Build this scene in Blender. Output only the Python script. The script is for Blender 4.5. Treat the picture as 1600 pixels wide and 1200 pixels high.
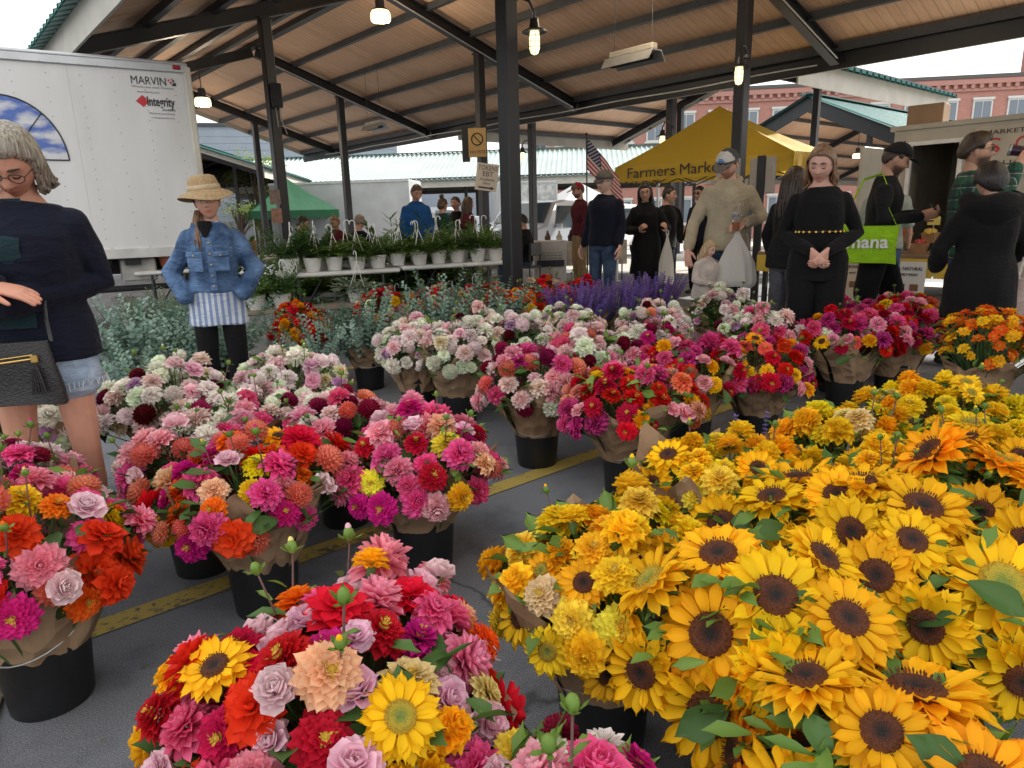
import bpy, bmesh, math, random
import numpy as np
from mathutils import Vector, Matrix, Quaternion, noise

R = math.radians
for o in list(bpy.data.objects):
    bpy.data.objects.remove(o)
scene = bpy.context.scene
COL = scene.collection

# ------------------------------------------------------------------ camera
CAM_H = 1.25
PITCH, ROLL = R(13.72), R(1.56)
cam_data = bpy.data.cameras.new('camera')
cam_data.sensor_width = 36.0
cam_data.lens = 36.0 * 1076.0 / 1600.0
cam_data.clip_start = 0.05
cam_data.clip_end = 900.0
cam = bpy.data.objects.new('camera', cam_data)
COL.objects.link(cam)
up0 = Vector((0, math.sin(PITCH), math.cos(PITCH)))
fwd = Vector((0, math.cos(PITCH), -math.sin(PITCH)))
xax = Vector((1, 0, 0))
right = xax * math.cos(ROLL) - up0 * math.sin(ROLL)
upv = xax * math.sin(ROLL) + up0 * math.cos(ROLL)
m = Matrix((right, upv, -fwd)).transposed().to_4x4()
m.translation = Vector((0, 0, CAM_H))
cam.matrix_world = m
scene.camera = cam

# ------------------------------------------------------------------ world, sun, exposure
SUN_EL, SUN_AZ = R(33), R(52)          # azimuth clockwise from +Y (seen from above)
world = bpy.data.worlds.new('World')
scene.world = world
world.use_nodes = True
wn, wl = world.node_tree.nodes, world.node_tree.links
wn.clear()
sky = wn.new('ShaderNodeTexSky')
sky.sky_type = 'NISHITA'
sky.sun_disc = False
sky.sun_elevation = SUN_EL
sky.sun_rotation = SUN_AZ
sky.dust_density = 3.0
sky.air_density = 1.0
# thin bright overcast: cloud veil that whitens most of the sky
tcw = wn.new('ShaderNodeTexCoord')
cn = wn.new('ShaderNodeTexNoise')
cn.inputs['Scale'].default_value = 2.2
cn.inputs['Detail'].default_value = 5.0
cr = wn.new('ShaderNodeMapRange')
cr.inputs['From Min'].default_value = 0.30
cr.inputs['From Max'].default_value = 0.60
cr.inputs['To Min'].default_value = 0.72
cr.inputs['To Max'].default_value = 0.97
mixw = wn.new('ShaderNodeMixRGB')
mixw.inputs['Color2'].default_value = (8.5, 8.45, 8.3, 1)
bg = wn.new('ShaderNodeBackground')
bg.inputs['Strength'].default_value = 0.12
wo = wn.new('ShaderNodeOutputWorld')
wl.new(tcw.outputs['Generated'], cn.inputs['Vector'])
wl.new(cn.outputs['Fac'], cr.inputs['Value'])
wl.new(cr.outputs['Result'], mixw.inputs['Fac'])
wl.new(sky.outputs['Color'], mixw.inputs['Color1'])
wl.new(mixw.outputs['Color'], bg.inputs['Color'])
wl.new(bg.outputs['Background'], wo.inputs['Surface'])

sun_d = bpy.data.lights.new('sun', 'SUN')
sun_d.energy = 5.0
sun_d.angle = R(1.5)
sun_d.color = (1.0, 0.95, 0.87)
sun = bpy.data.objects.new('sun', sun_d)
COL.objects.link(sun)
sdir = Vector((math.sin(SUN_AZ) * math.cos(SUN_EL), math.cos(SUN_AZ) * math.cos(SUN_EL), math.sin(SUN_EL)))
sun.rotation_euler = sdir.to_track_quat('Z', 'Y').to_euler()
sun.location = sdir * 60

scene.view_settings.view_transform = 'Standard'
scene.view_settings.look = 'None'
scene.view_settings.gamma = 1.0
scene.view_settings.use_curve_mapping = False
scene.view_settings.exposure = 0.85
scene.render.engine = 'CYCLES'
cy = scene.cycles
cy.max_bounces = 8
cy.diffuse_bounces = 6
cy.glossy_bounces = 3
cy.transmission_bounces = 4
cy.transparent_max_bounces = 6
cy.caustics_reflective = False
cy.caustics_refractive = False
cy.sample_clamp_indirect = 6.0
cy.use_denoising = True
try:
    cy.denoiser = 'OPENIMAGEDENOISE'
except Exception:
    pass

# ------------------------------------------------------------------ helpers
GRID = R(40.55)                       # the market's building grid against the world axes
UX, UY = math.cos(GRID), math.sin(GRID)
def W(u, v, z=0.0):
    return Vector((u * UX - v * UY, u * UY + v * UX, z))

def ground_z(x, y):
    d = math.hypot(x, y)
    return 0.0 if d < 15 else -0.022 * (d - 15) if d < 60 else -0.99

def tag(o, label=None, cat=None, group=None, kind=None):
    if label: o['label'] = label
    if cat: o['category'] = cat
    if group: o['group'] = group
    if kind: o['kind'] = kind
    return o

def empty(name, loc=(0, 0, 0), rz=0.0, label=None, cat=None, group=None, parent=None):
    o = bpy.data.objects.new(name, None)
    o.empty_display_size = 0.1
    COL.objects.link(o)
    o.location = loc
    o.rotation_euler = (0, 0, rz)
    o.parent = parent
    return tag(o, label, cat, group)

def link_mesh(name, me, parent=None, loc=None, rot=None, scale=None):
    o = bpy.data.objects.new(name, me)
    COL.objects.link(o)
    if parent is not None: o.parent = parent
    if loc is not None: o.location = loc
    if rot is not None:
        if isinstance(rot, Quaternion):
            o.rotation_mode = 'QUATERNION'
            o.rotation_quaternion = rot
        else:
            o.rotation_euler = rot
    if scale is not None: o.scale = (scale, scale, scale) if not hasattr(scale, '__len__') else scale
    return o

def copy_tree(o, parent=None):
    c = o.copy()
    COL.objects.link(c)
    c.parent = parent
    for ch in o.children:
        copy_tree(ch, c)
    return c

class MB:
    """collects faces of one mesh"""
    def __init__(s):
        s.v, s.f, s.mi, s.c = [], [], [], []
        s.xf = None
    def add(s, verts, faces, mi=0, col=None):
        b = len(s.v)
        for i, p in enumerate(verts):
            p = Vector(p)
            if s.xf is not None: p = s.xf @ p
            s.v.append(p)
            if col is None: s.c.append((1, 1, 1, 1))
            elif isinstance(col, list): s.c.append(col[i])
            else: s.c.append(col)
        for f in faces:
            s.f.append(tuple(b + i for i in f))
            s.mi.append(mi)
        return b
    def box(s, c, size, mi=0, rot=None, col=None, bevel=0.0):
        hx, hy, hz = size[0] / 2, size[1] / 2, size[2] / 2
        c = Vector(c)
        q = Matrix.Rotation(rot, 3, 'Z') if isinstance(rot, (int, float)) else rot
        if bevel > 0:
            b = min(bevel, hx * .9, hy * .9, hz * .9)
            pts, idx = [], {}
            for sx in (-1, 1):
                for sy in (-1, 1):
                    for sz in (-1, 1):
                        for ax in range(3):
                            p = [sx * (hx - b), sy * (hy - b), sz * (hz - b)]
                            p[ax] += (sx, sy, sz)[ax] * b
                            idx[(sx, sy, sz, ax)] = len(pts)
                            pts.append(Vector(p))
            fs = []
            for ax in range(3):
                o1, o2 = (ax + 1) % 3, (ax + 2) % 3
                for sg in (-1, 1):
                    ring = []
                    for a, b2 in ((-1, -1), (1, -1), (1, 1), (-1, 1)):
                        t = [0, 0, 0]; t[ax] = sg; t[o1] = a; t[o2] = b2
                        ring.append(idx[(t[0], t[1], t[2], ax)])
                    fs.append(ring if sg > 0 else ring[::-1])
                    # edges
                for a in (-1, 1):
                    for b2 in (-1, 1):
                        t0 = [0, 0, 0]; t1 = [0, 0, 0]
                        t0[o1] = t1[o1] = a; t0[o2] = t1[o2] = b2
                        t0[ax] = -1; t1[ax] = 1
                        r = [idx[(*t0, o1)], idx[(*t1, o1)], idx[(*t1, o2)], idx[(*t0, o2)]]
                        fs.append(r if a * b2 > 0 else r[::-1])
            for sx in (-1, 1):
                for sy in (-1, 1):
                    for sz in (-1, 1):
                        r = [idx[(sx, sy, sz, k)] for k in range(3)]
                        fs.append(r if sx * sy * sz > 0 else r[::-1])
            vs = pts
        else:
            vs = [Vector((x, y, z)) for x in (-hx, hx) for y in (-hy, hy) for z in (-hz, hz)]
            fs = [(0, 1, 3, 2), (4, 6, 7, 5), (0, 4, 5, 1), (2, 3, 7, 6), (0, 2, 6, 4), (1, 5, 7, 3)]
        vs = [(q @ p if q is not None else p) + c for p in vs]
        s.add(vs, fs, mi, col)
    def tube(s, pts, rad, n=8, mi=0, cap=True, col=None, aspect=None, up=None):
        pts = [Vector(p) for p in pts]
        if not hasattr(rad, '__len__'): rad = [rad] * len(pts)
        vs, fs = [], []
        prev = None
        for i, p in enumerate(pts):
            d = (pts[min(i + 1, len(pts) - 1)] - pts[max(i - 1, 0)])
            if d.length < 1e-9: d = Vector((0, 0, 1))
            d.normalize()
            if prev is None:
                a = Vector(up) if up is not None else (Vector((1, 0, 0)) if abs(d.x) < .8 else Vector((0, 1, 0)))
            else: a = prev
            a = (a - d * a.dot(d))
            if a.length < 1e-6: a = d.orthogonal()
            a.normalize()
            b = d.cross(a)
            prev = a
            asp = 1.0 if aspect is None else (aspect[i] if hasattr(aspect, '__len__') else aspect)
            for k in range(n):
                t = 2 * math.pi * k / n
                vs.append(p + a * (math.cos(t) * rad[i]) + b * (math.sin(t) * rad[i] * asp))
        for i in range(len(pts) - 1):
            for k in range(n):
                k2 = (k + 1) % n
                fs.append((i * n + k, i * n + k2, (i + 1) * n + k2, (i + 1) * n + k))
        if cap:
            fs.append(tuple(range(n))[::-1])
            fs.append(tuple((len(pts) - 1) * n + k for k in range(n)))
        s.add(vs, fs, mi, col)
    def capsule(s, pts, rad, n=10, mi=0, col=None, aspect=None, up=None):
        """tube with rounded ends"""
        pts = [Vector(p) for p in pts]
        rad = list(rad) if hasattr(rad, '__len__') else [rad] * len(pts)
        asp = list(aspect) if hasattr(aspect, '__len__') else [aspect or 1.0] * len(pts)
        d0 = (pts[0] - pts[1]).normalized(); d1 = (pts[-1] - pts[-2]).normalized()
        P, Q, A = [], [], []
        for a in (80, 55, 28):
            P.append(pts[0] + d0 * rad[0] * math.sin(R(a)) * .8); Q.append(rad[0] * math.cos(R(a))); A.append(asp[0])
        P += pts; Q += rad; A += asp
        for a in (28, 55, 80):
            P.append(pts[-1] + d1 * rad[-1] * math.sin(R(a)) * .8); Q.append(rad[-1] * math.cos(R(a))); A.append(asp[-1])
        s.tube(P, Q, n, mi, True, col, A, up)
    def lathe(s, prof, n=24, mi=0, c=(0, 0, 0), closed_top=False, closed_bot=False, col=None, sx=1.0, sy=1.0):
        c = Vector(c); vs, fs = [], []
        for r, z in prof:
            for k in range(n):
                t = 2 * math.pi * k / n
                vs.append(c + Vector((r * math.cos(t) * sx, r * math.sin(t) * sy, z)))
        for i in range(len(prof) - 1):
            for k in range(n):
                k2 = (k + 1) % n
                fs.append((i * n + k, i * n + k2, (i + 1) * n + k2, (i + 1) * n + k))
        if closed_bot: fs.append(tuple(range(n))[::-1])
        if closed_top: fs.append(tuple((len(prof) - 1) * n + k for k in range(n)))
        s.add(vs, fs, mi, col)
    def ball(s, c, rx, ry=None, rz=None, nu=12, nv=8, mi=0, col=None, rot=None):
        ry = rx if ry is None else ry; rz = rx if rz is None else rz
        c = Vector(c); vs, fs = [], []
        for i in range(nv + 1):
            ph = math.pi * (i / nv) * .998 + .001
            for k in range(nu):
                t = 2 * math.pi * k / nu
                p = Vector((rx * math.sin(ph) * math.cos(t), ry * math.sin(ph) * math.sin(t), -rz * math.cos(ph)))
                if rot is not None: p = rot @ p
                vs.append(c + p)
        for i in range(nv):
            for k in range(nu):
                k2 = (k + 1) % nu
                fs.append((i * nu + k, i * nu + k2, (i + 1) * nu + k2, (i + 1) * nu + k))
        s.add(vs, fs, mi, col)
    def grid(s, fn, nu, nv, mi=0, colfn=None, closed=False):
        vs, cs, fs = [], [], []
        for j in range(nv + 1):
            for i in range(nu + (0 if closed else 1)):
                a, b = i / nu, j / nv
                vs.append(fn(a, b)); cs.append(colfn(a, b) if colfn else (1, 1, 1, 1))
        w = nu if closed else nu + 1
        for j in range(nv):
            for i in range(nu):
                i2 = (i + 1) % w if closed else i + 1
                fs.append((j * w + i, j * w + i2, (j + 1) * w + i2, (j + 1) * w + i))
        s.add(vs, fs, mi, cs)
    def prism(s, poly, z0, z1, mi=0, col=None):
        """poly in x,y extruded z0..z1"""
        n = len(poly)
        vs = [(x, y, z0) for x, y in poly] + [(x, y, z1) for x, y in poly]
        fs = [tuple(range(n))[::-1], tuple(range(n, 2 * n))]
        fs += [(k, (k + 1) % n, n + (k + 1) % n, n + k) for k in range(n)]
        s.add(vs, fs, mi, col)
    def mesh(s, name, mats=None, smooth=True, color=False, sharp=None):
        me = bpy.data.meshes.new(name)
        me.from_pydata([tuple(p) for p in s.v], [], s.f)
        if mats:
            for mm in (mats if isinstance(mats, (list, tuple)) else [mats]): me.materials.append(mm)
        if len(set(s.mi)) > 1 or (s.mi and s.mi[0] != 0):
            me.polygons.foreach_set('material_index', s.mi)
        if smooth:
            me.polygons.foreach_set('use_smooth', [True] * len(s.f))
            if sharp is not None:
                me.set_sharp_from_angle(angle=R(sharp))
        if color:
            ca = me.color_attributes.new('col', 'FLOAT_COLOR', 'POINT')
            ca.data.foreach_set('color', [x for c in s.c for x in c])
        me.update()
        return me
    def build(s, name, mats, parent=None, smooth=True, color=False, sharp=35, loc=None, rot=None):
        return link_mesh(name, s.mesh(name, mats, smooth, color, sharp), parent, loc, rot)

TMP = bpy.data.scenes.new('tmp')
def tmp_eval(ob):
    """evaluate one object alone in a scratch scene"""
    TMP.collection.objects.link(ob)
    TMP.view_layers[0].update()
    return ob.evaluated_get(TMP.view_layers[0].depsgraph)

def remesh(mb, voxel, smooth_it=3, smooth_f=.5):
    """voxel union of the closed shapes in mb -> (verts Nx3, faces)"""
    me = bpy.data.meshes.new('tmp')
    me.from_pydata([tuple(p) for p in mb.v], [], mb.f)
    ob = bpy.data.objects.new('tmp', me)
    md = ob.modifiers.new('r', 'REMESH'); md.mode = 'VOXEL'; md.voxel_size = voxel
    if smooth_it:
        sm = ob.modifiers.new('s', 'SMOOTH'); sm.iterations = smooth_it; sm.factor = smooth_f
    ev = tmp_eval(ob)
    m2 = ev.to_mesh()
    n = len(m2.vertices)
    co = np.empty(n * 3); m2.vertices.foreach_get('co', co)
    ls = np.empty(len(m2.polygons), dtype=np.int32); m2.polygons.foreach_get('loop_total', ls)
    li = np.empty(len(m2.loops), dtype=np.int32); m2.loops.foreach_get('vertex_index', li)
    li = li.tolist(); faces = []; k_ = 0
    for c_ in ls.tolist():
        faces.append(tuple(li[k_:k_ + c_])); k_ += c_
    ev.to_mesh_clear()
    bpy.data.objects.remove(ob); bpy.data.meshes.remove(me)
    return co.reshape(-1, 3), faces

# ------------------------------------------------------------------ materials
MATS = {}
def nt(name):
    mt = bpy.data.materials.new(name)
    mt.use_nodes = True
    n, l = mt.node_tree.nodes, mt.node_tree.links
    b = n['Principled BSDF']
    return mt, n, l, b

def mat(name, col, rough=.6, metal=0., var=.0, vscale=8., bump=0., bscale=60., spec=.5, emit=None, estr=1.0, coat=0., stretch=None, detail=4.):
    """plain procedural material: colour with noise variation, fine bump"""
    if name in MATS: return MATS[name]
    mt, n, l, b = nt(name)
    b.inputs['Base Color'].default_value = (*col, 1)
    b.inputs['Roughness'].default_value = rough
    b.inputs['Metallic'].default_value = metal
    b.inputs['Specular IOR Level'].default_value = spec
    if coat: b.inputs['Coat Weight'].default_value = coat
    tc = n.new('ShaderNodeTexCoord')
    src = tc.outputs['Object']
    if stretch:
        mp = n.new('ShaderNodeMapping'); mp.inputs['Scale'].default_value = stretch
        l.new(src, mp.inputs['Vector']); src = mp.outputs['Vector']
    if var:
        t = n.new('ShaderNodeTexNoise'); t.inputs['Scale'].default_value = vscale; t.inputs['Detail'].default_value = detail
        l.new(src, t.inputs['Vector'])
        r = n.new('ShaderNodeMapRange'); r.inputs['From Min'].default_value = .3; r.inputs['From Max'].default_value = .7
        r.inputs['To Min'].default_value = 1 - var; r.inputs['To Max'].default_value = 1 + var
        l.new(t.outputs['Fac'], r.inputs['Value'])
        mx = n.new('ShaderNodeVectorMath'); mx.operation = 'SCALE'
        mx.inputs[0].default_value = col
        l.new(r.outputs['Result'], mx.inputs['Scale'])
        l.new(mx.outputs['Vector'], b.inputs['Base Color'])
    if bump:
        t2 = n.new('ShaderNodeTexNoise'); t2.inputs['Scale'].default_value = bscale; t2.inputs['Detail'].default_value = 3
        l.new(src, t2.inputs['Vector'])
        bp = n.new('ShaderNodeBump'); bp.inputs['Strength'].default_value = bump; bp.inputs['Distance'].default_value = .01
        l.new(t2.outputs['Fac'], bp.inputs['Height'])
        l.new(bp.outputs['Normal'], b.inputs['Normal'])
    if emit:
        b.inputs['Emission Color'].default_value = (*emit, 1)
        b.inputs['Emission Strength'].default_value = estr
    MATS[name] = mt
    return mt
def mat_asphalt():
    mt, n, l, b = nt('asphalt')
    tc = n.new('ShaderNodeTexCoord')
    big = n.new('ShaderNodeTexNoise'); big.inputs['Scale'].default_value = .55; big.inputs['Detail'].default_value = 6
    fine = n.new('ShaderNodeTexVoronoi'); fine.inputs['Scale'].default_value = 380
    sp = n.new('ShaderNodeTexNoise'); sp.inputs['Scale'].default_value = 260; sp.inputs['Detail'].default_value = 2
    stain = n.new('ShaderNodeTexNoise'); stain.inputs['Scale'].default_value = 3.2; stain.inputs['Detail'].default_value = 7; stain.inputs['Roughness'].default_value = .65
    crack = n.new('ShaderNodeTexVoronoi'); crack.feature = 'DISTANCE_TO_EDGE'; crack.inputs['Scale'].default_value = .38
    wob = n.new('ShaderNodeTexNoise'); wob.inputs['Scale'].default_value = 3.0; wob.inputs['Detail'].default_value = 5
    for t in (big, fine, sp, stain, wob): l.new(tc.outputs['Object'], t.inputs['Vector'])
    wa = n.new('ShaderNodeVectorMath'); wa.operation = 'MULTIPLY_ADD'; wa.inputs[1].default_value = (.35, .35, .35)
    l.new(wob.outputs['Color'], wa.inputs[0]); l.new(tc.outputs['Object'], wa.inputs[2]); l.new(wa.outputs['Vector'], crack.inputs['Vector'])
    ramp = n.new('ShaderNodeValToRGB')
    ramp.color_ramp.elements[0].color = (.115, .122, .138, 1); ramp.color_ramp.elements[0].position = .3
    ramp.color_ramp.elements[1].color = (.180, .188, .206, 1); ramp.color_ramp.elements[1].position = .72
    l.new(big.outputs['Fac'], ramp.inputs['Fac'])
    rs = n.new('ShaderNodeValToRGB')
    rs.color_ramp.elements[0].color = (.55, .55, .57, 1); rs.color_ramp.elements[0].position = .33
    rs.color_ramp.elements[1].color = (1, 1, 1, 1); rs.color_ramp.elements[1].position = .5
    l.new(stain.outputs['Fac'], rs.inputs['Fac'])
    m1 = n.new('ShaderNodeMixRGB'); m1.blend_type = 'MULTIPLY'; m1.inputs['Fac'].default_value = .75
    l.new(ramp.outputs['Color'], m1.inputs['Color1']); l.new(rs.outputs['Color'], m1.inputs['Color2'])
    r2 = n.new('ShaderNodeMapRange'); r2.inputs['From Min'].default_value = .38; r2.inputs['From Max'].default_value = .72; r2.inputs['To Min'].default_value = .72; r2.inputs['To Max'].default_value = 1.75
    l.new(sp.outputs['Fac'], r2.inputs['Value'])
    m2 = n.new('ShaderNodeVectorMath'); m2.operation = 'SCALE'
    l.new(m1.outputs['Color'], m2.inputs[0]); l.new(r2.outputs['Result'], m2.inputs['Scale'])
    rc = n.new('ShaderNodeMapRange'); rc.inputs['From Min'].default_value = .0; rc.inputs['From Max'].default_value = .006; rc.inputs['To Min'].default_value = .35; rc.inputs['To Max'].default_value = 1
    l.new(crack.outputs['Distance'], rc.inputs['Value'])
    m3 = n.new('ShaderNodeVectorMath'); m3.operation = 'SCALE'
    l.new(m2.outputs['Vector'], m3.inputs[0]); l.new(rc.outputs['Result'], m3.inputs['Scale'])
    l.new(m3.outputs['Vector'], b.inputs['Base Color'])
    b.inputs['Roughness'].default_value = .82
    bp = n.new('ShaderNodeBump'); bp.inputs['Strength'].default_value = .4; bp.inputs['Distance'].default_value = .002
    l.new(fine.outputs['Distance'], bp.inputs['Height']); l.new(bp.outputs['Normal'], b.inputs['Normal'])
    return mt

def mat_worn_paint(name, col):
    mt, n, l, b = nt(name)
    tc = n.new('ShaderNodeTexCoord')
    t = n.new('ShaderNodeTexNoise'); t.inputs['Scale'].default_value = 38; t.inputs['Detail'].default_value = 8; t.inputs['Roughness'].default_value = .7
    t2 = n.new('ShaderNodeTexNoise'); t2.inputs['Scale'].default_value = 2.5; t2.inputs['Detail'].default_value = 4
    l.new(tc.outputs['Object'], t.inputs['Vector']); l.new(tc.outputs['Object'], t2.inputs['Vector'])
    ad = n.new('ShaderNodeMath'); ad.operation = 'ADD'
    l.new(t.outputs['Fac'], ad.inputs[0]); l.new(t2.outputs['Fac'], ad.inputs[1])
    r = n.new('ShaderNodeValToRGB')
    r.color_ramp.elements[0].position = .88; r.color_ramp.elements[0].color = (.075, .073, .07, 1)
    r.color_ramp.elements[1].position = 1.04; r.color_ramp.elements[1].color = (*col, 1)
    l.new(ad.outputs['Value'], r.inputs['Fac'])
    l.new(r.outputs['Color'], b.inputs['Base Color'])
    b.inputs['Roughness'].default_value = .8
    return mt

def mat_planks(name, c0, c1, width=.14):
    """narrow boards running along local X, seams across local Y"""
    mt, n, l, b = nt(name)
    tc = n.new('ShaderNodeTexCoord')
    sx = n.new('ShaderNodeSeparateXYZ'); l.new(tc.outputs['Object'], sx.inputs['Vector'])
    dv = n.new('ShaderNodeMath'); dv.operation = 'DIVIDE'; dv.inputs[1].default_value = width
    l.new(sx.outputs['Y'], dv.inputs[0])
    fr = n.new('ShaderNodeMath'); fr.operation = 'FRACT'; l.new(dv.outputs['Value'], fr.inputs[0])
    fl = n.new('ShaderNodeMath'); fl.operation = 'FLOOR'; l.new(dv.outputs['Value'], fl.inputs[0])
    wn_ = n.new('ShaderNodeTexWhiteNoise'); wn_.noise_dimensions = '1D'; l.new(fl.outputs['Value'], wn_.inputs['W'])
    seam = n.new('ShaderNodeMapRange'); seam.inputs['From Max'].default_value = .07; seam.inputs['To Min'].default_value = .35
    l.new(fr.outputs['Value'], seam.inputs['Value'])
    mp = n.new('ShaderNodeMapping'); mp.inputs['Scale'].default_value = (1.2, 14, 14)
    l.new(tc.outputs['Object'], mp.inputs['Vector'])
    gr = n.new('ShaderNodeTexNoise'); gr.inputs['Scale'].default_value = 3; gr.inputs['Detail'].default_value = 5
    l.new(mp.outputs['Vector'], gr.inputs['Vector'])
    blot = n.new('ShaderNodeTexNoise'); blot.inputs['Scale'].default_value = .8; blot.inputs['Detail'].default_value = 3
    l.new(tc.outputs['Object'], blot.inputs['Vector'])
    a1 = n.new('ShaderNodeMath'); a1.operation = 'ADD'; l.new(gr.outputs['Fac'], a1.inputs[0]); l.new(blot.outputs['Fac'], a1.inputs[1])
    a2 = n.new('ShaderNodeMath'); a2.operation = 'MULTIPLY_ADD'; a2.inputs[1].default_value = .22; l.new(wn_.outputs['Value'], a2.inputs[0]); l.new(a1.outputs['Value'], a2.inputs[2])
    r = n.new('ShaderNodeMapRange'); r.inputs['From Min'].default_value = .75; r.inputs['From Max'].default_value = 1.5
    l.new(a2.outputs['Value'], r.inputs['Value'])
    mx = n.new('ShaderNodeMixRGB'); mx.inputs['Color1'].default_value = (*c0, 1); mx.inputs['Color2'].default_value = (*c1, 1)
    l.new(r.outputs['Result'], mx.inputs['Fac'])
    m3 = n.new('ShaderNodeVectorMath'); m3.operation = 'SCALE'
    l.new(mx.outputs['Color'], m3.inputs[0]); l.new(seam.outputs['Result'], m3.inputs['Scale'])
    l.new(m3.outputs['Vector'], b.inputs['Base Color'])
    b.inputs['Roughness'].default_value = .75
    bp = n.new('ShaderNodeBump'); bp.inputs['Strength'].default_value = .5; bp.inputs['Distance'].default_value = .01
    l.new(seam.outputs['Result'], bp.inputs['Height']); l.new(bp.outputs['Normal'], b.inputs['Normal'])
    return mt

def mat_brick(name, c1, c2, mortar, sc=1.0, rowh=.075, bw=.22):
    mt, n, l, b = nt(name)
    tc = n.new('ShaderNodeTexCoord')
    sx = n.new('ShaderNodeSeparateXYZ'); l.new(tc.outputs['Object'], sx.inputs['Vector'])
    ad = n.new('ShaderNodeMath'); ad.operation = 'ADD'; l.new(sx.outputs['X'], ad.inputs[0]); l.new(sx.outputs['Y'], ad.inputs[1])
    cb = n.new('ShaderNodeCombineXYZ'); l.new(ad.outputs['Value'], cb.inputs['X']); l.new(sx.outputs['Z'], cb.inputs['Y'])
    t = n.new('ShaderNodeTexBrick')
    t.inputs['Color1'].default_value = (*c1, 1); t.inputs['Color2'].default_value = (*c2, 1); t.inputs['Mortar'].default_value = (*mortar, 1)
    t.inputs['Scale'].default_value = sc; t.inputs['Row Height'].default_value = rowh; t.inputs['Brick Width'].default_value = bw; t.inputs['Mortar Size'].default_value = .008
    l.new(cb.outputs['Vector'], t.inputs['Vector'])
    l.new(t.outputs['Color'], b.inputs['Base Color'])
    b.inputs['Roughness'].default_value = .85
    return mt

def mat_objcolor(name, rough=.62, trans=.22, veins=True, attr=True, bump=.25):
    """petal: colour from the object, paler or deeper toward the tip by the stored petal coordinate"""
    mt, n, l, b = nt(name)
    oi = n.new('ShaderNodeObjectInfo')
    col = oi.outputs['Color']
    at = n.new('ShaderNodeAttribute'); at.attribute_name = 'col'
    sp = n.new('ShaderNodeSeparateColor'); l.new(at.outputs['Color'], sp.inputs['Color'])
    # r = position along petal, g = random per petal
    inv = n.new('ShaderNodeMath'); inv.operation = 'SUBTRACT'; inv.inputs[0].default_value = 1.0; l.new(oi.outputs['Alpha'], inv.inputs[1])
    pw = n.new('ShaderNodeMath'); pw.operation = 'MULTIPLY'; l.new(sp.outputs['Red'], pw.inputs[0]); l.new(inv.outputs['Value'], pw.inputs[1])
    mx = n.new('ShaderNodeMixRGB'); mx.inputs['Color2'].default_value = (.88, .84, .78, 1)
    l.new(pw.outputs['Value'], mx.inputs['Fac']); l.new(col, mx.inputs['Color1'])
    hs = n.new('ShaderNodeHueSaturation')
    h = n.new('ShaderNodeMapRange'); h.inputs['To Min'].default_value = .488; h.inputs['To Max'].default_value = .512
    l.new(oi.outputs['Random'], h.inputs['Value']); l.new(h.outputs['Result'], hs.inputs['Hue'])
    v = n.new('ShaderNodeMapRange'); v.inputs['To Min'].default_value = .88; v.inputs['To Max'].default_value = 1.14
    l.new(sp.outputs['Green'], v.inputs['Value']); l.new(v.outputs['Result'], hs.inputs['Value'])
    l.new(mx.outputs['Color'], hs.inputs['Color'])
    tc = n.new('ShaderNodeTexCoord')
    t = n.new('ShaderNodeTexNoise'); t.inputs['Scale'].default_value = 90; t.inputs['Detail'].default_value = 2
    l.new(tc.outputs['Object'], t.inputs['Vector'])
    bp = n.new('ShaderNodeBump'); bp.inputs['Strength'].default_value = bump; bp.inputs['Distance'].default_value = .002
    l.new(t.outputs['Fac'], bp.inputs['Height'])
    l.new(hs.outputs['Color'], b.inputs['Base Color'])
    l.new(bp.outputs['Normal'], b.inputs['Normal'])
    b.inputs['Roughness'].default_value = rough
    b.inputs['Specular IOR Level'].default_value = .14
    tr = n.new('ShaderNodeBsdfTranslucent'); l.new(hs.outputs['Color'], tr.inputs['Color'])
    ms = n.new('ShaderNodeMixShader'); ms.inputs['Fac'].default_value = trans
    out = n['Material Output']
    l.new(b.outputs['BSDF'], ms.inputs[1]); l.new(tr.outputs['BSDF'], ms.inputs[2]); l.new(ms.outputs['Shader'], out.inputs['Surface'])
    return mt

def mat_leaf(name, c0, c1, rough=.5, trans=.22):
    mt, n, l, b = nt(name)
    tc = n.new('ShaderNodeTexCoord')
    oi = n.new('ShaderNodeObjectInfo')
    at = n.new('ShaderNodeAttribute'); at.attribute_name = 'col'
    sp = n.new('ShaderNodeSeparateColor'); l.new(at.outputs['Color'], sp.inputs['Color'])
    ad = n.new('ShaderNodeMath'); ad.operation = 'MULTIPLY_ADD'; ad.inputs[1].default_value = .5
    l.new(oi.outputs['Random'], ad.inputs[0]); 
    hf = n.new('ShaderNodeMath'); hf.operation = 'MULTIPLY'; hf.inputs[1].default_value = .5; l.new(sp.outputs['Green'], hf.inputs[0]); l.new(hf.outputs['Value'], ad.inputs[2])
    mx = n.new('ShaderNodeMixRGB'); mx.inputs['Color1'].default_value = (*c0, 1); mx.inputs['Color2'].default_value = (*c1, 1)
    l.new(ad.outputs['Value'], mx.inputs['Fac'])
    l.new(mx.outputs['Color'], b.inputs['Base Color'])
    b.inputs['Roughness'].default_value = rough
    b.inputs['Specular IOR Level'].default_value = .35
    tr = n.new('ShaderNodeBsdfTranslucent'); l.new(mx.outputs['Color'], tr.inputs['Color'])
    ms = n.new('ShaderNodeMixShader'); ms.inputs['Fac'].default_value = trans
    l.new(b.outputs['BSDF'], ms.inputs[1]); l.new(tr.outputs['BSDF'], ms.inputs[2]); l.new(ms.outputs['Shader'], n['Material Output'].inputs['Surface'])
    return mt

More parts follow.
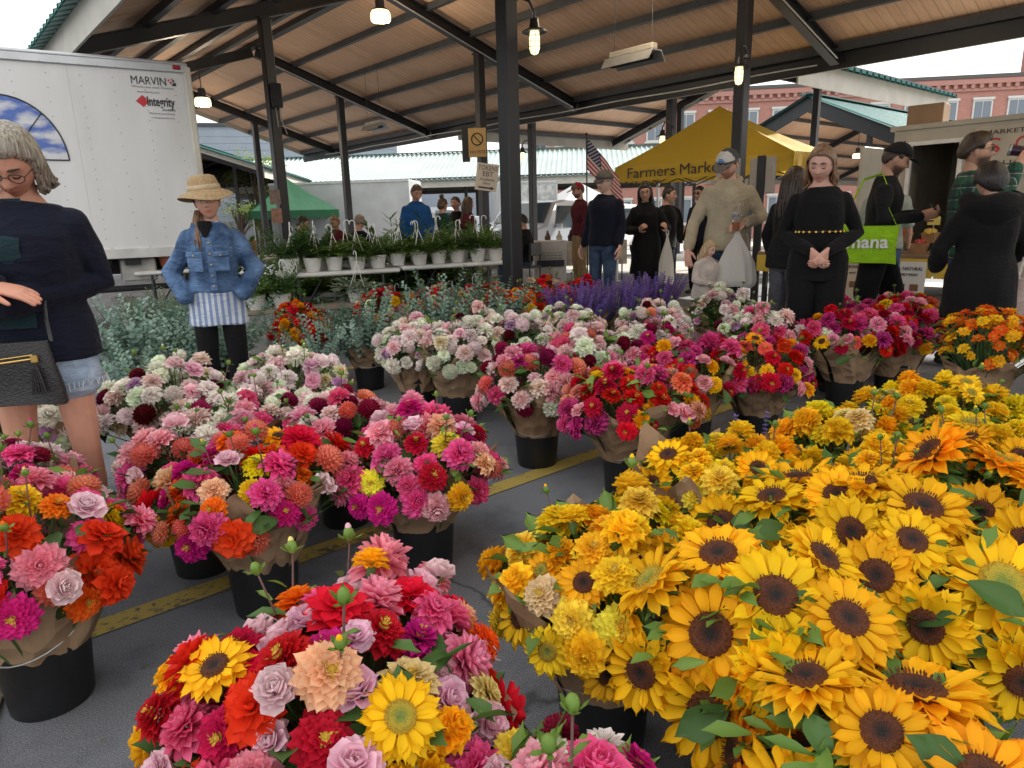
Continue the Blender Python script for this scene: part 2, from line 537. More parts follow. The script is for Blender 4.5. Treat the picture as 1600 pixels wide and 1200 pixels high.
def mat_vcol(name, rough=.55, sss=0., bump=.1, bscale=120, var=.06, spec=.4):
    """colour stored on the vertices (skin, lips, brows)"""
    mt, n, l, b = nt(name)
    at = n.new('ShaderNodeAttribute'); at.attribute_name = 'col'
    tc = n.new('ShaderNodeTexCoord')
    t = n.new('ShaderNodeTexNoise'); t.inputs['Scale'].default_value = 26; t.inputs['Detail'].default_value = 4
    l.new(tc.outputs['Object'], t.inputs['Vector'])
    r = n.new('ShaderNodeMapRange'); r.inputs['From Min'].default_value = .3; r.inputs['From Max'].default_value = .7; r.inputs['To Min'].default_value = 1 - var; r.inputs['To Max'].default_value = 1 + var
    l.new(t.outputs['Fac'], r.inputs['Value'])
    m2 = n.new('ShaderNodeVectorMath'); m2.operation = 'SCALE'
    l.new(at.outputs['Color'], m2.inputs[0]); l.new(r.outputs['Result'], m2.inputs['Scale'])
    l.new(m2.outputs['Vector'], b.inputs['Base Color'])
    b.inputs['Roughness'].default_value = rough
    b.inputs['Specular IOR Level'].default_value = spec
    if sss:
        b.inputs['Subsurface Weight'].default_value = sss
        b.inputs['Subsurface Radius'].default_value = (.012, .005, .003)
        b.inputs['Subsurface Scale'].default_value = 1.0
    t2 = n.new('ShaderNodeTexNoise'); t2.inputs['Scale'].default_value = bscale
    l.new(tc.outputs['Object'], t2.inputs['Vector'])
    bp = n.new('ShaderNodeBump'); bp.inputs['Strength'].default_value = bump; bp.inputs['Distance'].default_value = .003
    l.new(t2.outputs['Fac'], bp.inputs['Height']); l.new(bp.outputs['Normal'], b.inputs['Normal'])
    return mt

def mat_cloth(name, col, rough=.9, weave=900., fold=.5, col2=None, stripes=None, plaid=None, var=.18, sheen=.04):
    """cloth: fine weave, soft folds in the relief, wear in the colour; stripes / plaid as printed pattern"""
    if name in MATS: return MATS[name]
    mt, n, l, b = nt(name)
    tc = n.new('ShaderNodeTexCoord')
    t = n.new('ShaderNodeTexNoise'); t.inputs['Scale'].default_value = 9; t.inputs['Detail'].default_value = 5
    l.new(tc.outputs['Object'], t.inputs['Vector'])
    mx = n.new('ShaderNodeMixRGB')
    lo = tuple(c * (1 - var) for c in col); hi = tuple(min(1, c * (1 + var)) for c in col)
    mx.inputs['Color1'].default_value = (*lo, 1); mx.inputs['Color2'].default_value = (*(col2 or hi), 1)
    r = n.new('ShaderNodeMapRange'); r.inputs['From Min'].default_value = .32; r.inputs['From Max'].default_value = .68
    l.new(t.outputs['Fac'], r.inputs['Value']); l.new(r.outputs['Result'], mx.inputs['Fac'])
    c_out = mx.outputs['Color']
    if stripes or plaid:
        sx = n.new('ShaderNodeSeparateXYZ'); l.new(tc.outputs['Object'], sx.inputs['Vector'])
        for axis, per, width, sc_ in (stripes or plaid):
            dv = n.new('ShaderNodeMath'); dv.operation = 'DIVIDE'; dv.inputs[1].default_value = per; l.new(sx.outputs[axis], dv.inputs[0])
            fr = n.new('ShaderNodeMath'); fr.operation = 'FRACT'; l.new(dv.outputs['Value'], fr.inputs[0])
            lt = n.new('ShaderNodeMath'); lt.operation = 'LESS_THAN'; lt.inputs[1].default_value = width; l.new(fr.outputs['Value'], lt.inputs[0])
            ml = n.new('ShaderNodeMath'); ml.operation = 'MULTIPLY'; ml.inputs[1].default_value = .8 if not plaid else .6; l.new(lt.outputs['Value'], ml.inputs[0])
            m2 = n.new('ShaderNodeMixRGB'); m2.inputs['Color2'].default_value = (*sc_, 1)
            l.new(ml.outputs['Value'], m2.inputs['Fac']); l.new(c_out, m2.inputs['Color1'])
            c_out = m2.outputs['Color']
    l.new(c_out, b.inputs['Base Color'])
    b.inputs['Roughness'].default_value = rough
    b.inputs['Specular IOR Level'].default_value = .2
    b.inputs['Sheen Weight'].default_value = sheen
    mp = n.new('ShaderNodeMapping'); mp.inputs['Scale'].default_value = (1, 1, 2.2); mp.inputs['Rotation'].default_value = (.5, .3, 0)
    l.new(tc.outputs['Object'], mp.inputs['Vector'])
    f1 = n.new('ShaderNodeTexNoise'); f1.inputs['Scale'].default_value = 13; f1.inputs['Detail'].default_value = 3; f1.inputs['Distortion'].default_value = 1.2
    l.new(mp.outputs['Vector'], f1.inputs['Vector'])
    w = n.new('ShaderNodeTexNoise'); w.inputs['Scale'].default_value = weave
    l.new(tc.outputs['Object'], w.inputs['Vector'])
    b1 = n.new('ShaderNodeBump'); b1.inputs['Strength'].default_value = fold; b1.inputs['Distance'].default_value = .03
    b2 = n.new('ShaderNodeBump'); b2.inputs['Strength'].default_value = .15; b2.inputs['Distance'].default_value = .002
    l.new(f1.outputs['Fac'], b1.inputs['Height']); l.new(w.outputs['Fac'], b2.inputs['Height']); l.new(b1.outputs['Normal'], b2.inputs['Normal'])
    l.new(b2.outputs['Normal'], b.inputs['Normal'])
    MATS[name] = mt
    return mt

def mat_hair(name, c0, c1):
    if name in MATS: return MATS[name]
    mt, n, l, b = nt(name)
    tc = n.new('ShaderNodeTexCoord')
    mp = n.new('ShaderNodeMapping'); mp.inputs['Scale'].default_value = (60, 60, 5)
    l.new(tc.outputs['Object'], mp.inputs['Vector'])
    t = n.new('ShaderNodeTexNoise'); t.inputs['Scale'].default_value = 2.5; t.inputs['Detail'].default_value = 4
    l.new(mp.outputs['Vector'], t.inputs['Vector'])
    r = n.new('ShaderNodeMapRange'); r.inputs['From Min'].default_value = .34; r.inputs['From Max'].default_value = .66
    l.new(t.outputs['Fac'], r.inputs['Value'])
    mx = n.new('ShaderNodeMixRGB'); mx.inputs['Color1'].default_value = (*c0, 1); mx.inputs['Color2'].default_value = (*c1, 1)
    l.new(r.outputs['Result'], mx.inputs['Fac']); l.new(mx.outputs['Color'], b.inputs['Base Color'])
    b.inputs['Roughness'].default_value = .45
    bp = n.new('ShaderNodeBump'); bp.inputs['Strength'].default_value = .8; bp.inputs['Distance'].default_value = .006
    l.new(t.outputs['Fac'], bp.inputs['Height']); l.new(bp.outputs['Normal'], b.inputs['Normal'])
    MATS[name] = mt
    return mt

M = {}
M['asphalt'] = mat_asphalt()
M['line'] = mat_worn_paint('yellow_line_paint', (.42, .31, .07))
M['ceil'] = mat_planks('ceiling_boards', (.56, .345, .225), (.76, .525, .37))
M['steel'] = mat('dark_steel', (.011, .012, .015), .42, .0, .2, 4, .1, 60)
M['steel2'] = mat('grey_steel', (.045, .050, .058), .5, .0, .2, 4, .1, 60)
M['galv'] = mat('galvanised', (.42, .43, .43), .42, .6, .12, 6)
M['fascia'] = mat('fascia_beige', (.40, .385, .34), .55, 0, .10, 3, .05, 30)
M['roofgreen'] = mat('roof_sheet_green', (.055, .16, .15), .30, .35, .15, 1.2)
M['white'] = mat('white_paint', (.78, .78, .76), .4, 0, .05, 3)
M['whiteplastic'] = mat('white_plastic', (.74, .73, .69), .38, 0, .07, 9)
M['blackplastic'] = mat('black_plastic', (.012, .0125, .014), .42, 0, .35, 7, .12, 45)
M['kraft'] = None
M['petal'] = mat_objcolor('petal')
M['centre'] = mat('flower_centre', (.55, .33, .03), .8, 0, .4, 160, .8, 300)
M['leaf'] = mat_leaf('leaf_green', (.032, .088, .020), (.105, .20, .045))
M['leafb'] = mat_leaf('leaf_bright', (.07, .16, .025), (.21, .33, .06))
M['euc'] = mat_leaf('eucalyptus_leaf', (.14, .25, .19), (.32, .43, .36), .6, .12)
M['herb'] = mat_leaf('lavender_leaf', (.13, .17, .11), (.26, .30, .21), .6, .12)
M['stem'] = mat('stem_green', (.06, .13, .035), .6, 0, .25, 20)
M['stemred'] = mat('stem_reddish', (.12, .055, .045), .6, 0, .25, 20)
M['skin'] = mat_vcol('skin', .5, .0)

def mat_kraft():
    mt, n, l, b = nt('kraft_paper')
    tc = n.new('ShaderNodeTexCoord')
    t = n.new('ShaderNodeTexNoise'); t.inputs['Scale'].default_value = 6; t.inputs['Detail'].default_value = 6
    f = n.new('ShaderNodeTexVoronoi'); f.inputs['Scale'].default_value = 13; f.feature = 'F1'
    f2 = n.new('ShaderNodeTexNoise'); f2.inputs['Scale'].default_value = 320
    for x in (t, f, f2): l.new(tc.outputs['Object'], x.inputs['Vector'])
    mx = n.new('ShaderNodeMixRGB'); mx.inputs['Color1'].default_value = (.26, .165, .095, 1); mx.inputs['Color2'].default_value = (.40, .27, .165, 1)
    l.new(t.outputs['Fac'], mx.inputs['Fac']); l.new(mx.outputs['Color'], b.inputs['Base Color'])
    b.inputs['Roughness'].default_value = .78; b.inputs['Specular IOR Level'].default_value = .25
    b1 = n.new('ShaderNodeBump'); b1.inputs['Strength'].default_value = .8; b1.inputs['Distance'].default_value = .03
    b2 = n.new('ShaderNodeBump'); b2.inputs['Strength'].default_value = .15; b2.inputs['Distance'].default_value = .001
    l.new(f.outputs['Distance'], b1.inputs['Height']); l.new(f2.outputs['Fac'], b2.inputs['Height']); l.new(b1.outputs['Normal'], b2.inputs['Normal']); l.new(b2.outputs['Normal'], b.inputs['Normal'])
    return mt
M['kraft'] = mat_kraft()

# ------------------------------------------------------------------ ground
def build_ground():
    mb = MB()
    rings = [0, 4, 8, 12, 15, 20, 26, 33, 42, 52, 60, 90, 150, 300, 600]
    n = 48
    vs = [Vector((0, 0, 0))]
    for r in rings[1:]:
        for k in range(n):
            a = 2 * math.pi * k / n
            x, y = r * math.cos(a), r * math.sin(a)
            vs.append(Vector((x, y, ground_z(x, y) if y > 0 else 0.0)) if True else None)
    fs = [(0, 1 + k, 1 + (k + 1) % n) for k in range(n)]
    for i in range(len(rings) - 2):
        b = 1 + i * n; c = b + n
        for k in range(n):
            k2 = (k + 1) % n
            fs.append((b + k, c + k, c + k2, b + k2))
    mb.add(vs, fs)
    g = mb.build('ground', M['asphalt'], sharp=None)
    tag(g, 'dark grey asphalt of the market lot', None, None, 'structure')
build_ground()

def parking_line(v, u0, u1, w=.10):
    mb = MB()
    n = max(2, int((u1 - u0) / .4))
    mb.grid(lambda a, b: W(u0 + (u1 - u0) * a, v + (b - .5) * w + .006 * noise.noise(Vector((a * 9, v, b * 3))), .004), n, 1)
    o = mb.build('parking_line', M['line'])
    tag(o, None, None, None, 'structure')
pv = MB()
pv.grid(lambda a, b: (lambda p: Vector((p.x, p.y, ground_z(p.x, p.y) + .006)))(W(11.9 + 90 * a, -40 + 110 * b)), 30, 36)
tag(pv.build('pavement', mat('pale_concrete', (.44, .425, .395), .85, 0, .2, .7, .3, 40), smooth=True, sharp=None), None, None, None, 'structure')
parking_line(2.37, -.2, 8.5)
parking_line(5.36, .6, 8.5)
parking_line(-.62, -.2, 8.5)
parking_line(8.35, .6, 8.5)

# stony verge at the lot's edge, beside the nearest bucket on that side
def verge():
    rng = random.Random(4)
    base = MB()
    pts = [(-1.62, 2.6), (-1.50, 2.2), (-1.47, 1.75), (-1.36, 1.52), (-1.20, 1.30), (-1.05, .9), (-.9, .3), (-3.2, .3), (-3.4, 2.6)]
    base.prism(pts, -.02, .012)
    tag(base.build('verge', mat('verge_soil', (.13, .105, .075), .95, 0, .4, 12, .9, 40), smooth=False), None, None, None, 'structure')
    st = MB()
    for k in range(420):
        t = rng.random()
        y = .35 + 2.2 * t
        xe = np.interp(y, [.3, .9, 1.3, 1.52, 1.75, 2.2, 2.6], [-.9, -1.05, -1.2, -1.36, -1.47, -1.5, -1.62])
        x = xe - abs(rng.gauss(.0, .16)) - .015
        r = rng.uniform(.006, .026)
        rot = Matrix.Rotation(rng.uniform(0, 6.28), 3, Vector((rng.random(), rng.random(), rng.random() + .1)))
        st.ball((x, y, .012 + r * .4), r, r * rng.uniform(.6, .95), r * rng.uniform(.45, .8), 6, 4, rot=rot)
    o = st.build('gravel', mat('gravel_stone', (.27, .24, .20), .9, 0, .45, 25, .5, 80), sharp=None, smooth=False)
    tag(o, 'loose gravel and dirt along the edge of the asphalt', 'gravel', None, 'stuff')
verge()

def litter():
    rng = random.Random(77)
    mb = MB()
    for k in range(230):
        u, v = rng.uniform(-.1, 5.2), rng.uniform(.3, 5.6)
        p = W(u, v, .006)
        a = rng.random() * 6.28; L = rng.uniform(.008, .03); w_ = L * rng.uniform(.3, .7)
        d = Vector((math.cos(a), math.sin(a), 0)); n_ = Vector((-d.y, d.x, 0))
        mb.add([p, p + d * L * .5 + n_ * w_ * .5 + Vector((0, 0, .004)), p + d * L + Vector((0, 0, .002)), p + d * L * .5 - n_ * w_ * .5 + Vector((0, 0, .003))], [(0, 1, 2, 3)], rng.choice((0, 0, 1, 1, 2, 3)))
    o = mb.build('petal_litter', [mat('litter_green', (.10, .15, .04), .7), mat('litter_yellow', (.6, .38, .05), .7), mat('litter_pink', (.55, .10, .2), .7), mat('litter_brown', (.16, .10, .06), .8)], smooth=False)
    tag(o, 'fallen petals and leaf scraps scattered on the asphalt', 'litter', None, 'stuff')
litter()

# ------------------------------------------------------------------ market sheds
def beam_I(mb, a, b, depth, width, tf=.018, mi=0):
    """I-beam from a to b (web vertical), a/b = centre line of its underside"""
    a, b = Vector(a), Vector(b)
    d = (b - a).normalized()
    side = Vector((-d.y, d.x, 0))
    if side.length < 1e-5: side = Vector((1, 0, 0))
    side.normalize()
    up = side.cross(d) * -1
    if up.z < 0: up = -up
    def slab(o0, o1, h0, h1):
        vs = []
        for p in (a, b):
            for o, h in ((o0, h0), (o1, h0), (o1, h1), (o0, h1)):
                vs.append(p + side * o + up * h)
        mb.add(vs, [(0, 1, 2, 3), (7, 6, 5, 4), (0, 4, 5, 1), (1, 5, 6, 2), (2, 6, 7, 3), (3, 7, 4, 0)], mi)
    slab(-width / 2, width / 2, 0, tf)
    slab(-width / 2, width / 2, depth - tf, depth)
    slab(-tf * .4, tf * .4, tf, depth - tf)

M['roofglare'] = mat('roof_sheet_glare', (.36, .45, .42), .28, .35, .15, 1.2)  # teal sheet lightened, the glare on the far roof put into its colour
def shed(label, origin, rz, y0, y1, frames, colx=2.03, half=4.6, ze=3.36, zr=4.85, group='market shed roofs', z0=0., detail=True, roof_near=True, trim_h=.22, roofm=None, colframes=None, colr=.078, extra_cols=()):
    """gable shed: ridge along local y, eaves at local x = +-half; undersides of rafters at ze..zr"""
    root = empty('market_shed', (origin[0], origin[1], z0), rz, label, 'market shed', group)
    sl = (zr - ze) / half
    rd, pd = .20, .11                    # rafter and purlin depth
    zf = lambda x: zr - sl * abs(x)
    me_col = {}
    for fy in frames:
        for s in (-1, 1):
            mb = MB(); beam_I(mb, (s * half, fy, ze), (0, fy, zr), rd, .14)
            mb.build('rafter', M['steel'], root, smooth=False)
        for s in (-1, 1):
            if colframes is not None and (fy, s) in colframes: continue
            h = zf(colx)
            mb = MB()
            mb.box((0, 0, (h - z0 * 0) / 2), (colr * 2, colr * 2, h), bevel=.012)
            mb.box((0, 0, .012), (colr * 3.4, colr * 3.4, .024))
            mb.box((0, 0, h - .01), (colr * 2.6, colr * 2.2, .03))
            mb.build('column', M['steel'], root, smooth=False, loc=(s * colx, fy, 0))
    fr = sorted(set([y0] + list(frames) + [y1]))
    npur = 5
    xs = [half * k / npur for k in range(npur + 1)]
    # purlins sit on the rafters, boards above them
    for s in (-1, 1):
        for k in range(npur + 1):
            x = s * xs[k]
            if k == 0 and s < 0: continue
            mb = MB()
            zb = zf(x) + rd - .02
            mb.box((0, 0, pd / 2), (.085 if k else .16, y1 - y0 - .02, pd), 0)
            mb.build('purlin' if k else 'ridge_beam', M['steel2'] if k else M['steel'], root, smooth=False, loc=(x - (.05 * s if k == npur else 0), (y0 + y1) / 2, zb))
        ang = math.atan(sl)
        for i in range(len(fr) - 1):
            for k in range(npur):
                xa, xb = xs[k], xs[k + 1]
                L = (xb - xa) / math.cos(ang)
                mb = MB()
                mb.box((0, 0, 0), (L - .004, fr[i + 1] - fr[i] - .004, .03))
                xc = s * (xa + xb) / 2
                mb.build('ceiling_panel', M['ceil'], root, smooth=False, loc=(xc, (fr[i] + fr[i + 1]) / 2, zf(xc) + rd + pd + .012), rot=(0, s * ang, 0))
        # corrugated roof sheet, ribs running down the slope
        mb = MB()
        zt = rd + pd + .07
        per = .26
        nrib = int((y1 - y0 + .5) / per)
        prof = []
        for r_ in range(nrib):
            yb = y0 - .25 + r_ * per
            prof += [(yb, 0), (yb + per * .60, 0), (yb + per * .68, .055), (yb + per * .92, .055)]
        prof.append((y0 - .25 + nrib * per, 0))
        xo = half + .28
        vs, fs = [], []
        for (yy, hh) in prof:
            vs.append((s * xo, yy, zf(xo) + zt + hh)); vs.append((s * .02, yy, zf(0) + zt + hh))
        for q in range(len(prof) - 1):
            fs.append((2 * q, 2 * q + 1, 2 * q + 3, 2 * q + 2) if s > 0 else (2 * q, 2 * q + 2, 2 * q + 3, 2 * q + 1))
        nb = len(vs)
        vs += [(x_, y_, z_ - .03) for x_, y_, z_ in vs]
        fs += [tuple(nb + i_ for i_ in f[::-1]) for f in fs]
        mb.add(vs, fs)
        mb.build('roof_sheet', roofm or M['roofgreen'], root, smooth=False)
        # eave: beige fascia with dark gutter lip
        mb = MB()
        mb.box((0, 0, -.085), (.03, y1 - y0 + .3, .44))
        mb.box((s * .03, 0, .12), (.03, y1 - y0 + .34, .10), 1)
        if s > 0: mb.box((-.024, 0, -.085), (.012, y1 - y0 + .28, .43), 2)
        mb.build('eave_fascia', [M['fascia'], M['steel2'], M['steel']], root, smooth=False, loc=(s * (half + .10), (y0 + y1) / 2, ze + rd + .05))
        # gable-end trim
        for yy in (y0, y1):
            mb = MB()
            a, b = Vector((s * (half + .12), yy, ze + rd - .05)), Vector((0, yy, zr + rd + .0))
            d = (b - a); up = Vector((0, 0, 1))
            vs = []
            for p in (a, b):
                for o_, h_ in ((-.02, -.02 - (trim_h - .22)), (.02, -.02 - (trim_h - .22)), (.02, .22), (-.02, .22)):
                    vs.append(p + Vector((0, o_ + (.03 if yy == y1 else -.03), h_)))
            mb.add(vs, [(0, 1, 2, 3), (7, 6, 5, 4), (0, 4, 5, 1), (1, 5, 6, 2), (2, 6, 7, 3), (3, 7, 4, 0)])
            mb.build('gable_trim', M['fascia'] if roof_near else M['steel'], root, smooth=False)
    # cap along the ridge
    mb = MB(); mb.box((0, (y0 + y1) / 2, zr + rd + pd + .13), (.42, y1 - y0 + .5, .03)); mb.build('ridge_cap', M['roofgreen'], root, smooth=False)
    return root

FR = [5.34 - 5.5, 5.34, 10.84, 16.34, 21.84]
main_shed = shed('long open market shed with brown board ceiling over the flower stall', W(6.65, 0)[:2], GRID, -3.2, 24.2, FR)
# wing that crosses at right angles beyond the far eave, ridge along u
wing = shed('side wing of the shed roof above the yellow tent', W(11.55, 10.84)[:2], GRID - math.pi / 2, .25, 6.9, [.3, 6.2], ze=3.30, zr=4.78)
far_r = shed('dark gabled shed with teal metal roof in front of the brick building', W(23.6, 12.0)[:2], GRID - math.pi / 2, 0., 26., [.15, 6., 12., 18., 24.], ze=2.62, zr=4.72, z0=-.25, roof_near=False, trim_h=.52)
far_c = shed('distant shed with ribbed roof painted pale with glare behind the truck and vans', (2.0, 40.), R(84), -9., 20., [-8., -2., 4., 10., 16.], ze=3.4, zr=5.0, z0=-.62, roofm=M['roofglare'])
far_l = shed('distant gabled shed with green gutter behind the blue-shirted man', W(11.5, 36.)[:2], R(6), -8., 7., [-7.6, -2., 4.], ze=3.4, zr=4.95, z0=-.45)
# ------------------------------------------------------------------ flowers
def petal(mb, base, out, up, L, wd, tilt, curl=0., cup=.15, tip=.5, t0=0., t1=1., nseg=4, rnd=.5, mi=0, ruffle=0., wbase=.35, rng=random):
    """one petal starting at base; out = horizontal direction, tilt = angle above horizontal, curl bends it along its length"""
    out = Vector(out).normalized(); up = Vector(up)
    side = out.cross(up).normalized()
    p = Vector(base); ang = tilt
    rows = []
    ph = rng.random() * 6
    for i in range(nseg + 1):
        s = i / nseg
        prof = (wbase + (1 - wbase) * math.sin(min(1, s / .62) * math.pi / 2)) if s < .62 else max(0.0, math.cos((s - .62) / .38 * math.pi / 2)) ** tip
        w = wd * .5 * max(prof, .10)
        d = out * math.cos(ang) + up * math.sin(ang)
        nrm = -out * math.sin(ang) + up * math.cos(ang)
        rf = ruffle * math.sin(s * 9 + ph)
        rows.append((p.copy(), side * w, nrm, rf, s))
        p = p + d * (L / nseg); ang += curl / nseg
    vs, cs, fs = [], [], []
    XS = (-1., -.55, 0., .55, 1.) if wd > .0085 else (-1., 0., 1.)
    nx = len(XS)
    for c, sv, nrm, rf, s in rows:
        t = t0 + (t1 - t0) * s
        wl = sv.length
        back = (1 - math.sqrt(max(0., 1 - .0)))
        for k in XS:
            tipround = -.16 * L * max(0., s - .55) / .45 * k * k * tip
            vs.append(c + sv * k + nrm * (cup * wl * (2.0 * k * k - .4) + rf * k * (1 if nx == 3 else (1.2 - .4 * abs(k)))) + out * tipround)
            cs.append((t, rnd, 0, 1))
    for i in range(nseg):
        for q in range(nx - 1):
            k = nx * i + q
            fs.append((k, k + 1, k + nx + 1, k + nx))
    mb.add(vs, fs, mi, cs)

def ring(mb, n, r0, z0, L, wd, tilt, curl, rng, cup=.15, tip=.5, off=0., jit=.12, nseg=4, ruffle=0., t0=0., t1=1., wbase=.35):
    for k in range(n):
        a = off + 2 * math.pi * k / n + rng.uniform(-jit, jit)
        o = Vector((math.cos(a), math.sin(a), 0))
        l = L * rng.uniform(.80, 1.14)
        petal(mb, o * r0 + Vector((0, 0, z0)), o, (0, 0, 1), l, wd * rng.uniform(.9, 1.1), tilt + rng.uniform(-.17, .17), curl + rng.uniform(-.3, .3), cup, tip, t0, t1, nseg, rng.random(), 0, ruffle, wbase, rng)

def calyx(mb, r, z, n=6, mi=2):
    for k in range(n):
        a = 2 * math.pi * k / n
        o = Vector((math.cos(a), math.sin(a), 0))
        petal(mb, o * .004 + Vector((0, 0, z - .012)), o, (0, 0, 1), r, r * .5, .15, .3, .2, 1., 0, 1, 3, .5, mi)

FLM = [M['petal'], M['centre'], M['leaf']]
def fl(name, fn, seed, nvar=2, mats=None):
    out = []
    for i in range(nvar):
        rng = random.Random(seed * 31 + i)
        mb = MB(); fn(mb, rng)
        out.append(mb.mesh(name, mats or FLM, True, True))
    return out

def f_dahlia(mb, rng):          # decorative dahlia, unit radius .05
    spec = [(15, .013, -.007, .044, .021, -.22, -.35), (16, .012, -.001, .043, .021, .05, -.3), (15, .011, .005, .039, .020, .28, -.2), (14, .009, .010, .033, .018, .52, -.05), (12, .007, .014, .027, .016, .78, .2), (9, .005, .017, .020, .013, 1.05, .5), (6, .002, .019, .014, .010, 1.3, .7)]
    for i, (n, r0, z0, L, w, t, c) in enumerate(spec):
        ring(mb, n, r0, z0, L, w, t, c, rng, .34, .42, rng.random(), .1, 5, wbase=.45)
    mb.ball((0, 0, .02), .006, .006, .006, 6, 4, 0, (.2, .3, 0, 1))
    calyx(mb, .022, 0)
def f_open(mb, rng):            # broad-petalled dahlia
    for (n, r0, z0, L, w, t, c) in [(10, .011, -.005, .050, .033, -.12, -.25), (10, .010, .002, .047, .032, .15, -.2), (8, .008, .008, .041, .030, .42, -.1), (7, .006, .012, .031, .024, .75, .15), (5, .003, .015, .020, .015, 1.1, .5)]:
        ring(mb, n, r0, z0, L, w, t, c, rng, .22, .45, rng.random(), .12, 5, wbase=.5, ruffle=.0012)
    mb.ball((0, 0, .018), .007, .007, .005, 8, 4, 0, (.0, .2, 0, 1))
    calyx(mb, .022, 0)
def f_zinnia(mb, rng):
    for (n, r0, z0, L, w, t, c) in [(17, .016, -.006, .030, .018, -.22, -.25), (17, .015, .000, .029, .018, -.02, -.2), (16, .013, .005, .026, .017, .16, -.15), (14, .011, .010, .022, .016, .33, -.05), (12, .008, .014, .017, .013, .55, .0), (9, .005, .017, .011, .010, .8, .1)]:
        ring(mb, n, r0, z0, L, w, t, c, rng, .22, .32, rng.random(), .08, 3, wbase=.6)
    for k in range(9):
        a = rng.random() * 6.28; r = rng.uniform(.002, .010)
        o = Vector((math.cos(a), math.sin(a), 0))
        petal(mb, o * r + Vector((0, 0, .018)), o, (0, 0, 1), .009, .004, .9, -.8, .1, .5, 0, 1, 2, .5, 1)
    mb.ball((0, 0, .014), .009, .009, .006, 8, 4, 1)
    calyx(mb, .018, 0)
def f_pompon(mb, rng):
    n = 95
    for k in range(n):
        z = 1 - 1.62 * (k + .5) / n
        r = math.sqrt(max(0, 1 - z * z)); a = k * 2.39996
        d = Vector((r * math.cos(a), r * math.sin(a), z))
        o = d
        t = d.orthogonal() if abs(d.z) > .98 else Vector((0, 0, 1)) - d * d.z
        t.normalize()
        side = d.cross(t).normalized()
        s = .55 + .45 * min(1, (1 - z) * 1.1)
        petal(mb, d * .019 + Vector((0, 0, .018)), (d + t * .15 * (1 if z > 0 else -1)), t if z > -.2 else t, .020 * s, .014 * s, .05, .7, .55, .4, .1, 1, 3, rng.random(), 0, 0, .7, rng)
    mb.ball((0, 0, .018), .020, .020, .020, 10, 6, 0, (.0, .3, 0, 1))
    calyx(mb, .02, -.004)
def f_marigold(mb, rng):
    for i, (n, r0, z0, L, w, t, c) in enumerate([(16, .010, .000, .028, .018, .0, -.3), (15, .010, .007, .026, .018, .25, -.3), (14, .009, .013, .023, .017, .5, -.3), (12, .007, .018, .019, .015, .8, -.2), (9, .004, .021, .014, .013, 1.1, -.1), (5, .001, .022, .010, .011, 1.35, .0)]):
        ring(mb, n, r0, z0, L, w, t, c, rng, .35, .22, rng.random(), .2, 3, .0022, 0, 1, .55)
    mb.ball((0, 0, .012), .012, .012, .012, 8, 5, 0, (.0, .3, 0, 1))
    mb.lathe([(.003, -.03), (.007, -.02), (.010, -.005), (.008, .004)], 8, 2)
def f_lisianthus(mb, rng):
    for i, (n, r0, z0, L, w, t, c) in enumerate([(6, .006, .0, .044, .050, .45, -.85), (6, .006, .002, .042, .048, .78, -.7), (5, .005, .004, .038, .042, 1.02, -.5), (5, .004, .005, .034, .034, 1.2, -.25), (4, .003, .006, .030, .028, 1.38, .0), (3, .001, .008, .026, .020, 1.5, .1)]):
        ring(mb, n, r0, z0, L, w, t, c, rng, .30, .16, i * .6 + rng.random(), .15, 7, .0016, 0, 1, .3)
    calyx(mb, .02, 0, 5)
def f_sunflower(mb, rng):       # unit radius .085 ; disc is a separate sub-part
    for (n, r0, z0, L, w, t, c) in [(19, .030, -.007, .056, .024, -.08, -.25), (18, .030, -.002, .055, .024, .12, -.2), (14, .029, .002, .047, .020, .36, -.15)]:
        ring(mb, n, r0, z0, L, w, t, c, rng, .22, .9, rng.random(), .13, 5, .0012, 0, 1, .5)
    mb.lathe([(.004, -.035), (.014, -.026), (.030, -.012), (.034, -.004)], 14, 2)
    for k in range(13):
        a = 2 * math.pi * k / 13 + rng.uniform(-.1, .1); o = Vector((math.cos(a), math.sin(a), 0))
        petal(mb, o * .026 + Vector((0, 0, -.014)), o, (0, 0, 1), .042, .018, -.25, rng.uniform(-.9, .2), .2, 1., 0, 1, 3, rng.random(), 2)
def f_sundisc(mb, rng):
    n = 26
    mb.lathe([(.0005, .0035), (.006, .004), (.012, .0075), (.019, .010), (.026, .0085), (.0315, .003), (.033, -.006)], n, 0, closed_bot=False, col=(1, 1, 1, 1))
    for k in range(46):          # crown of florets round the rim
        a = 2 * math.pi * k / 46; o = Vector((math.cos(a), math.sin(a), 0))
        petal(mb, o * rng.uniform(.020, .029) + Vector((0, 0, .008)), o, (0, 0, 1), .008, .003, rng.uniform(.7, 1.3), -.4, .1, .6, 0, 1, 2, .5, 0)
def f_cosmos(mb, rng):
    for (n, r0, z0, L, w, t, c) in [(8, .005, 0, .022, .015, .1, -.2), (6, .004, .003, .016, .011, .45, -.1)]:
        ring(mb, n, r0, z0, L, w, t, c, rng, .15, .3, rng.random(), .1, 3)
    mb.ball((0, 0, .004), .006, .006, .004, 6, 4, 1)
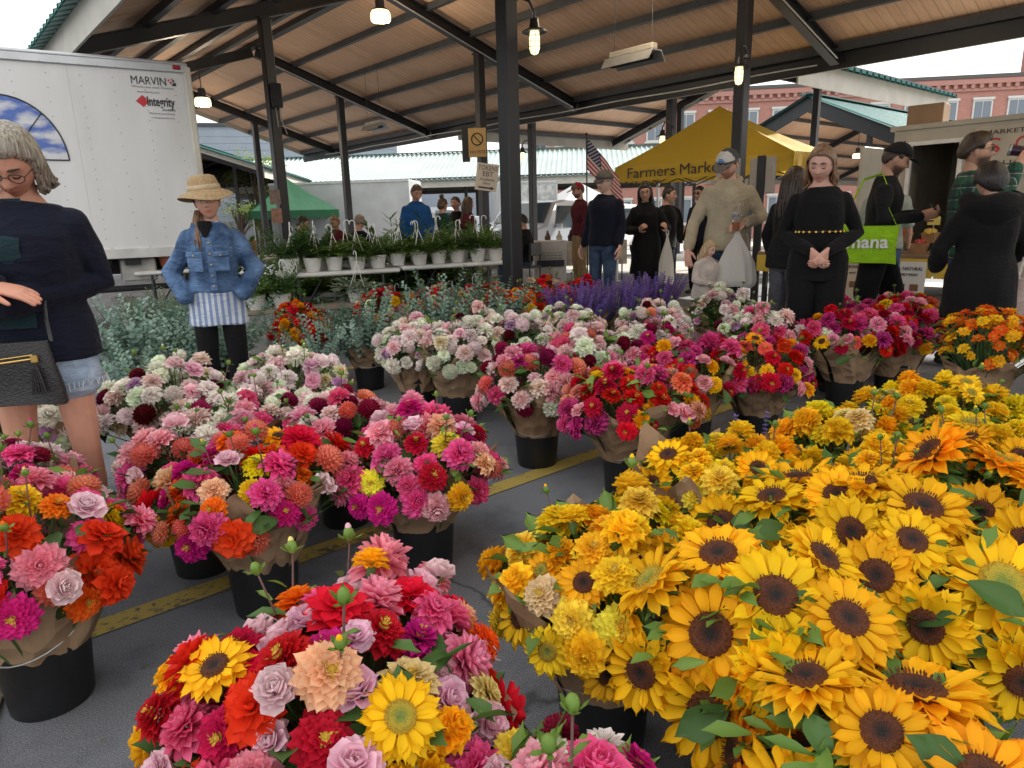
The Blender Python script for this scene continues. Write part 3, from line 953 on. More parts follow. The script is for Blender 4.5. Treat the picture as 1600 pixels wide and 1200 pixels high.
def f_bud(mb, rng):             # closed bud on its own stalk, base at origin
    h = .10
    bend = rng.uniform(-.02, .02)
    mb.tube([(0, 0, -.06), (bend * .3, 0, .02), (bend, 0, h)], [.0022, .002, .0018], 5, 3)
    mb.ball((bend, 0, h + .010), .0085, .0085, .012, 8, 6, 2, (.5, .8, 0, 1))
    if rng.random() < .4: mb.ball((bend, 0, h + .019), .0050, .0050, .008, 8, 5, 0, (.3, .6, 0, 1))
    for k in range(5):
        a = k * 1.2566; o = Vector((math.cos(a), math.sin(a), 0))
        petal(mb, Vector((bend, 0, h + .002)) + o * .004, o, (0, 0, 1), .020, .008, rng.uniform(.1, .7), rng.uniform(.0, .9), .2, .9, 0, 1, 3, .7, 2)
    for k in range(2):
        a = rng.random() * 6.28; o = Vector((math.cos(a), math.sin(a), 0))
        petal(mb, Vector((0, 0, .02 + .03 * k)), o, (0, 0, 1), .035, .012, .7, -.6, .15, .9, 0, 1, 3, .5, 2)
def f_leaf(mb, rng):            # one broad leaf, length .085
    petal(mb, (0, 0, 0), (1, 0, 0), (0, 0, 1), .085, .044, .35, -.75, .22, .8, 0, 1, 6, rng.random(), 0, .0012, .15, rng)
    mb.tube([(-.03, 0, -.012), (0, 0, -.001)], [.0016, .0014], 4, 0)

FL = {
 'dahlia': fl('dahlia', f_dahlia, 1, 6), 'open': fl('dahlia', f_open, 2, 4), 'zinnia': fl('zinnia', f_zinnia, 3, 6),
 'pompon': fl('pompon_dahlia', f_pompon, 4, 3), 'marigold': fl('marigold', f_marigold, 5, 4), 'lisianthus': fl('lisianthus', f_lisianthus, 6, 5),
 'sunflower': fl('sunflower', f_sunflower, 7, 7), 'cosmos': fl('cosmos', f_cosmos, 8, 2),
 'bud': fl('bud', f_bud, 9, 6, [M['petal'], M['centre'], M['leafb'], M['stemred']]),
 'leaf': fl('leaf', f_leaf, 10, 6, [M['leaf']]),
}
def mat_disc(name, c_rim, c_mid, c_in):
    mt, n, l, b = nt(name)
    tc = n.new('ShaderNodeTexCoord')
    ln = n.new('ShaderNodeVectorMath'); ln.operation = 'LENGTH'
    mp = n.new('ShaderNodeMapping'); mp.inputs['Scale'].default_value = (1, 1, 0)
    l.new(tc.outputs['Object'], mp.inputs['Vector']); l.new(mp.outputs['Vector'], ln.inputs[0])
    t = n.new('ShaderNodeTexVoronoi'); t.inputs['Scale'].default_value = 420; l.new(tc.outputs['Object'], t.inputs['Vector'])
    ad = n.new('ShaderNodeMath'); ad.operation = 'MULTIPLY_ADD'; ad.inputs[1].default_value = .010
    l.new(t.outputs['Color'], ad.inputs[0]); l.new(ln.outputs['Value'], ad.inputs[2])
    r = n.new('ShaderNodeMapRange'); r.inputs['From Max'].default_value = .042; l.new(ad.outputs['Value'], r.inputs['Value'])
    cr_ = n.new('ShaderNodeValToRGB'); e = cr_.color_ramp.elements
    e[0].position = .22; e[0].color = (*c_in, 1); e[1].position = .95; e[1].color = (*c_rim, 1)
    m_ = e.new(.5); m_.color = (*c_mid, 1)
    l.new(r.outputs['Result'], cr_.inputs['Fac']); l.new(cr_.outputs['Color'], b.inputs['Base Color'])
    b.inputs['Roughness'].default_value = .9
    bp = n.new('ShaderNodeBump'); bp.inputs['Strength'].default_value = 1.; bp.inputs['Distance'].default_value = .003
    l.new(t.outputs['Distance'], bp.inputs['Height']); l.new(bp.outputs['Normal'], b.inputs['Normal'])
    return mt
M['disc_brown'] = mat_disc('seed_disc_brown', (.17, .050, .012), (.085, .022, .008), (.018, .014, .012))
M['disc_green'] = mat_disc('seed_disc_green', (.60, .36, .02), (.42, .33, .03), (.20, .26, .05))
DISC = {'b': fl('seed_disc', f_sundisc, 21, 1, [M['disc_brown']])[0], 'g': fl('seed_disc', f_sundisc, 22, 1, [M['disc_green']])[0]}

# ---- colours (base colours)
C_ = dict(red=(.74, .016, .012), crimson=(.50, .008, .035), magenta=(.60, .018, .22), hot=(.82, .050, .27), pink=(.86, .20, .33), rose=(.86, .34, .44), blush=(.88, .63, .60),
          white=(.88, .86, .76), cream=(.82, .74, .50), coral=(.80, .17, .10), salmon=(.82, .28, .18), orange=(.84, .17, .012), amber=(.90, .50, .012), yellow=(.92, .64, .022),
          lemon=(.88, .72, .07), sun=(.90, .49, .010), peach=(.84, .50, .24), burg=(.13, .008, .022), wine=(.27, .010, .055), lilac=(.64, .36, .62), purple=(.20, .07, .42), mauve=(.82, .50, .60), paleyel=(.80, .66, .22))

def stems_mesh(tops, zb, rng, rb=.07):
    mb = MB()
    for p in tops:
        a = rng.random() * 6.28; r = rng.random() * rb
        b = Vector((r * math.cos(a), r * math.sin(a), zb))
        mid = b.lerp(p, .55) + Vector((0, 0, .03))
        mb.tube([b, mid, p], [.0035, .003, .0025], 4, 0, False)
    return mb

def leaf_mass(n, Rr, zc, hz, rng, size=.075, zlow=-.35):
    """filler leaves of a bouquet: many small leaves spread under the heads"""
    mb = MB()
    for k in range(n):
        z = rng.uniform(zlow, .95); a = rng.random() * 6.28
        rr = math.sqrt(max(0, 1 - max(z, 0) ** 2)) * (1 if z > 0 else 1 + z * .9)
        q = rng.uniform(.55, 1.04)
        p = Vector((Rr * rr * q * math.cos(a), Rr * rr * q * math.sin(a), zc + hz * z * q))
        d = Vector((math.cos(a + rng.uniform(-1, 1)), math.sin(a + rng.uniform(-1, 1)), rng.uniform(-.2, .8))).normalized()
        up = Vector((0, 0, 1)) - d * d.z
        up = (Matrix.Rotation(rng.uniform(-.9, .9), 3, d) @ up).normalized()
        L = size * rng.uniform(.6, 1.25)
        petal(mb, p, d, up, L, L * rng.uniform(.32, .5), 0, rng.uniform(-.9, .2), .2, .8, 0, 1, 3, rng.random(), 0, 0, .15, rng)
    return mb

def paper_sheet(rng, Rr, a0, span, z0=.17, z1=.42, r0=.112, lay=0.):
    """a crumpled sheet of kraft paper flaring out of the bucket, straight creases and pointed corners"""
    mb = MB()
    nu, nv = 34, 9
    ph = [rng.random() * 9 for _ in range(8)]
    k1 = rng.uniform(1.6, 2.6)
    cre = [(rng.uniform(0, 1), rng.uniform(-.5, .5), rng.uniform(.010, .026) * rng.choice((-1, 1)), rng.uniform(.05, .13)) for _ in range(11)]
    def fn(a, b):
        th = a0 + span * (a - .5)
        corner = abs(((a * k1 + ph[0]) % 1.0) - .5) * 2
        top = z1 - z0 - .06 + .10 * corner + .012 * math.sin(a * 17 + ph[1])
        r = (r0 + lay) + (Rr * (.90 + .16 * corner) - r0) * (b ** 1.08)
        for (ca, sl_, am, wd_) in cre:
            r += am * (.25 + b) * max(0, 1 - abs(a - ca - sl_ * (b - .5)) / wd_)
        r += .012 * b * noise.noise(Vector((a * 9 + ph[2], b * 4, ph[3])))
        fold = -.035 * max(0, b - .8) / .2 * (1 - corner) ** 2
        return Vector((r * math.cos(th), r * math.sin(th), z0 + top * b + fold + .014 * b * noise.noise(Vector((a * 8, ph[5], b * 2)))))
    mb.grid(fn, nu, nv)
    return mb.mesh('paper_wrap', M['kraft'], True, False, 11)

def make_bucket_mesh():
    mb = MB()
    mb.lathe([(.098, .0), (.100, .004), (.118, .225), (.1185, .232), (.128, .234), (.1285, .262), (.1265, .264), (.123, .262), (.1215, .24), (.116, .225), (.096, .012), (.0, .012)], 36)
    mb.lathe([(.0, .0005), (.098, .0)], 36)
    return mb.mesh('bucket_shell', M['blackplastic'], True, False, 40)
BUCKET = make_bucket_mesh()
def make_water():
    mb = MB(); mb.lathe([(.0, .15), (.108, .15)], 24); return mb
def handle_mesh():
    mb = MB()
    pts = [(.129 * math.cos(t), .129 * math.sin(t) * .96 - .0, .238 - .055 * math.sin(t) * 1.0) for t in [math.pi * k / 14 for k in range(15)]]
    mb.tube(pts, .0022, 5, 0)
    for s in (-1, 1): mb.ball((s * .129, 0, .238), .009, .007, .009, 8, 5)
    return mb.mesh('handle', M['galv'], True, False, 40)
HANDLE = handle_mesh()

def facing(n, rng, spin=True):
    q = Vector((0, 0, 1)).rotation_difference(n.normalized())
    return q @ Quaternion((0, 0, 1), rng.random() * 6.28)

NB = [0]
def bucket(x, y, label, rng):
    z = ground_z(x, y)
    r = empty('flower_bucket', (x, y, z), rng.random() * 6.28, label, 'bucket', 'black plastic flower buckets')
    r.rotation_euler = (0, 0, rng.random() * 6.28)
    link_mesh('bucket_shell', BUCKET, r)
    link_mesh('handle', HANDLE, r)
    return r

SIZE = dict(dahlia=1.05, open=1.15, zinnia=1.15, pompon=1.2, marigold=1.25, lisianthus=.88, sunflower=1.10, cosmos=1.2)
NAME = dict(dahlia='dahlia', open='dahlia', zinnia='zinnia', pompon='pompon_dahlia', marigold='marigold', lisianthus='lisianthus', sunflower='sunflower', cosmos='cosmos')
def bouquet(x, y, what, mix, n=46, dens=1.32, Rr=.24, zc=.395, hz=.205, seed=0, paper=3, leaves=90, bigleaf=5, buds=4, sc=1.0, where='', prange=(.22, .27), near=False, tilt=(0, 0), paper_z=.43, low=-.16, blab=None):
    """mix: list of (weight, kind, colour, tip-whiteness)"""
    rng = random.Random(seed * 7919 + 13)
    bucket(x, y, blab or ('black bucket of ' + what + where), rng)
    z = ground_z(x, y)
    root = empty('bouquet', (x, y, z), 0, ('bouquet of ' + what + where), 'bouquet', 'market flower bouquets')
    n = int(n * dens)
    tot = sum(m_[0] for m_ in mix)
    tops = []
    placed = []
    lph = rng.random() * 6.28
    kk = 0
    tries = 0
    while len(placed) < n and tries < n * 22:
        tries += 1
        q = rng.random() * tot
        for m_ in mix:
            q -= m_[0]
            if q <= 0: break
        kind, colname, wt = m_[1], m_[2], m_[3]
        s = SIZE[kind] * sc * rng.uniform(.78, 1.12) * (m_[4] if len(m_) > 4 else 1)
        rad = {'sunflower': .072, 'cosmos': .022, 'pompon': .032, 'marigold': .032, 'lisianthus': .036}.get(kind, .044) * s
        zz = rng.uniform(low, 1.0); a = rng.random() * 6.28318
        rr = math.sqrt(max(0, 1 - zz * zz)) if zz > 0 else 1 + zz * .28
        lay = rng.choice((1.0, 1.0, .90, .95, 1.06, 1.13)) * (1 + .09 * math.sin(2 * a + lph) + .06 * math.sin(3 * a + 2 * lph))
        p = Vector((Rr * rr * lay * math.cos(a) + tilt[0] * (zz + .3), Rr * rr * lay * math.sin(a) + tilt[1] * (zz + .3), zc + hz * zz * lay))
        ok = True
        for (pp, r2) in placed:
            if (pp - p).length < (rad + r2) * .68: ok = False; break
        if not ok: continue
        placed.append((p, rad))
        nrm = Vector((rr * math.cos(a), rr * math.sin(a), max(zz, -.1) * 1.15 + .22)) + Vector((rng.gauss(0, .30), rng.gauss(0, .30), rng.gauss(0, .2)))
        if kind == 'sunflower': nrm += Vector((-.22 * x, -.30 * y, .1)) / max(.6, math.hypot(x, y)) * 1.3
        me = rng.choice(FL[kind])
        rot = facing(nrm, rng)
        o = link_mesh(NAME[kind], me, root, p, rot, (s * rng.uniform(.92, 1.08), s * rng.uniform(.92, 1.08), s * rng.uniform(.8, 1.3)))
        c = C_[colname]
        j = rng.uniform(.88, 1.1)
        o.color = (min(1, c[0] * j), min(1, c[1] * j * rng.uniform(.85, 1.15)), min(1, c[2] * j), 1 - wt * .7)
        if kind == 'sunflower':
            d = link_mesh('seed_disc', DISC['g' if rng.random() < (.18 if colname == 'sun' else .75) else 'b'], o)
        tops.append(p - nrm.normalized() * .02 * s)
    st = stems_mesh(tops, .10, rng)
    so = st.build('stems', M['stem'], root, sharp=None); so['kind'] = 'stuff'
    if leaves:
        lo = leaf_mass(int(leaves * 1.5), Rr * 1.03, zc, hz, rng).build('foliage', M['leafb'] if seed % 3 == 0 or 13 <= seed <= 23 else M['leaf'], root, color=True, sharp=None); lo['kind'] = 'stuff'
    for k in range(int(bigleaf * 1.4)):
        zz = rng.uniform(-.25, .8); a = rng.random() * 6.28
        rr = math.sqrt(1 - max(0, zz) ** 2)
        p = Vector((Rr * .93 * rr * math.cos(a), Rr * .93 * rr * math.sin(a), zc + hz * zz * .93))
        nrm = Vector((rr * math.cos(a), rr * math.sin(a), zz + .6)) + Vector((rng.gauss(0, .4), rng.gauss(0, .4), 0))
        link_mesh('leaf', rng.choice(FL['leaf']), root, p, facing(nrm, rng), rng.uniform(.75, 1.35))
    if mix is MIX_SUN: buds = 0
    elif mix is MIX_YEL: buds = 2
    for k in range(buds):
        a = rng.random() * 6.28; r_ = Rr * rng.uniform(.1, .85)
        p = Vector((r_ * math.cos(a), r_ * math.sin(a), zc + hz * math.sqrt(max(0, 1 - (r_ / Rr) ** 2)) - .02))
        nrm = Vector((math.cos(a) * .35 * r_ / Rr, math.sin(a) * .35 * r_ / Rr, 1)) + Vector((rng.gauss(0, .15), rng.gauss(0, .15), 0))
        o = link_mesh('bud', rng.choice(FL['bud']), root, p, facing(nrm, rng), rng.uniform(.8, 1.25) * (1.0 if not near else 1.1))
        c = C_[rng.choice(mix)[2]]; o.color = (*c, 1)
    for k in range(paper):
        a0 = 2 * math.pi * (k + rng.uniform(-.15, .15)) / max(1, paper) - 1.57
        me = paper_sheet(rng, Rr * rng.uniform(.84, 1.02), a0, 2 * math.pi / paper * 1.22, z1=paper_z + rng.uniform(-.02, .03), lay=.004 * k)
        link_mesh('paper_wrap', me, root)
    return root

MIX_WARM = [(3, 'open', 'red', 0), (4, 'zinnia', 'orange', 0), (4, 'dahlia', 'hot', .15), (3, 'pompon', 'coral', .2), (3, 'dahlia', 'pink', .35), (3, 'zinnia', 'magenta', 0), (2, 'lisianthus', 'mauve', .5), (1.2, 'sunflower', 'sun', 0, .72), (2, 'zinnia', 'yellow', 0), (1.2, 'dahlia', 'peach', .4)]
MIX_PINK = [(5, 'dahlia', 'hot', .2), (4, 'dahlia', 'rose', .45), (3, 'dahlia', 'white', .3), (3, 'pompon', 'wine', 0), (3, 'zinnia', 'magenta', 0), (3, 'lisianthus', 'mauve', .5), (3, 'dahlia', 'blush', .5), (1.5, 'pompon', 'coral', .2)]
MIX_WHITE = [(6, 'dahlia', 'white', .4), (5, 'dahlia', 'blush', .6), (3, 'pompon', 'white', .4), (3, 'lisianthus', 'white', .5), (1.6, 'lisianthus', 'mauve', .4), (1.2, 'zinnia', 'lilac', .3), (.8, 'pompon', 'burg', 0), (1.2, 'zinnia', 'cream', .3)]
MIX_RED = [(6, 'zinnia', 'red', 0), (5, 'zinnia', 'crimson', 0), (4, 'dahlia', 'magenta', .1), (3, 'dahlia', 'hot', .2), (3, 'zinnia', 'coral', 0), (1.8, 'sunflower', 'sun', 0, .75), (2, 'zinnia', 'yellow', 0), (2, 'lisianthus', 'rose', .4), (1.5, 'marigold', 'amber', 0)]
MIX_YEL = [(6, 'marigold', 'yellow', 0, 1.15), (5, 'zinnia', 'yellow', 0), (3.5, 'sunflower', 'sun', 0, .72), (2, 'sunflower', 'yellow', 0, .68), (2, 'zinnia', 'lemon', 0), (2, 'marigold', 'amber', 0, 1.1), (1.2, 'zinnia', 'paleyel', .4)]
MIX_SUN = [(1, 'sunflower', 'sun', 0, 1.14)]
MIX_FAR = [(4, 'zinnia', 'red', 0), (3, 'zinnia', 'orange', 0), (3, 'zinnia', 'crimson', 0), (2, 'marigold', 'amber', 0), (2, 'dahlia', 'pink', .3), (1.5, 'zinnia', 'cream', .3)]

BQ = [  # x, y, description, mix, options
 (-1.28, 1.64, 'coral zinnias, peach dahlia and a sunflower', MIX_WARM, dict(n=50, Rr=.265, seed=1, near=True, bigleaf=9, where=' beside the gravel edge', prange=(.24, .29))),
 (-.84, 2.08, 'scarlet dahlias, orange zinnias and pale lisianthus', MIX_WARM, dict(n=54, Rr=.27, seed=2, zc=0.375, hz=0.185, near=True, bigleaf=9, where=' astride the yellow line', prange=(.25, .30))),
 (-.34, 2.34, 'hot pink dahlias, peach dahlia and yellow zinnias', MIX_WARM[2:] + MIX_PINK[:2] + [(3, 'zinnia', 'lemon', 0), (3, 'zinnia', 'crimson', 0)], dict(n=56, Rr=.275, seed=3, zc=0.37, hz=0.18, near=True, bigleaf=8, where=' on open asphalt', prange=(.22, .30))),
 (-1.17, 2.36, 'magenta and lilac dahlias with dark stems', MIX_PINK, dict(n=46, Rr=.23, seed=4, zc=0.36, hz=0.17, where=' tucked behind the scarlet bouquet', paper=2)),
 (-.72, 2.74, 'pink, white and wine-red dahlias', MIX_PINK + MIX_WHITE[:1], dict(n=50, Rr=.25, seed=5, zc=0.36, hz=0.165, where=' behind the scarlet dahlia bouquet', paper=2)),
 (-1.62, 2.02, 'magenta dahlias and pink lisianthus', MIX_PINK, dict(n=52, Rr=.26, seed=6, zc=0.36, hz=0.18, where=' before the woman with the handbag', buds=7)),
 (-1.17, 2.90, 'rose-pink and white dahlias', MIX_PINK[:4] + MIX_WHITE[:3], dict(n=46, Rr=.25, seed=7, zc=0.355, hz=0.165, buds=5, where=' between the pale and scarlet bunches', paper=2)),
 (-1.62, 3.18, 'blush and white dahlias', MIX_WHITE, dict(n=54, Rr=.28, seed=8, where=' behind the woman with the handbag', leaves=60)),
 (-1.13, 3.42, 'white dahlias with burgundy accents', MIX_WHITE, dict(n=52, Rr=.26, seed=9, where=' in front of the eucalyptus')),
 (-2.12, 2.86, 'cream and blush dahlias', MIX_WHITE, dict(n=46, Rr=.26, seed=10, where=' behind the legs of the woman in denim shorts', leaves=80)),
 (-.31, 1.02, 'big scarlet dahlias, magenta zinnias and pink lisianthus', [(4, 'open', 'red', 0, 1.0), (4, 'dahlia', 'pink', .3, 1.05), (3, 'zinnia', 'crimson', 0, 1.05), (3, 'zinnia', 'magenta', 0, 1.0), (4, 'lisianthus', 'mauve', .4, .9), (2, 'zinnia', 'orange', 0), (2, 'zinnia', 'peach', .2), (2, 'zinnia', 'paleyel', .2), (2.5, 'dahlia', 'hot', .2, .95), (1.6, 'sunflower', 'sun', 0, .8), (2, 'marigold', 'amber', 0)], dict(n=84, Rr=.27, seed=11, near=True, bigleaf=16, buds=5, hz=.20)),
 (.07, .80, 'pink lisianthus and striped crimson zinnias', MIX_PINK, dict(n=22, Rr=.13, zc=.34, hz=.16, seed=12, near=True, bigleaf=6, paper=0, buds=2, where=' beside the big scarlet bunch')),
 (.20, 1.44, 'yellow zinnias, marigolds and small sunflowers', MIX_YEL, dict(n=44, Rr=.235, leaves=150, seed=13, zc=0.38, hz=0.19, near=True, bigleaf=12, paper_z=.47, where=' with paper open at its side')),
 (.63, 1.97, 'golden marigolds and zinnias', MIX_YEL, dict(n=42, Rr=.265, leaves=150, seed=14, zc=0.37, hz=0.175, bigleaf=8, paper_z=.50, where=' beside a salvia stem')),
 (1.15, 2.26, 'yellow zinnias with a few dark sunflowers', MIX_YEL, dict(n=42, Rr=.26, leaves=140, seed=15, zc=0.37, hz=0.175, bigleaf=8, where=' toward the orange cosmos')),
 (1.74, 2.66, 'mixed yellow zinnias and sunflowers', MIX_YEL, dict(n=40, Rr=.26, leaves=130, seed=16, zc=0.37, hz=0.17, bigleaf=6, where=' below the orange cosmos')),
 (1.02, 1.76, 'yellow sunflowers and one crimson zinnia', MIX_YEL + [(.7, 'zinnia', 'crimson', 0), (.5, 'dahlia', 'hot', .2)], dict(n=38, Rr=.27, leaves=150, seed=17, zc=0.37, hz=0.175, bigleaf=10)),
 (1.45, 2.00, 'pale-centred sunflowers', [(4, 'sunflower', 'yellow', 0, .95), (2, 'sunflower', 'sun', 0, .9), (2, 'marigold', 'yellow', 0)], dict(n=28, Rr=.27, leaves=150, seed=18, zc=0.37, hz=0.18, bigleaf=10, paper=1)),
 (.47, 1.20, 'big dark-eyed sunflowers', MIX_SUN, dict(n=15, Rr=.22, leaves=150, seed=19, near=True, bigleaf=16, paper=0, buds=2, where=' beside the yellow zinnias', low=-.2)),
 (.86, 1.36, 'large sunflowers on thick stems', MIX_SUN, dict(n=16, Rr=.24, leaves=160, seed=20, near=True, bigleaf=18, paper=0, buds=1, low=.02)),
 (.56, .90, 'drooping wide sunflowers', MIX_SUN, dict(n=12, Rr=.20, leaves=130, seed=21, near=True, bigleaf=14, paper=0, buds=1, zc=.34, hz=.19, low=-.2)),
 (1.22, 1.60, 'sunflowers with leafy green collars', MIX_SUN, dict(n=16, Rr=.27, leaves=160, seed=22, near=True, bigleaf=18, paper=0, buds=1, low=-.2)),
 (.76, 1.58, 'upturned sunflowers', MIX_SUN, dict(n=15, Rr=.25, leaves=150, seed=23, near=True, bigleaf=16, paper=0, buds=1, low=-.1)),
 # middle rows
 (-.61, 4.36, 'white dahlias and lilac lisianthus', MIX_WHITE, dict(n=42, Rr=.22, seed=24, where=' next to the eucalyptus bucket')),
 (-.33, 4.20, 'cream and white dahlias', MIX_WHITE, dict(n=46, Rr=.24, seed=25, where=' in a tall crumpled paper wrap', paper_z=.46)),
 (.05, 4.46, 'small white and blush dahlias', MIX_WHITE, dict(n=46, Rr=.25, seed=26)),
 (.40, 4.76, 'white, mauve and cream dahlias', MIX_WHITE, dict(n=44, Rr=.25, seed=27, where=' before the purple salvia')),
 (-.24, 4.88, 'white dahlias mixed with silver leaves', MIX_WHITE, dict(n=40, Rr=.24, seed=28, where=' beside the eucalyptus')),
 (.12, 3.38, 'pale pink and wine dahlias', MIX_PINK, dict(n=50, Rr=.25, seed=29, zc=0.385, hz=0.185, where=' in neat brown paper near the yellow line', paper_z=.45)),
 (.52, 2.98, 'salmon dahlias and crimson zinnias', MIX_RED + [(3, 'dahlia', 'salmon', .3)], dict(n=54, Rr=.265, seed=30, zc=0.38, hz=0.185, bigleaf=8, where=' on the yellow line', prange=(.23, .28))),
 (.95, 3.54, 'red zinnias over a broad paper wrap', MIX_RED, dict(n=48, Rr=.26, seed=31, zc=0.385, hz=0.185, paper_z=.46, prange=(.25, .30))),
 (1.34, 3.62, 'red zinnias with two sunflowers at the rim', MIX_RED, dict(n=50, Rr=.26, seed=32, zc=0.385, hz=0.185, bigleaf=9)),
 (2.14, 4.30, 'pink zinnias and yellow marigolds', MIX_RED + MIX_PINK[:3], dict(n=50, Rr=.27, seed=33, where=' before the woman in black', paper_z=.45, prange=(.25, .29))),
 (2.52, 4.42, 'magenta dahlias and red zinnias', MIX_RED + MIX_PINK[:1], dict(n=46, Rr=.25, seed=34, where=' near the man with the green bag')),
 (2.88, 5.02, 'yellow and red zinnias', MIX_RED, dict(n=44, Rr=.25, seed=35, where=' next to the woman in the black hooded coat')),
 (1.62, 4.40, 'white and pink dahlias', MIX_WHITE + MIX_PINK[:3], dict(n=46, Rr=.25, seed=36, where=' between red zinnias and salvia')),
 (1.04, 4.88, 'white and mauve lisianthus', MIX_WHITE, dict(n=44, Rr=.25, seed=37, where=' near the little girl')),
 (1.74, 5.55, 'pale blush dahlias with much greenery', MIX_WHITE, dict(n=36, Rr=.26, seed=38, leaves=200, where=' below the little girl')),
 (.46, 3.92, 'pink zinnias and cream dahlias', MIX_PINK + MIX_WHITE[:2], dict(n=44, Rr=.23, seed=39)),
 (.80, 4.02, 'pink dahlias with yellow buds', MIX_PINK + [(3, 'zinnia', 'coral', .1)], dict(n=42, Rr=.22, seed=40, buds=8)),
 (2.42, 5.20, 'dusty pink dahlias', MIX_PINK + MIX_WHITE[:2], dict(n=42, Rr=.25, seed=41, where=' behind the pink zinnias')),
 (-1.66, 5.42, 'dark red and orange zinnias', MIX_FAR[:4], dict(n=40, Rr=.21, seed=42, where=' left of the eucalyptus bucket', prange=(.20, .24))),
 (-1.20, 6.50, 'deep red zinnias', MIX_FAR, dict(n=34, Rr=.24, seed=43, where=' beyond the eucalyptus')),
 (-.72, 6.72, 'red and yellow zinnias', MIX_FAR, dict(n=36, Rr=.24, seed=44, where=' under the plant table')),
 (-.24, 6.55, 'orange zinnias and cream asters', MIX_FAR, dict(n=36, Rr=.24, seed=45, where=' at the foot of the steel column')),
 (.10, 6.16, 'amber marigolds and orange zinnias', [(4, 'marigold', 'amber', 0), (4, 'zinnia', 'orange', 0), (2, 'zinnia', 'red', 0)], dict(n=38, Rr=.22, seed=46, where=' in front of the steel column')),
 (.72, 6.95, 'crimson zinnias', [(4, 'zinnia', 'crimson', 0), (3, 'zinnia', 'red', 0), (1, 'zinnia', 'pink', 0)], dict(n=40, Rr=.26, seed=47, where=' behind the purple salvia')),
 (.38, 7.30, 'pink and scarlet zinnias', MIX_FAR, dict(n=36, Rr=.25, seed=48, where=' right of the steel column')),
]
for (x, y, what, mix, kw) in BQ:
    bouquet(x, y, what, mix, **kw)

fb_ = [o for o in COL.objects if o.name.startswith('bouquet') and 'big scarlet' in o.get('label', '')][0]
for (p_, n_, kind_, col_, s_) in (((-.36, -.10, .34), (-.9, -.25, .25), 'marigold', 'yellow', 1.0), ((-.30, .06, .46), (-.6, -.2, .8), 'marigold', 'amber', 1.15), ((.30, -.12, .44), (.4, -.6, .7), 'zinnia', 'lemon', .9)):
    o = link_mesh(NAME[kind_], FL[kind_][0], fb_, p_, facing(Vector(n_), random.Random(5)), s_); o.color = (*C_[col_], 1)
    mb = MB(); q_ = Vector(p_); mb.tube([q_ - Vector(n_).normalized() * .015, q_ * .72 + Vector((0, 0, .03)), Vector((q_.x * .35, q_.y * .35, .26))], [.004, .0035, .003], 6); mb.build('stem', M['stem'], fb_)

# ---- orange cosmos on wiry stems
def wiry(x, y, label, blabel, n=120, seed=60, cols=('orange', 'amber'), kind='cosmos', sc=1.3):
    rng = random.Random(seed)
    bucket(x, y, blabel, rng)
    root = empty('bouquet', (x, y, 0), 0, label, 'bouquet', 'market flower bouquets')
    tops = []
    for k in range(n):
        a = rng.random() * 6.28; zz = rng.uniform(-.2, 1); rr = math.sqrt(1 - max(0, zz) ** 2) * rng.uniform(.6, 1.1)
        p = Vector((.27 * rr * math.cos(a), .27 * rr * math.sin(a), .46 + .22 * zz))
        nrm = Vector((rr * math.cos(a), rr * math.sin(a), zz + .4)) + Vector((rng.gauss(0, .4), rng.gauss(0, .4), rng.gauss(0, .3)))
        o = link_mesh(NAME[kind], rng.choice(FL[kind]), root, p, facing(nrm, rng), sc * rng.uniform(.8, 1.2))
        o.color = (*C_[rng.choice(cols)], 1); tops.append(p)
    so = stems_mesh(tops, .12, rng).build('stems', M['stem'], root, sharp=None); so['kind'] = 'stuff'
    lo = leaf_mass(140, .25, .42, .2, rng, .05).build('foliage', M['leafb'], root, color=True, sharp=None); lo['kind'] = 'stuff'
    link_mesh('paper_wrap', paper_sheet(rng, .22, -2.0, 3.4), root)
wiry(2.66, 3.78, 'bouquet of small orange cosmos on wiry stems below the hooded coat', 'black bucket holding the orange cosmos')
wiry(2.98, 3.45, 'second bunch of amber cosmos overlapping the orange cosmos', 'black bucket holding the amber cosmos', 90, 61)

# ---- eucalyptus
def sprig_mesh(seed, L=.42, pairs=15, leaf=.024, mats=None, lw=.8, droop=.25):
    rng = random.Random(seed)
    mb = MB()
    pts = []
    bx, by = rng.uniform(-.05, .05), rng.uniform(-.05, .05)
    for i in range(8):
        s = i / 7
        pts.append(Vector((bx * s * s + droop * .12 * s ** 2.2, by * s * s, L * s * (1 - .12 * s))))
    mb.tube(pts, [.003 - .0022 * i / 7 for i in range(8)], 5, 1, False, (0, .5, 0, 1))
    for k in range(pairs):
        s = .18 + .82 * k / (pairs - 1)
        i = min(6, int(s * 7)); f = s * 7 - i
        p = pts[i].lerp(pts[i + 1], f)
        a0 = k * 1.57 + rng.uniform(-.4, .4)
        for h in (0, math.pi):
            o = Vector((math.cos(a0 + h), math.sin(a0 + h), 0))
            l = leaf * (1.15 - .55 * s) * rng.uniform(.8, 1.2)
            petal(mb, p + o * .002, o, (0, 0, 1), l * 1.35, l * 1.35 * lw, rng.uniform(.1, .7), rng.uniform(-.6, .3), .12, .32, 0, 1, 3, rng.random(), 0, 0, .3, rng)
    return mb.mesh('sprig', mats, True, True)
EUC = [sprig_mesh(70 + i, .40 + .05 * i, 17, .026, [M['euc'], M['stem']]) for i in range(4)]
EUCR = [sprig_mesh(80 + i, .40, 11, .042, [M['euc'], M['stem']], 1.0) for i in range(2)]
HERB = [sprig_mesh(90 + i, .42, 26, .026, [M['herb'], M['stem']], .22, .1) for i in range(3)]
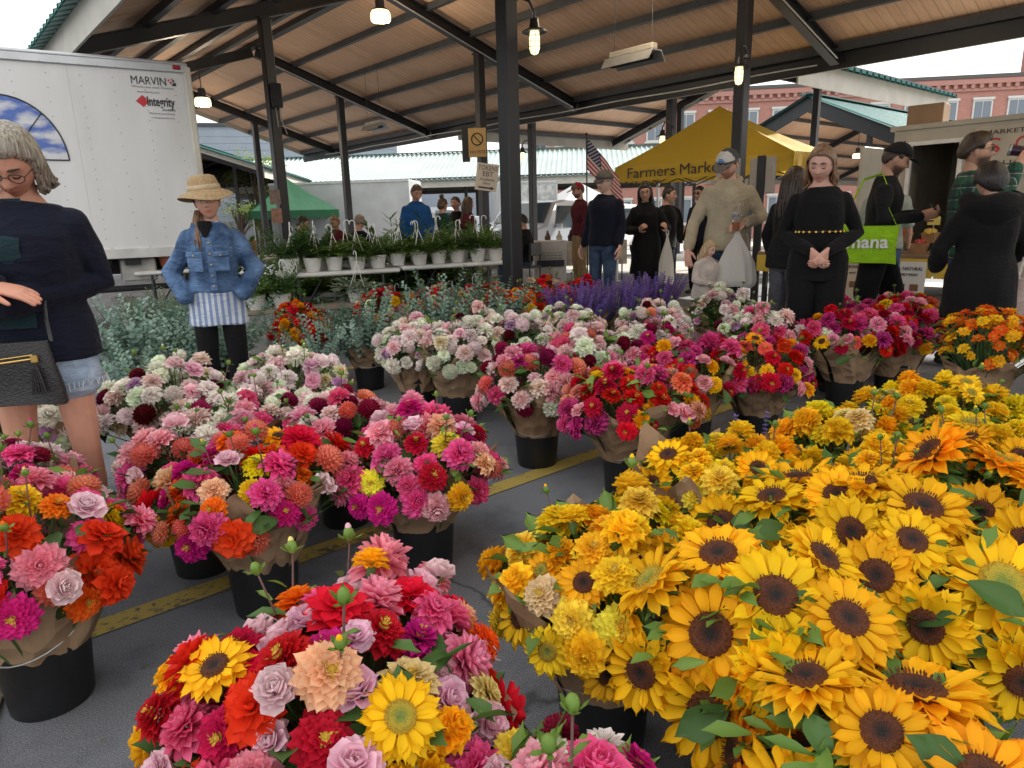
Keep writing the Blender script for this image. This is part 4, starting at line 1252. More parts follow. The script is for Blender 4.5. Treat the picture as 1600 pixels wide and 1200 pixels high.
def greens(x, y, label, blabel, meshes, n=46, spread=.9, seed=1, name='eucalyptus_sprig', z0=.18, sc=1.24, cat='bouquet', blab_bucket=True, paper=1, lean=(0, 0)):
    rng = random.Random(seed)
    if blab_bucket: bucket(x, y, blabel, rng)
    root = empty('eucalyptus_bunch' if 'euc' in name else 'herb_bunch', (x, y, 0), 0, label, cat, 'bunches of cut greenery')
    for k in range(n):
        a = rng.random() * 6.28; r = math.sqrt(rng.random())
        b = Vector((.085 * r * math.cos(a), .085 * r * math.sin(a), z0 + rng.uniform(0, .08)))
        d = Vector((spread * r * math.cos(a) + lean[0], spread * r * math.sin(a) + lean[1], 1))
        link_mesh(name, rng.choice(meshes), root, b, facing(d, rng), sc * rng.uniform(.8, 1.15))
    for k in range(paper):
        link_mesh('paper_wrap', paper_sheet(rng, .19, -1.57 + k * 2.1, 3.6, z1=.35), root)
    return root
greens(-2.66, 4.92, 'bushy silver-green eucalyptus near the handbag woman', 'black bucket under the bushy eucalyptus', EUC + EUCR, 60, 1.0, 1, paper=0)
greens(-2.12, 4.80, 'spreading eucalyptus before the woman in the straw hat', 'black bucket under the spreading eucalyptus', EUC, 60, 1.0, 2, paper=0)
greens(-2.46, 4.35, 'round-leaved eucalyptus behind the blush dahlias', 'black bucket under the round-leaved eucalyptus', EUCR + EUC, 44, 1.0, 8, paper=0, sc=.85)
greens(-1.08, 5.12, 'tall dense eucalyptus in brown paper', 'black bucket of the tall paper-wrapped eucalyptus', EUC, 70, .95, 3, sc=1.08)
greens(-.60, 5.62, 'loose eucalyptus with red zinnias behind it', 'black bucket under the loose eucalyptus', EUC, 56, .9, 4, paper=0)
greens(-.16, 5.55, 'pale eucalyptus beside the amber marigolds', 'black bucket under the pale eucalyptus', EUC + EUCR, 50, .8, 5, paper=0)
greens(-1.42, 4.92, 'drooping eucalyptus spilling sideways', 'black bucket under the drooping eucalyptus', EUC, 34, 1.25, 6, paper=0, sc=.9, lean=(-.15, -.25))
greens(-3.32, 6.60, 'grey-green lavender plant on the ground by the truck', 'black bucket under the lavender plant', HERB, 120, 1.1, 7, 'lavender_sprig', .12, 1.25, 'plant', True, 0)

# ---- purple salvia
def salvia_mesh(seed):
    rng = random.Random(seed); mb = MB()
    L = .46
    bend = rng.uniform(-.03, .03)
    mb.tube([(0, 0, 0), (bend * .4, 0, L * .5), (bend, 0, L)], [.0026, .002, .0014], 5, 1, False, (0, .3, 0, 1))
    for k in range(15):
        s = .42 + .58 * k / 14
        c = Vector((bend * s * s, 0, L * s))
        m_ = 6 if k < 11 else 4
        for j in range(m_):
            a = j * 6.283 / m_ + k * .7; o = Vector((math.cos(a), math.sin(a), 0))
            petal(mb, c + o * .002, o, (0, 0, 1), .015 * (1.25 - .6 * s) + .005, .010, rng.uniform(.2, .8), .3, .3, .5, 0, 1, 2, rng.random(), 0, 0, .5, rng)
    for k in range(6):
        a = rng.random() * 6.28; o = Vector((math.cos(a), math.sin(a), 0))
        petal(mb, Vector((0, 0, .10 + .03 * k)), o, (0, 0, 1), .05, .014, .6, -.5, .15, .9, 0, 1, 3, .4, 2)
    return mb.mesh('salvia_spike', [M['petal'], M['stem'], M['leaf']], True, True)
SALV = [salvia_mesh(100 + i) for i in range(3)]
def salvia(x, y, label, blabel, seed, n=110):
    rng = random.Random(seed)
    bucket(x, y, blabel, rng)
    root = empty('salvia_bunch', (x, y, 0), 0, label, 'bouquet', 'bunches of purple salvia')
    for k in range(n):
        a = rng.random() * 6.28; r = math.sqrt(rng.random())
        o = link_mesh('salvia_spike', rng.choice(SALV), root, (.10 * r * math.cos(a), .10 * r * math.sin(a), .14 + rng.uniform(-.03, .06)), facing(Vector((.62 * r * math.cos(a), .62 * r * math.sin(a), 1)), rng), rng.uniform(.9, 1.15))
        o.color = (.20 * rng.uniform(.8, 1.5), .095, .48 * rng.uniform(.8, 1.25), .85)
    link_mesh('paper_wrap', paper_sheet(rng, .2, -1.5, 3.2, z1=.40), root)
    hb = MB()
    hb.tube([(.14 * math.cos(t), -.10, .30 + .12 * math.sin(t)) for t in [math.pi * k / 10 for k in range(11)]], .006, 6)
    hb.build('basket_handle', mat('blue_plastic', (.05, .16, .50), .4), root)
salvia(.62, 6.10, 'purple salvia bunch with blue handle beside the marigolds', 'black bucket of purple salvia beside the marigolds', 1)
salvia(.98, 6.32, 'purple salvia bunch between two others in brown paper', 'black bucket of purple salvia between two others', 2)
salvia(1.36, 6.62, 'purple salvia bunch nearest the woman in the black coat', 'black bucket of purple salvia nearest the black coat', 3)
# stray salvia tip showing between the front rows
sv = empty('salvia_bunch', (1.02, 2.72, 0), 0, 'single purple salvia stem standing between red zinnias and marigolds', 'flower')
for dx, tl in ((0, .05), (.05, .5), (-.02, -.2)):
    o = link_mesh('salvia_spike', SALV[0], sv, (dx, 0, .0), facing(Vector((tl, 0, 1)), random.Random(3)), .95); o.color = (.16, .09, .45, .8)
# ------------------------------------------------------------------ lettering
def lettering(text, size, material, parent, loc, rot, name='lettering', extrude=.001, width=None, shear=0., bold=0.):
    cu = bpy.data.curves.new('t', 'FONT')
    cu.body = text; cu.size = size; cu.extrude = extrude; cu.align_x = 'LEFT'; cu.shear = shear; cu.offset = bold
    cu.resolution_u = 3
    ob = bpy.data.objects.new('t', cu)
    me = bpy.data.meshes.new_from_object(tmp_eval(ob))
    bpy.data.objects.remove(ob); bpy.data.curves.remove(cu)
    me.materials.clear(); me.materials.append(material)
    xs = [v.co.x for v in me.vertices]
    if width and xs:
        k = width / (max(xs) - min(xs))
        for v in me.vertices: v.co.x *= k
    return link_mesh(name, me, parent, loc, rot)

INK = mat('ink_black', (.012, .012, .014), .5)
INKRED = mat('ink_red', (.52, .025, .03), .5)
INKGREY = mat('ink_grey', (.25, .25, .27), .5)
WALLX = (math.pi / 2, 0, 0)            # text standing upright, read from -y

# ------------------------------------------------------------------ big white box truck
def mat_truckwall():
    mt, n, l, b = nt('truck_side_white')
    tc = n.new('ShaderNodeTexCoord')
    mp = n.new('ShaderNodeMapping'); mp.inputs['Scale'].default_value = (.9, 1, .25); l.new(tc.outputs['Object'], mp.inputs['Vector'])
    t = n.new('ShaderNodeTexNoise'); t.inputs['Scale'].default_value = 2.5; t.inputs['Detail'].default_value = 7; l.new(mp.outputs['Vector'], t.inputs['Vector'])
    r = n.new('ShaderNodeValToRGB'); r.color_ramp.elements[0].position = .3; r.color_ramp.elements[0].color = (.60, .595, .58, 1); r.color_ramp.elements[1].position = .62; r.color_ramp.elements[1].color = (.70, .70, .695, 1)
    l.new(t.outputs['Fac'], r.inputs['Fac']); l.new(r.outputs['Color'], b.inputs['Base Color'])
    b.inputs['Roughness'].default_value = .38
    t2 = n.new('ShaderNodeTexNoise'); t2.inputs['Scale'].default_value = 1.6; l.new(tc.outputs['Object'], t2.inputs['Vector'])
    bp = n.new('ShaderNodeBump'); bp.inputs['Strength'].default_value = .12; bp.inputs['Distance'].default_value = .05; l.new(t2.outputs['Fac'], bp.inputs['Height']); l.new(bp.outputs['Normal'], b.inputs['Normal'])
    return mt
def mat_skygraphic():
    mt, n, l, b = nt('printed_sky')
    tc = n.new('ShaderNodeTexCoord')
    mp = n.new('ShaderNodeMapping'); mp.inputs['Scale'].default_value = (2.2, 1, 5.5); l.new(tc.outputs['Object'], mp.inputs['Vector'])
    t = n.new('ShaderNodeTexNoise'); t.inputs['Scale'].default_value = 1.6; t.inputs['Detail'].default_value = 6; l.new(mp.outputs['Vector'], t.inputs['Vector'])
    r = n.new('ShaderNodeValToRGB'); e = r.color_ramp.elements
    e[0].position = .42; e[0].color = (.055, .125, .42, 1); e[1].position = .62; e[1].color = (.60, .60, .62, 1)
    l.new(t.outputs['Fac'], r.inputs['Fac']); l.new(r.outputs['Color'], b.inputs['Base Color']); b.inputs['Roughness'].default_value = .3
    return mt
def tyre(parent, loc, r=.46, w=.28, name='wheel', rot=(math.pi / 2, 0, 0)):
    mb = MB()
    mb.lathe([(r * .62, -w * .42), (r * .9, -w * .5), (r * .985, -w * .42), (r, -w * .2), (r, w * .2), (r * .985, w * .42), (r * .9, w * .5), (r * .62, w * .42)], 28)
    wh = mb.build('wheel', mat('tyre_rubber', (.018, .018, .019), .8, 0, .3, 20), parent, loc=loc, rot=rot)
    mb = MB(); mb.lathe([(0, w * .25), (r * .18, w * .26), (r * .2, w * .12), (r * .5, w * .08), (r * .6, w * .38), (r * .64, w * .42), (r * .64, -w * .42), (r * .5, -w * .1), (0, -w * .1)], 24)
    mb.build('rim', M['galv'], wh)
    return wh

def big_truck():
    t = empty('box_truck', (-3.63, 8.30, 0), R(32.3), 'white box truck with rivets, arched window picture and window-maker lettering', 'truck')
    wallm = mat_truckwall()
    x0, x1, z0, z1 = -6.8, .09, .96, 2.98
    npan = 6
    for k in range(npan):
        a, b = x0 + (x1 - x0) * k / npan, x0 + (x1 - x0) * (k + 1) / npan
        mb = MB(); mb.box(((a + b) / 2, .015, (z0 + z1) / 2), (b - a - .0012, .03, z1 - z0 - .1)); mb.build('side_panel', wallm, t, smooth=False)
    mb = MB(); mb.box(((x0 + x1) / 2, 1.215, (z0 + z1) / 2), (x1 - x0 - .02, 2.36, z1 - z0 - .04)); mb.build('cargo_box', wallm, t, smooth=False)
    mb = MB()
    mb.box(((x0 + x1) / 2, 1.2, 2.985), (x1 - x0 + .03, 2.46, .05), bevel=.02)
    mb.box(((x0 + x1) / 2, -.012, 2.935), (x1 - x0 + .03, .03, .085), bevel=.008)
    mb.build('top_rail', mat('rail_aluminium', (.50, .51, .52), .4, .5, .1, 5), t, smooth=False)
    mb = MB(); mb.box(((x0 + x1) / 2, -.008, .955), (x1 - x0, .03, .11), bevel=.005); mb.build('bottom_rail', mat('rail_white', (.58, .57, .55), .5, 0, .15, 6), t, smooth=False)
    mb = MB(); mb.box((x1 + .005, -.004, 1.97), (.075, .05, 1.98), bevel=.012); mb.build('corner_post', mat('corner_cream', (.58, .55, .47), .5, 0, .1, 4), t, smooth=False)
    rv = MB()
    x = x1 - .14
    k = 0
    while x > -3.2:
        zz = z0 + .16
        while zz < z1 - .12:
            rv.ball((x + (.0 if k % 2 else .0), -.002, zz), .0065, .004, .0065, 6, 4)
            zz += .105 if k % 2 else .14
        x -= .30; k += 1
    for q in range(36): rv.ball((x1 - .05 - q * .19, -.022, 1.02 if q % 2 else .985), .007, .004, .007, 6, 4)
    for q in range(40): rv.ball((x1 - .02 - q * .17, -.028, 2.905), .007, .004, .007, 6, 4)
    ro = rv.build('rivets', mat('rivet_metal', (.40, .40, .40), .4, .6), t); ro['kind'] = 'stuff'
    # printed arched window
    cx, cz, rx, rz_ = -1.70, 1.945, .53, .62
    mb = MB()
    arc = [(cx + rx * math.cos(math.pi * q / 40), cz + rz_ * math.sin(math.pi * q / 40)) for q in range(41)]
    mb.add([(a, -.004, b) for a, b in arc], [tuple(range(41))])
    win = mb.build('arched_picture', mat_skygraphic(), t, smooth=False)
    fb = MB()
    fb.tube([(a, -.008, b) for a, b in arc], .007, 6); fb.tube([(cx - rx, -.008, cz), (cx + rx, -.008, cz)], .007, 6)
    for an in (48, 132): fb.tube([(cx, -.008, cz), (cx + rx * math.cos(R(an)), -.008, cz + rz_ * math.sin(R(an)))], .005, 6)
    fb.build('picture_outline', INK, win)
    lettering('MARVIN', .118, INK, t, (-.485, -.003, 2.752), WALLX, width=.345)
    mb = MB()
    for (a, b, s_) in ((-.105, 2.81, .014), (-.085, 2.785, .016), (-.072, 2.822, .012)): mb.box((a, -.003, b), (s_, .004, s_ * 1.4))
    mb.build('emblem', INKRED, t, smooth=False)
    mb = MB()
    for (a, b, s_) in ((-.058, 2.805, .016), (-.045, 2.770, .022), (-.066, 2.765, .014)): mb.box((a, -.003, b), (s_, .004, s_ * 1.5))
    mb.build('emblem', INK, t, smooth=False)
    lettering('Windows and Doors', .034, INKGREY, t, (-.485, -.003, 2.715), WALLX, width=.42)
    lettering('www.marvin.com', .030, INKGREY, t, (-.435, -.003, 2.665), WALLX, width=.22)
    mb = MB(); mb.add([(-.459, -.003, 2.575), (-.388, -.003, 2.515), (-.325, -.003, 2.582), (-.388, -.003, 2.642)], [(0, 1, 2, 3)]); mb.build('red_diamond', INKRED, t, smooth=False)
    lettering('Integrity', .135, INK, t, (-.352, -.006, 2.535), WALLX, width=.275, bold=.0025)
    lettering('from MARVIN', .03, INK, t, (-.205, -.003, 2.487), WALLX, width=.13)
    lettering('Windows and Doors', .028, INKGREY, t, (-.345, -.003, 2.448), WALLX, width=.26)
    lettering('www.integritywindows.com', .022, INKGREY, t, (-.33, -.003, 2.405), WALLX, width=.235)
    mb = MB(); mb.box((x1 - .10, -.03, 2.945), (.085, .02, .045), bevel=.008); mb.build('marker_lamp', mat('lamp_red', (.35, .015, .02), .25), t, smooth=False)
    # underbody
    dark = mat('underbody_dark', (.02, .02, .021), .8, 0, .4, 8)
    mb = MB()
    for yy in (.75, 1.6): mb.box(((x0 + x1) / 2 - .1, yy, .80), (x1 - x0 - .3, .09, .22))
    for q in range(9): mb.box((x1 - .3 - q * .75, 1.2, .88), (.06, 2.2, .09))
    mb.build('chassis', dark, t, smooth=False)
    mb = MB(); mb.box((-.66, .30, .76), (.36, .34, .26), bevel=.02); mb.build('battery_box', mat('box_dirty_white', (.42, .41, .38), .6, 0, .25, 6), t, smooth=False)
    mb = MB(); mb.box((-.72, .05, .87), (.16, .06, .10)); mb.build('box_vent', dark, t, smooth=False)
    mb = MB(); mb.tube([(-.2, .22, .55), (-1.9, .22, .55)], .035, 8); mb.box((-.3, .22, .70), (.05, .06, .34)); mb.box((-1.7, .22, .70), (.05, .06, .34)); mb.build('side_guard', dark, t)
    for xx in (-2.9, -5.9):
        for yy in (.32, 2.05): tyre(t, (xx, yy, .48), .48, .30)
    mb = MB(); mb.tube([(-2.9, .3, .48), (-2.9, 2.1, .48)], .07, 8); mb.tube([(-5.9, .3, .48), (-5.9, 2.1, .48)], .07, 8); mb.build('axle', dark, t)
    mb = MB(); mb.box((-7.6, 1.2, 1.35), (1.5, 2.1, 1.5), bevel=.2); mb.build('cab', wallm, t, smooth=False)
big_truck()

# ------------------------------------------------------------------ tables and hanging pots
def folding_table(x, y, rz, L, D, h, label, group='folding tables with plants'):
    t = empty('folding_table', (x, y, 0), rz, label, 'table', group)
    mb = MB(); mb.box((0, 0, h - .022), (L, D, .044), bevel=.014); mb.build('table_top', M['whiteplastic'], t, smooth=False)
    for s in (-1, 1):
        mb = MB()
        xx = s * (L / 2 - .18)
        mb.tube([(xx, -D / 2 + .06, 0), (xx, -D / 2 + .07, h - .05)], .013, 7)
        mb.tube([(xx, D / 2 - .06, 0), (xx, D / 2 - .07, h - .05)], .013, 7)
        mb.tube([(xx, -D / 2 + .06, .22), (xx, D / 2 - .06, .22)], .010, 6)
        mb.tube([(xx - s * .02, 0, h - .06), (xx - s * .32, 0, h - .05), ], .010, 6)
        mb.tube([(xx, 0, .24), (xx - s * .30, 0, h - .05)], .010, 6)
        mb.build('leg', M['steel2'], t)
    return t
tdir = math.atan2(.40, .916)
def tpt(s, d):  # along the plant tables: s from the near-left corner, d behind the front edge
    return (-2.29 + .916 * s - .40 * d, 6.97 + .40 * s + .916 * d)
c1 = tpt(.62, .32); c2 = tpt(1.86, .32)
folding_table(c1[0], c1[1], tdir, 1.235, .62, .74, 'white folding table with ferns in white pots, end nearest the denim jacket')
folding_table(c2[0], c2[1], tdir, 1.20, .62, .755, 'white folding table with ferns in white pots, end by the columns')
folding_table(-4.05, 8.35, R(25), .75, .5, .74, 'small white table holding a red clay pot beside the truck', None)

def pot_mesh():
    mb = MB(); mb.lathe([(.066, 0), (.068, .004), (.090, .118), (.0935, .120), (.096, .140), (.093, .141), (.088, .125), (.084, .112), (0, .112)], 20)
    mb.lathe([(0, .0005), (.066, 0)], 20)
    return mb.mesh('pot', M['whiteplastic'], True, False, 40)
POT = pot_mesh()
def hanger_mesh(seed):
    rng = random.Random(seed); mb = MB()
    H = .40 + rng.uniform(-.03, .03); ox, oy = rng.uniform(-.03, .03), rng.uniform(-.03, .03)
    for k in range(3):
        a = k * 2.094 + .3
        mb.tube([(.093 * math.cos(a), .093 * math.sin(a), .135), (.045 * math.cos(a) + ox * .5, .045 * math.sin(a) + oy * .5, .26), (ox, oy, H)], .0032, 5)
    a = rng.random() * 6.28
    pts = [(ox, oy, H - .01)] + [(ox + (.028 - .028 * math.cos(t)) * math.cos(a), oy + (.028 - .028 * math.cos(t)) * math.sin(a), H + .055 + .030 * math.sin(t)) for t in [math.pi * k / 9 for k in range(11)]]
    mb.tube(pts, .0050, 6)
    return mb.mesh('hanger', M['whiteplastic'], True, False)
HANG = [hanger_mesh(i) for i in range(4)]
def fern_mesh(seed, n=34, L=.22, mats=None, wide=.012, up=.9):
    rng = random.Random(seed); mb = MB()
    for k in range(n):
        a = rng.random() * 6.28; el = rng.uniform(.35, 1.35) * up
        d = Vector((math.cos(a) * math.cos(el), math.sin(a) * math.cos(el), math.sin(el)))
        l = L * rng.uniform(.6, 1.15)
        pts = []
        p = Vector((.05 * math.cos(a) * rng.random(), .05 * math.sin(a) * rng.random(), .115)); dd = d.copy()
        for i in range(6):
            pts.append(p.copy()); p += dd * l / 5; dd = (dd + Vector((0, 0, -.16))).normalized()
        mb.tube(pts, [.0016] * 6, 3, 1, False, (0, .4, 0, 1))
        for i in range(1, 6):
            for s in (-1, 1):
                for h in (0, .5):
                    q = pts[i - 1].lerp(pts[i], h + .3)
                    dr = (pts[i] - pts[i - 1]).normalized(); sd = dr.cross(Vector((0, 0, 1))) * s
                    if sd.length < .1: sd = Vector((s, 0, 0))
                    petal(mb, q, (sd.normalized() * .9 + dr * .6), Vector((0, 0, 1)), l * .20 * rng.uniform(.7, 1.2), wide * rng.uniform(.8, 1.3), rng.uniform(-.2, .4), -.4, .1, .7, 0, 1, 2, rng.random(), 0, 0, .4, rng)
    return mb.mesh('fern_leaves', mats or [M['leaf'], M['stem']], True, True)
FERN = [fern_mesh(1, 60, .24, [M['leafb'], M['stem']], .016), fern_mesh(2, 60, .27, None, .017), fern_mesh(3, 80, .22, [M['leafb'], M['stem']], .010, 1.2), fern_mesh(4, 60, .23, None, .024), fern_mesh(5, 50, .30, [M['leafb'], M['stem']], .020, .55), fern_mesh(6, 46, .20, [M['herb'], M['stem']], .026, .8), fern_mesh(7, 70, .26, None, .013, 1.0)]
def pot_plant(x, y, z, k, label, hang=True, sc=1.0, group='white hanging pots'):
    rng = random.Random(k * 17 + 5)
    r = empty('hanging_pot', (x, y, z), rng.random() * 6.28, label, 'potted plant', group)
    r.scale = (sc, sc, sc)
    link_mesh('pot', POT, r)
    link_mesh('fern_leaves', FERN[rng.randrange(len(FERN))], r, (0, 0, 0), (rng.uniform(-.15, .15), rng.uniform(-.15, .15), rng.random() * 6), (rng.uniform(.85, 1.35), rng.uniform(.85, 1.35), rng.uniform(.75, 1.4)))
    if hang: link_mesh('hanger', HANG[k % 4], r)
k = 0
for s in np.linspace(.12, 2.40, 11):
    x, y = tpt(float(s), .13 + .03 * ((k * 7) % 3)); k += 1
    pot_plant(x, y, .742 if s < 1.24 else .757, k, 'white hanging pot of green fern in the front row on the folding tables', group='front row of hanging pots')
for s in np.linspace(.2, 2.36, 9):
    x, y = tpt(float(s), .44); k += 1
    pot_plant(x, y, .742 if s < 1.24 else .757, k, 'white hanging pot of fern in the back row on the folding tables', group='back row of hanging pots')
# low plank shelf and pots near the ground
pl = empty('plank_shelf', (*tpt(.15, -.22), 0), tdir, 'low wooden plank shelf in front of the folding tables', 'shelf')
mb = MB(); mb.box((.25, 0, .415), (1.75, .24, .035), bevel=.004); mb.build('plank', mat('weathered_wood', (.30, .23, .17), .8, 0, .25, 6, .3, 30, stretch=(1, 12, 12)), pl, smooth=False)
for xx in (-.45, .95):
    mb = MB(); mb.box((xx, 0, .2), (.20, .22, .40), bevel=.02); mb.build('support', mat('grey_block', (.26, .255, .24), .9, 0, .2, 8), pl, smooth=False)
for i, s in enumerate((-.42, -.18, .55)):
    pot_plant(*tpt(.15 + s, -.22), .435, 40 + i, 'white hanging pot of trailing fern on the low plank shelf', group='hanging pots on the plank shelf')
for i, s in enumerate((.9, 1.25, 1.55, 1.9, 2.2)):
    pot_plant(*tpt(s, .35), .0 if i % 2 else .0, 50 + i, 'white pot of fern on the ground under the folding tables', True, 1.15, group='pots under the tables')
for i, (s_, d_) in enumerate(((.0, 1.25), (.38, 1.35), (.75, 1.2), (1.15, 1.4), (1.5, 1.25), (1.9, 1.35), (2.3, 1.2), (-.4, 1.3))):
    pot_plant(*tpt(s_, d_), .0, 70 + i, 'large leafy potted shrub on the ground behind the folding tables', False, 2.5 + .3 * (i % 3), group='potted shrubs behind the folding tables')
st = empty('step_stool', (-1.98, 6.20, 0), R(20), 'white plastic step stool beside the red zinnias', 'stool')
mb = MB(); mb.box((0, 0, .215), (.30, .22, .03), bevel=.012); mb.build('seat', M['whiteplastic'], st, smooth=False)
for sx in (-1, 1):
    for sy in (-1, 1):
        mb = MB(); mb.tube([(sx * .145, sy * .10, 0), (sx * .12, sy * .085, .205)], [.024, .03], 8); mb.build('leg', M['whiteplastic'], st)
# clay pot with a shrub on the small table
cp = empty('clay_pot', (-4.02, 8.30, .742), 0, 'red clay pot with a small leafy bush on the white table', 'potted plant')
mb = MB(); mb.lathe([(.085, 0), (.12, .17), (.135, .17), (.138, .21), (.12, .21), (.11, .18), (0, .18)], 22); mb.build('pot', mat('terracotta', (.36, .105, .05), .75, 0, .15, 9), cp)
lo = leaf_mass(260, .19, .40, .20, random.Random(5), .06, -.8).build('bush_leaves', M['leafb'], cp, color=True, sharp=None)
bk = empty('pail', (-4.95, 8.9, 0), .3, 'square white plastic pail on the ground under the truck', 'pail')
mb = MB(); mb.lathe([(.115, 0), (.15, .34), (.165, .34), (.167, .37), (.15, .37), (.14, .34), (.11, .02), (0, .02)], 4); mb.build('pail_body', M['whiteplastic'], bk, smooth=False)
mb = MB(); mb.tube([(.15 * math.cos(t), .0, .34 - .10 * math.sin(t)) for t in [math.pi * q / 10 for q in range(11)]], .003, 5); mb.build('handle', M['galv'], bk)

# ------------------------------------------------------------------ tents
def tent(center, rz, sx, sy, ze, zp, val, m_, label, z0=0., frame=M['galv']):
    t = empty('canopy_tent', (center[0], center[1], z0), rz, label, 'tent', 'pop-up canopy tents')
    mb = MB()
    hx, hy = sx / 2, sy / 2
    n = 8
    for i, (a, b) in enumerate((((-hx, -hy), (hx, -hy)), ((hx, -hy), (hx, hy)), ((hx, hy), (-hx, hy)), ((-hx, hy), (-hx, -hy)))):
        def fn(u_, w_):
            x = a[0] + (b[0] - a[0]) * u_; y = a[1] + (b[1] - a[1]) * u_
            k_ = 1 - w_
            sag = -.10 * math.sin(math.pi * w_) * (1 - .6 * abs(2 * u_ - 1)) 
            return Vector((x * k_, y * k_, ze + (zp - ze) * w_ + sag))
        mb.grid(fn, n, n)
    mb.build('canopy_top', m_, t)
    for i, (a, b) in enumerate((((-hx, -hy), (hx, -hy)), ((hx, -hy), (hx, hy)), ((hx, hy), (-hx, hy)), ((-hx, hy), (-hx, -hy)))):
        mb = MB()
        def fv(u_, w_):
            x = a[0] + (b[0] - a[0]) * u_; y = a[1] + (b[1] - a[1]) * u_
            o = 1.004 + .006 * math.sin(u_ * 23 + i) * w_
            return Vector((x * o, y * o, ze + .005 - val * w_))
        mb.grid(fv, 24, 3); mb.build('valance', m_, t)
    for sx_ in (-1, 1):
        for sy_ in (-1, 1):
            mb = MB(); mb.box((sx_ * (hx - .03), sy_ * (hy - .03), ze / 2), (.04, .04, ze)); mb.box((sx_ * (hx - .03), sy_ * (hy - .03), .006), (.1, .1, .012)); mb.build('pole', frame, t, smooth=False)
    mb = MB()
    for (a, b) in (((-hx, -hy), (hx, -hy)), ((-hx, hy), (hx, hy)), ((-hx, -hy), (-hx, hy)), ((hx, -hy), (hx, hy))):
        A_, B_ = Vector((*a, 0)) * .97, Vector((*b, 0)) * .97
        for q in range(4):
            p0, p1 = A_.lerp(B_, q / 4), A_.lerp(B_, (q + 1) / 4)
            u0, u1 = (.34, .06) if q % 2 == 0 else (.06, .34)
            mb.tube([p0 + Vector((0, 0, ze - u0)), p1 + Vector((0, 0, ze - u1))], .010, 5)
            mb.tube([p0 + Vector((0, 0, ze - u1)), p1 + Vector((0, 0, ze - u0))], .010, 5)
    mb.build('truss', M['steel'], t)
    return t
def mat_tent(name, col, tr=.35):
    mt, n, l, b = nt(name)
    b.inputs['Base Color'].default_value = (*col, 1); b.inputs['Roughness'].default_value = .7
    tc = n.new('ShaderNodeTexCoord'); t2 = n.new('ShaderNodeTexNoise'); t2.inputs['Scale'].default_value = 2.5; t2.inputs['Detail'].default_value = 4; l.new(tc.outputs['Object'], t2.inputs['Vector'])
    bp = n.new('ShaderNodeBump'); bp.inputs['Strength'].default_value = .5; bp.inputs['Distance'].default_value = .06; l.new(t2.outputs['Fac'], bp.inputs['Height']); l.new(bp.outputs['Normal'], b.inputs['Normal'])
    tl = n.new('ShaderNodeBsdfTranslucent'); tl.inputs['Color'].default_value = (*col, 1)
    ms = n.new('ShaderNodeMixShader'); ms.inputs['Fac'].default_value = tr
    l.new(b.outputs['BSDF'], ms.inputs[1]); l.new(tl.outputs['BSDF'], ms.inputs[2]); l.new(ms.outputs['Shader'], n['Material Output'].inputs['Surface'])
    return mt
YT = mat_tent('tent_yellow', (.62, .42, .045)); GT = mat_tent('tent_green', (.012, .095, .04), .2)
yt = tent(W(10.62, 6.93)[:2], GRID, 1.25, 3.4, 2.05, 2.93, .27, YT, 'yellow pop-up tent with Farmers Market in black letters')
lettering('Farmers', .25, INK, yt, (-.65, 1.42, 1.845), (math.pi / 2, 0, -math.pi / 2), width=1.02)
lettering('Market', .25, INK, yt, (-.65, .30, 1.845), (math.pi / 2, 0, -math.pi / 2), width=.84)
tent((-8.7, 28.5), R(25), 3.2, 3.2, 1.95, 3.2, .3, GT, 'green pop-up tent beyond the plant tables', z0=-.28)
tent((3.3, 33.0), R(20), 3.0, 3.0, 2.1, 3.1, .25, mat_tent('tent_white', (.7, .7, .7)), 'distant white tent past the yellow tent', z0=-.4)

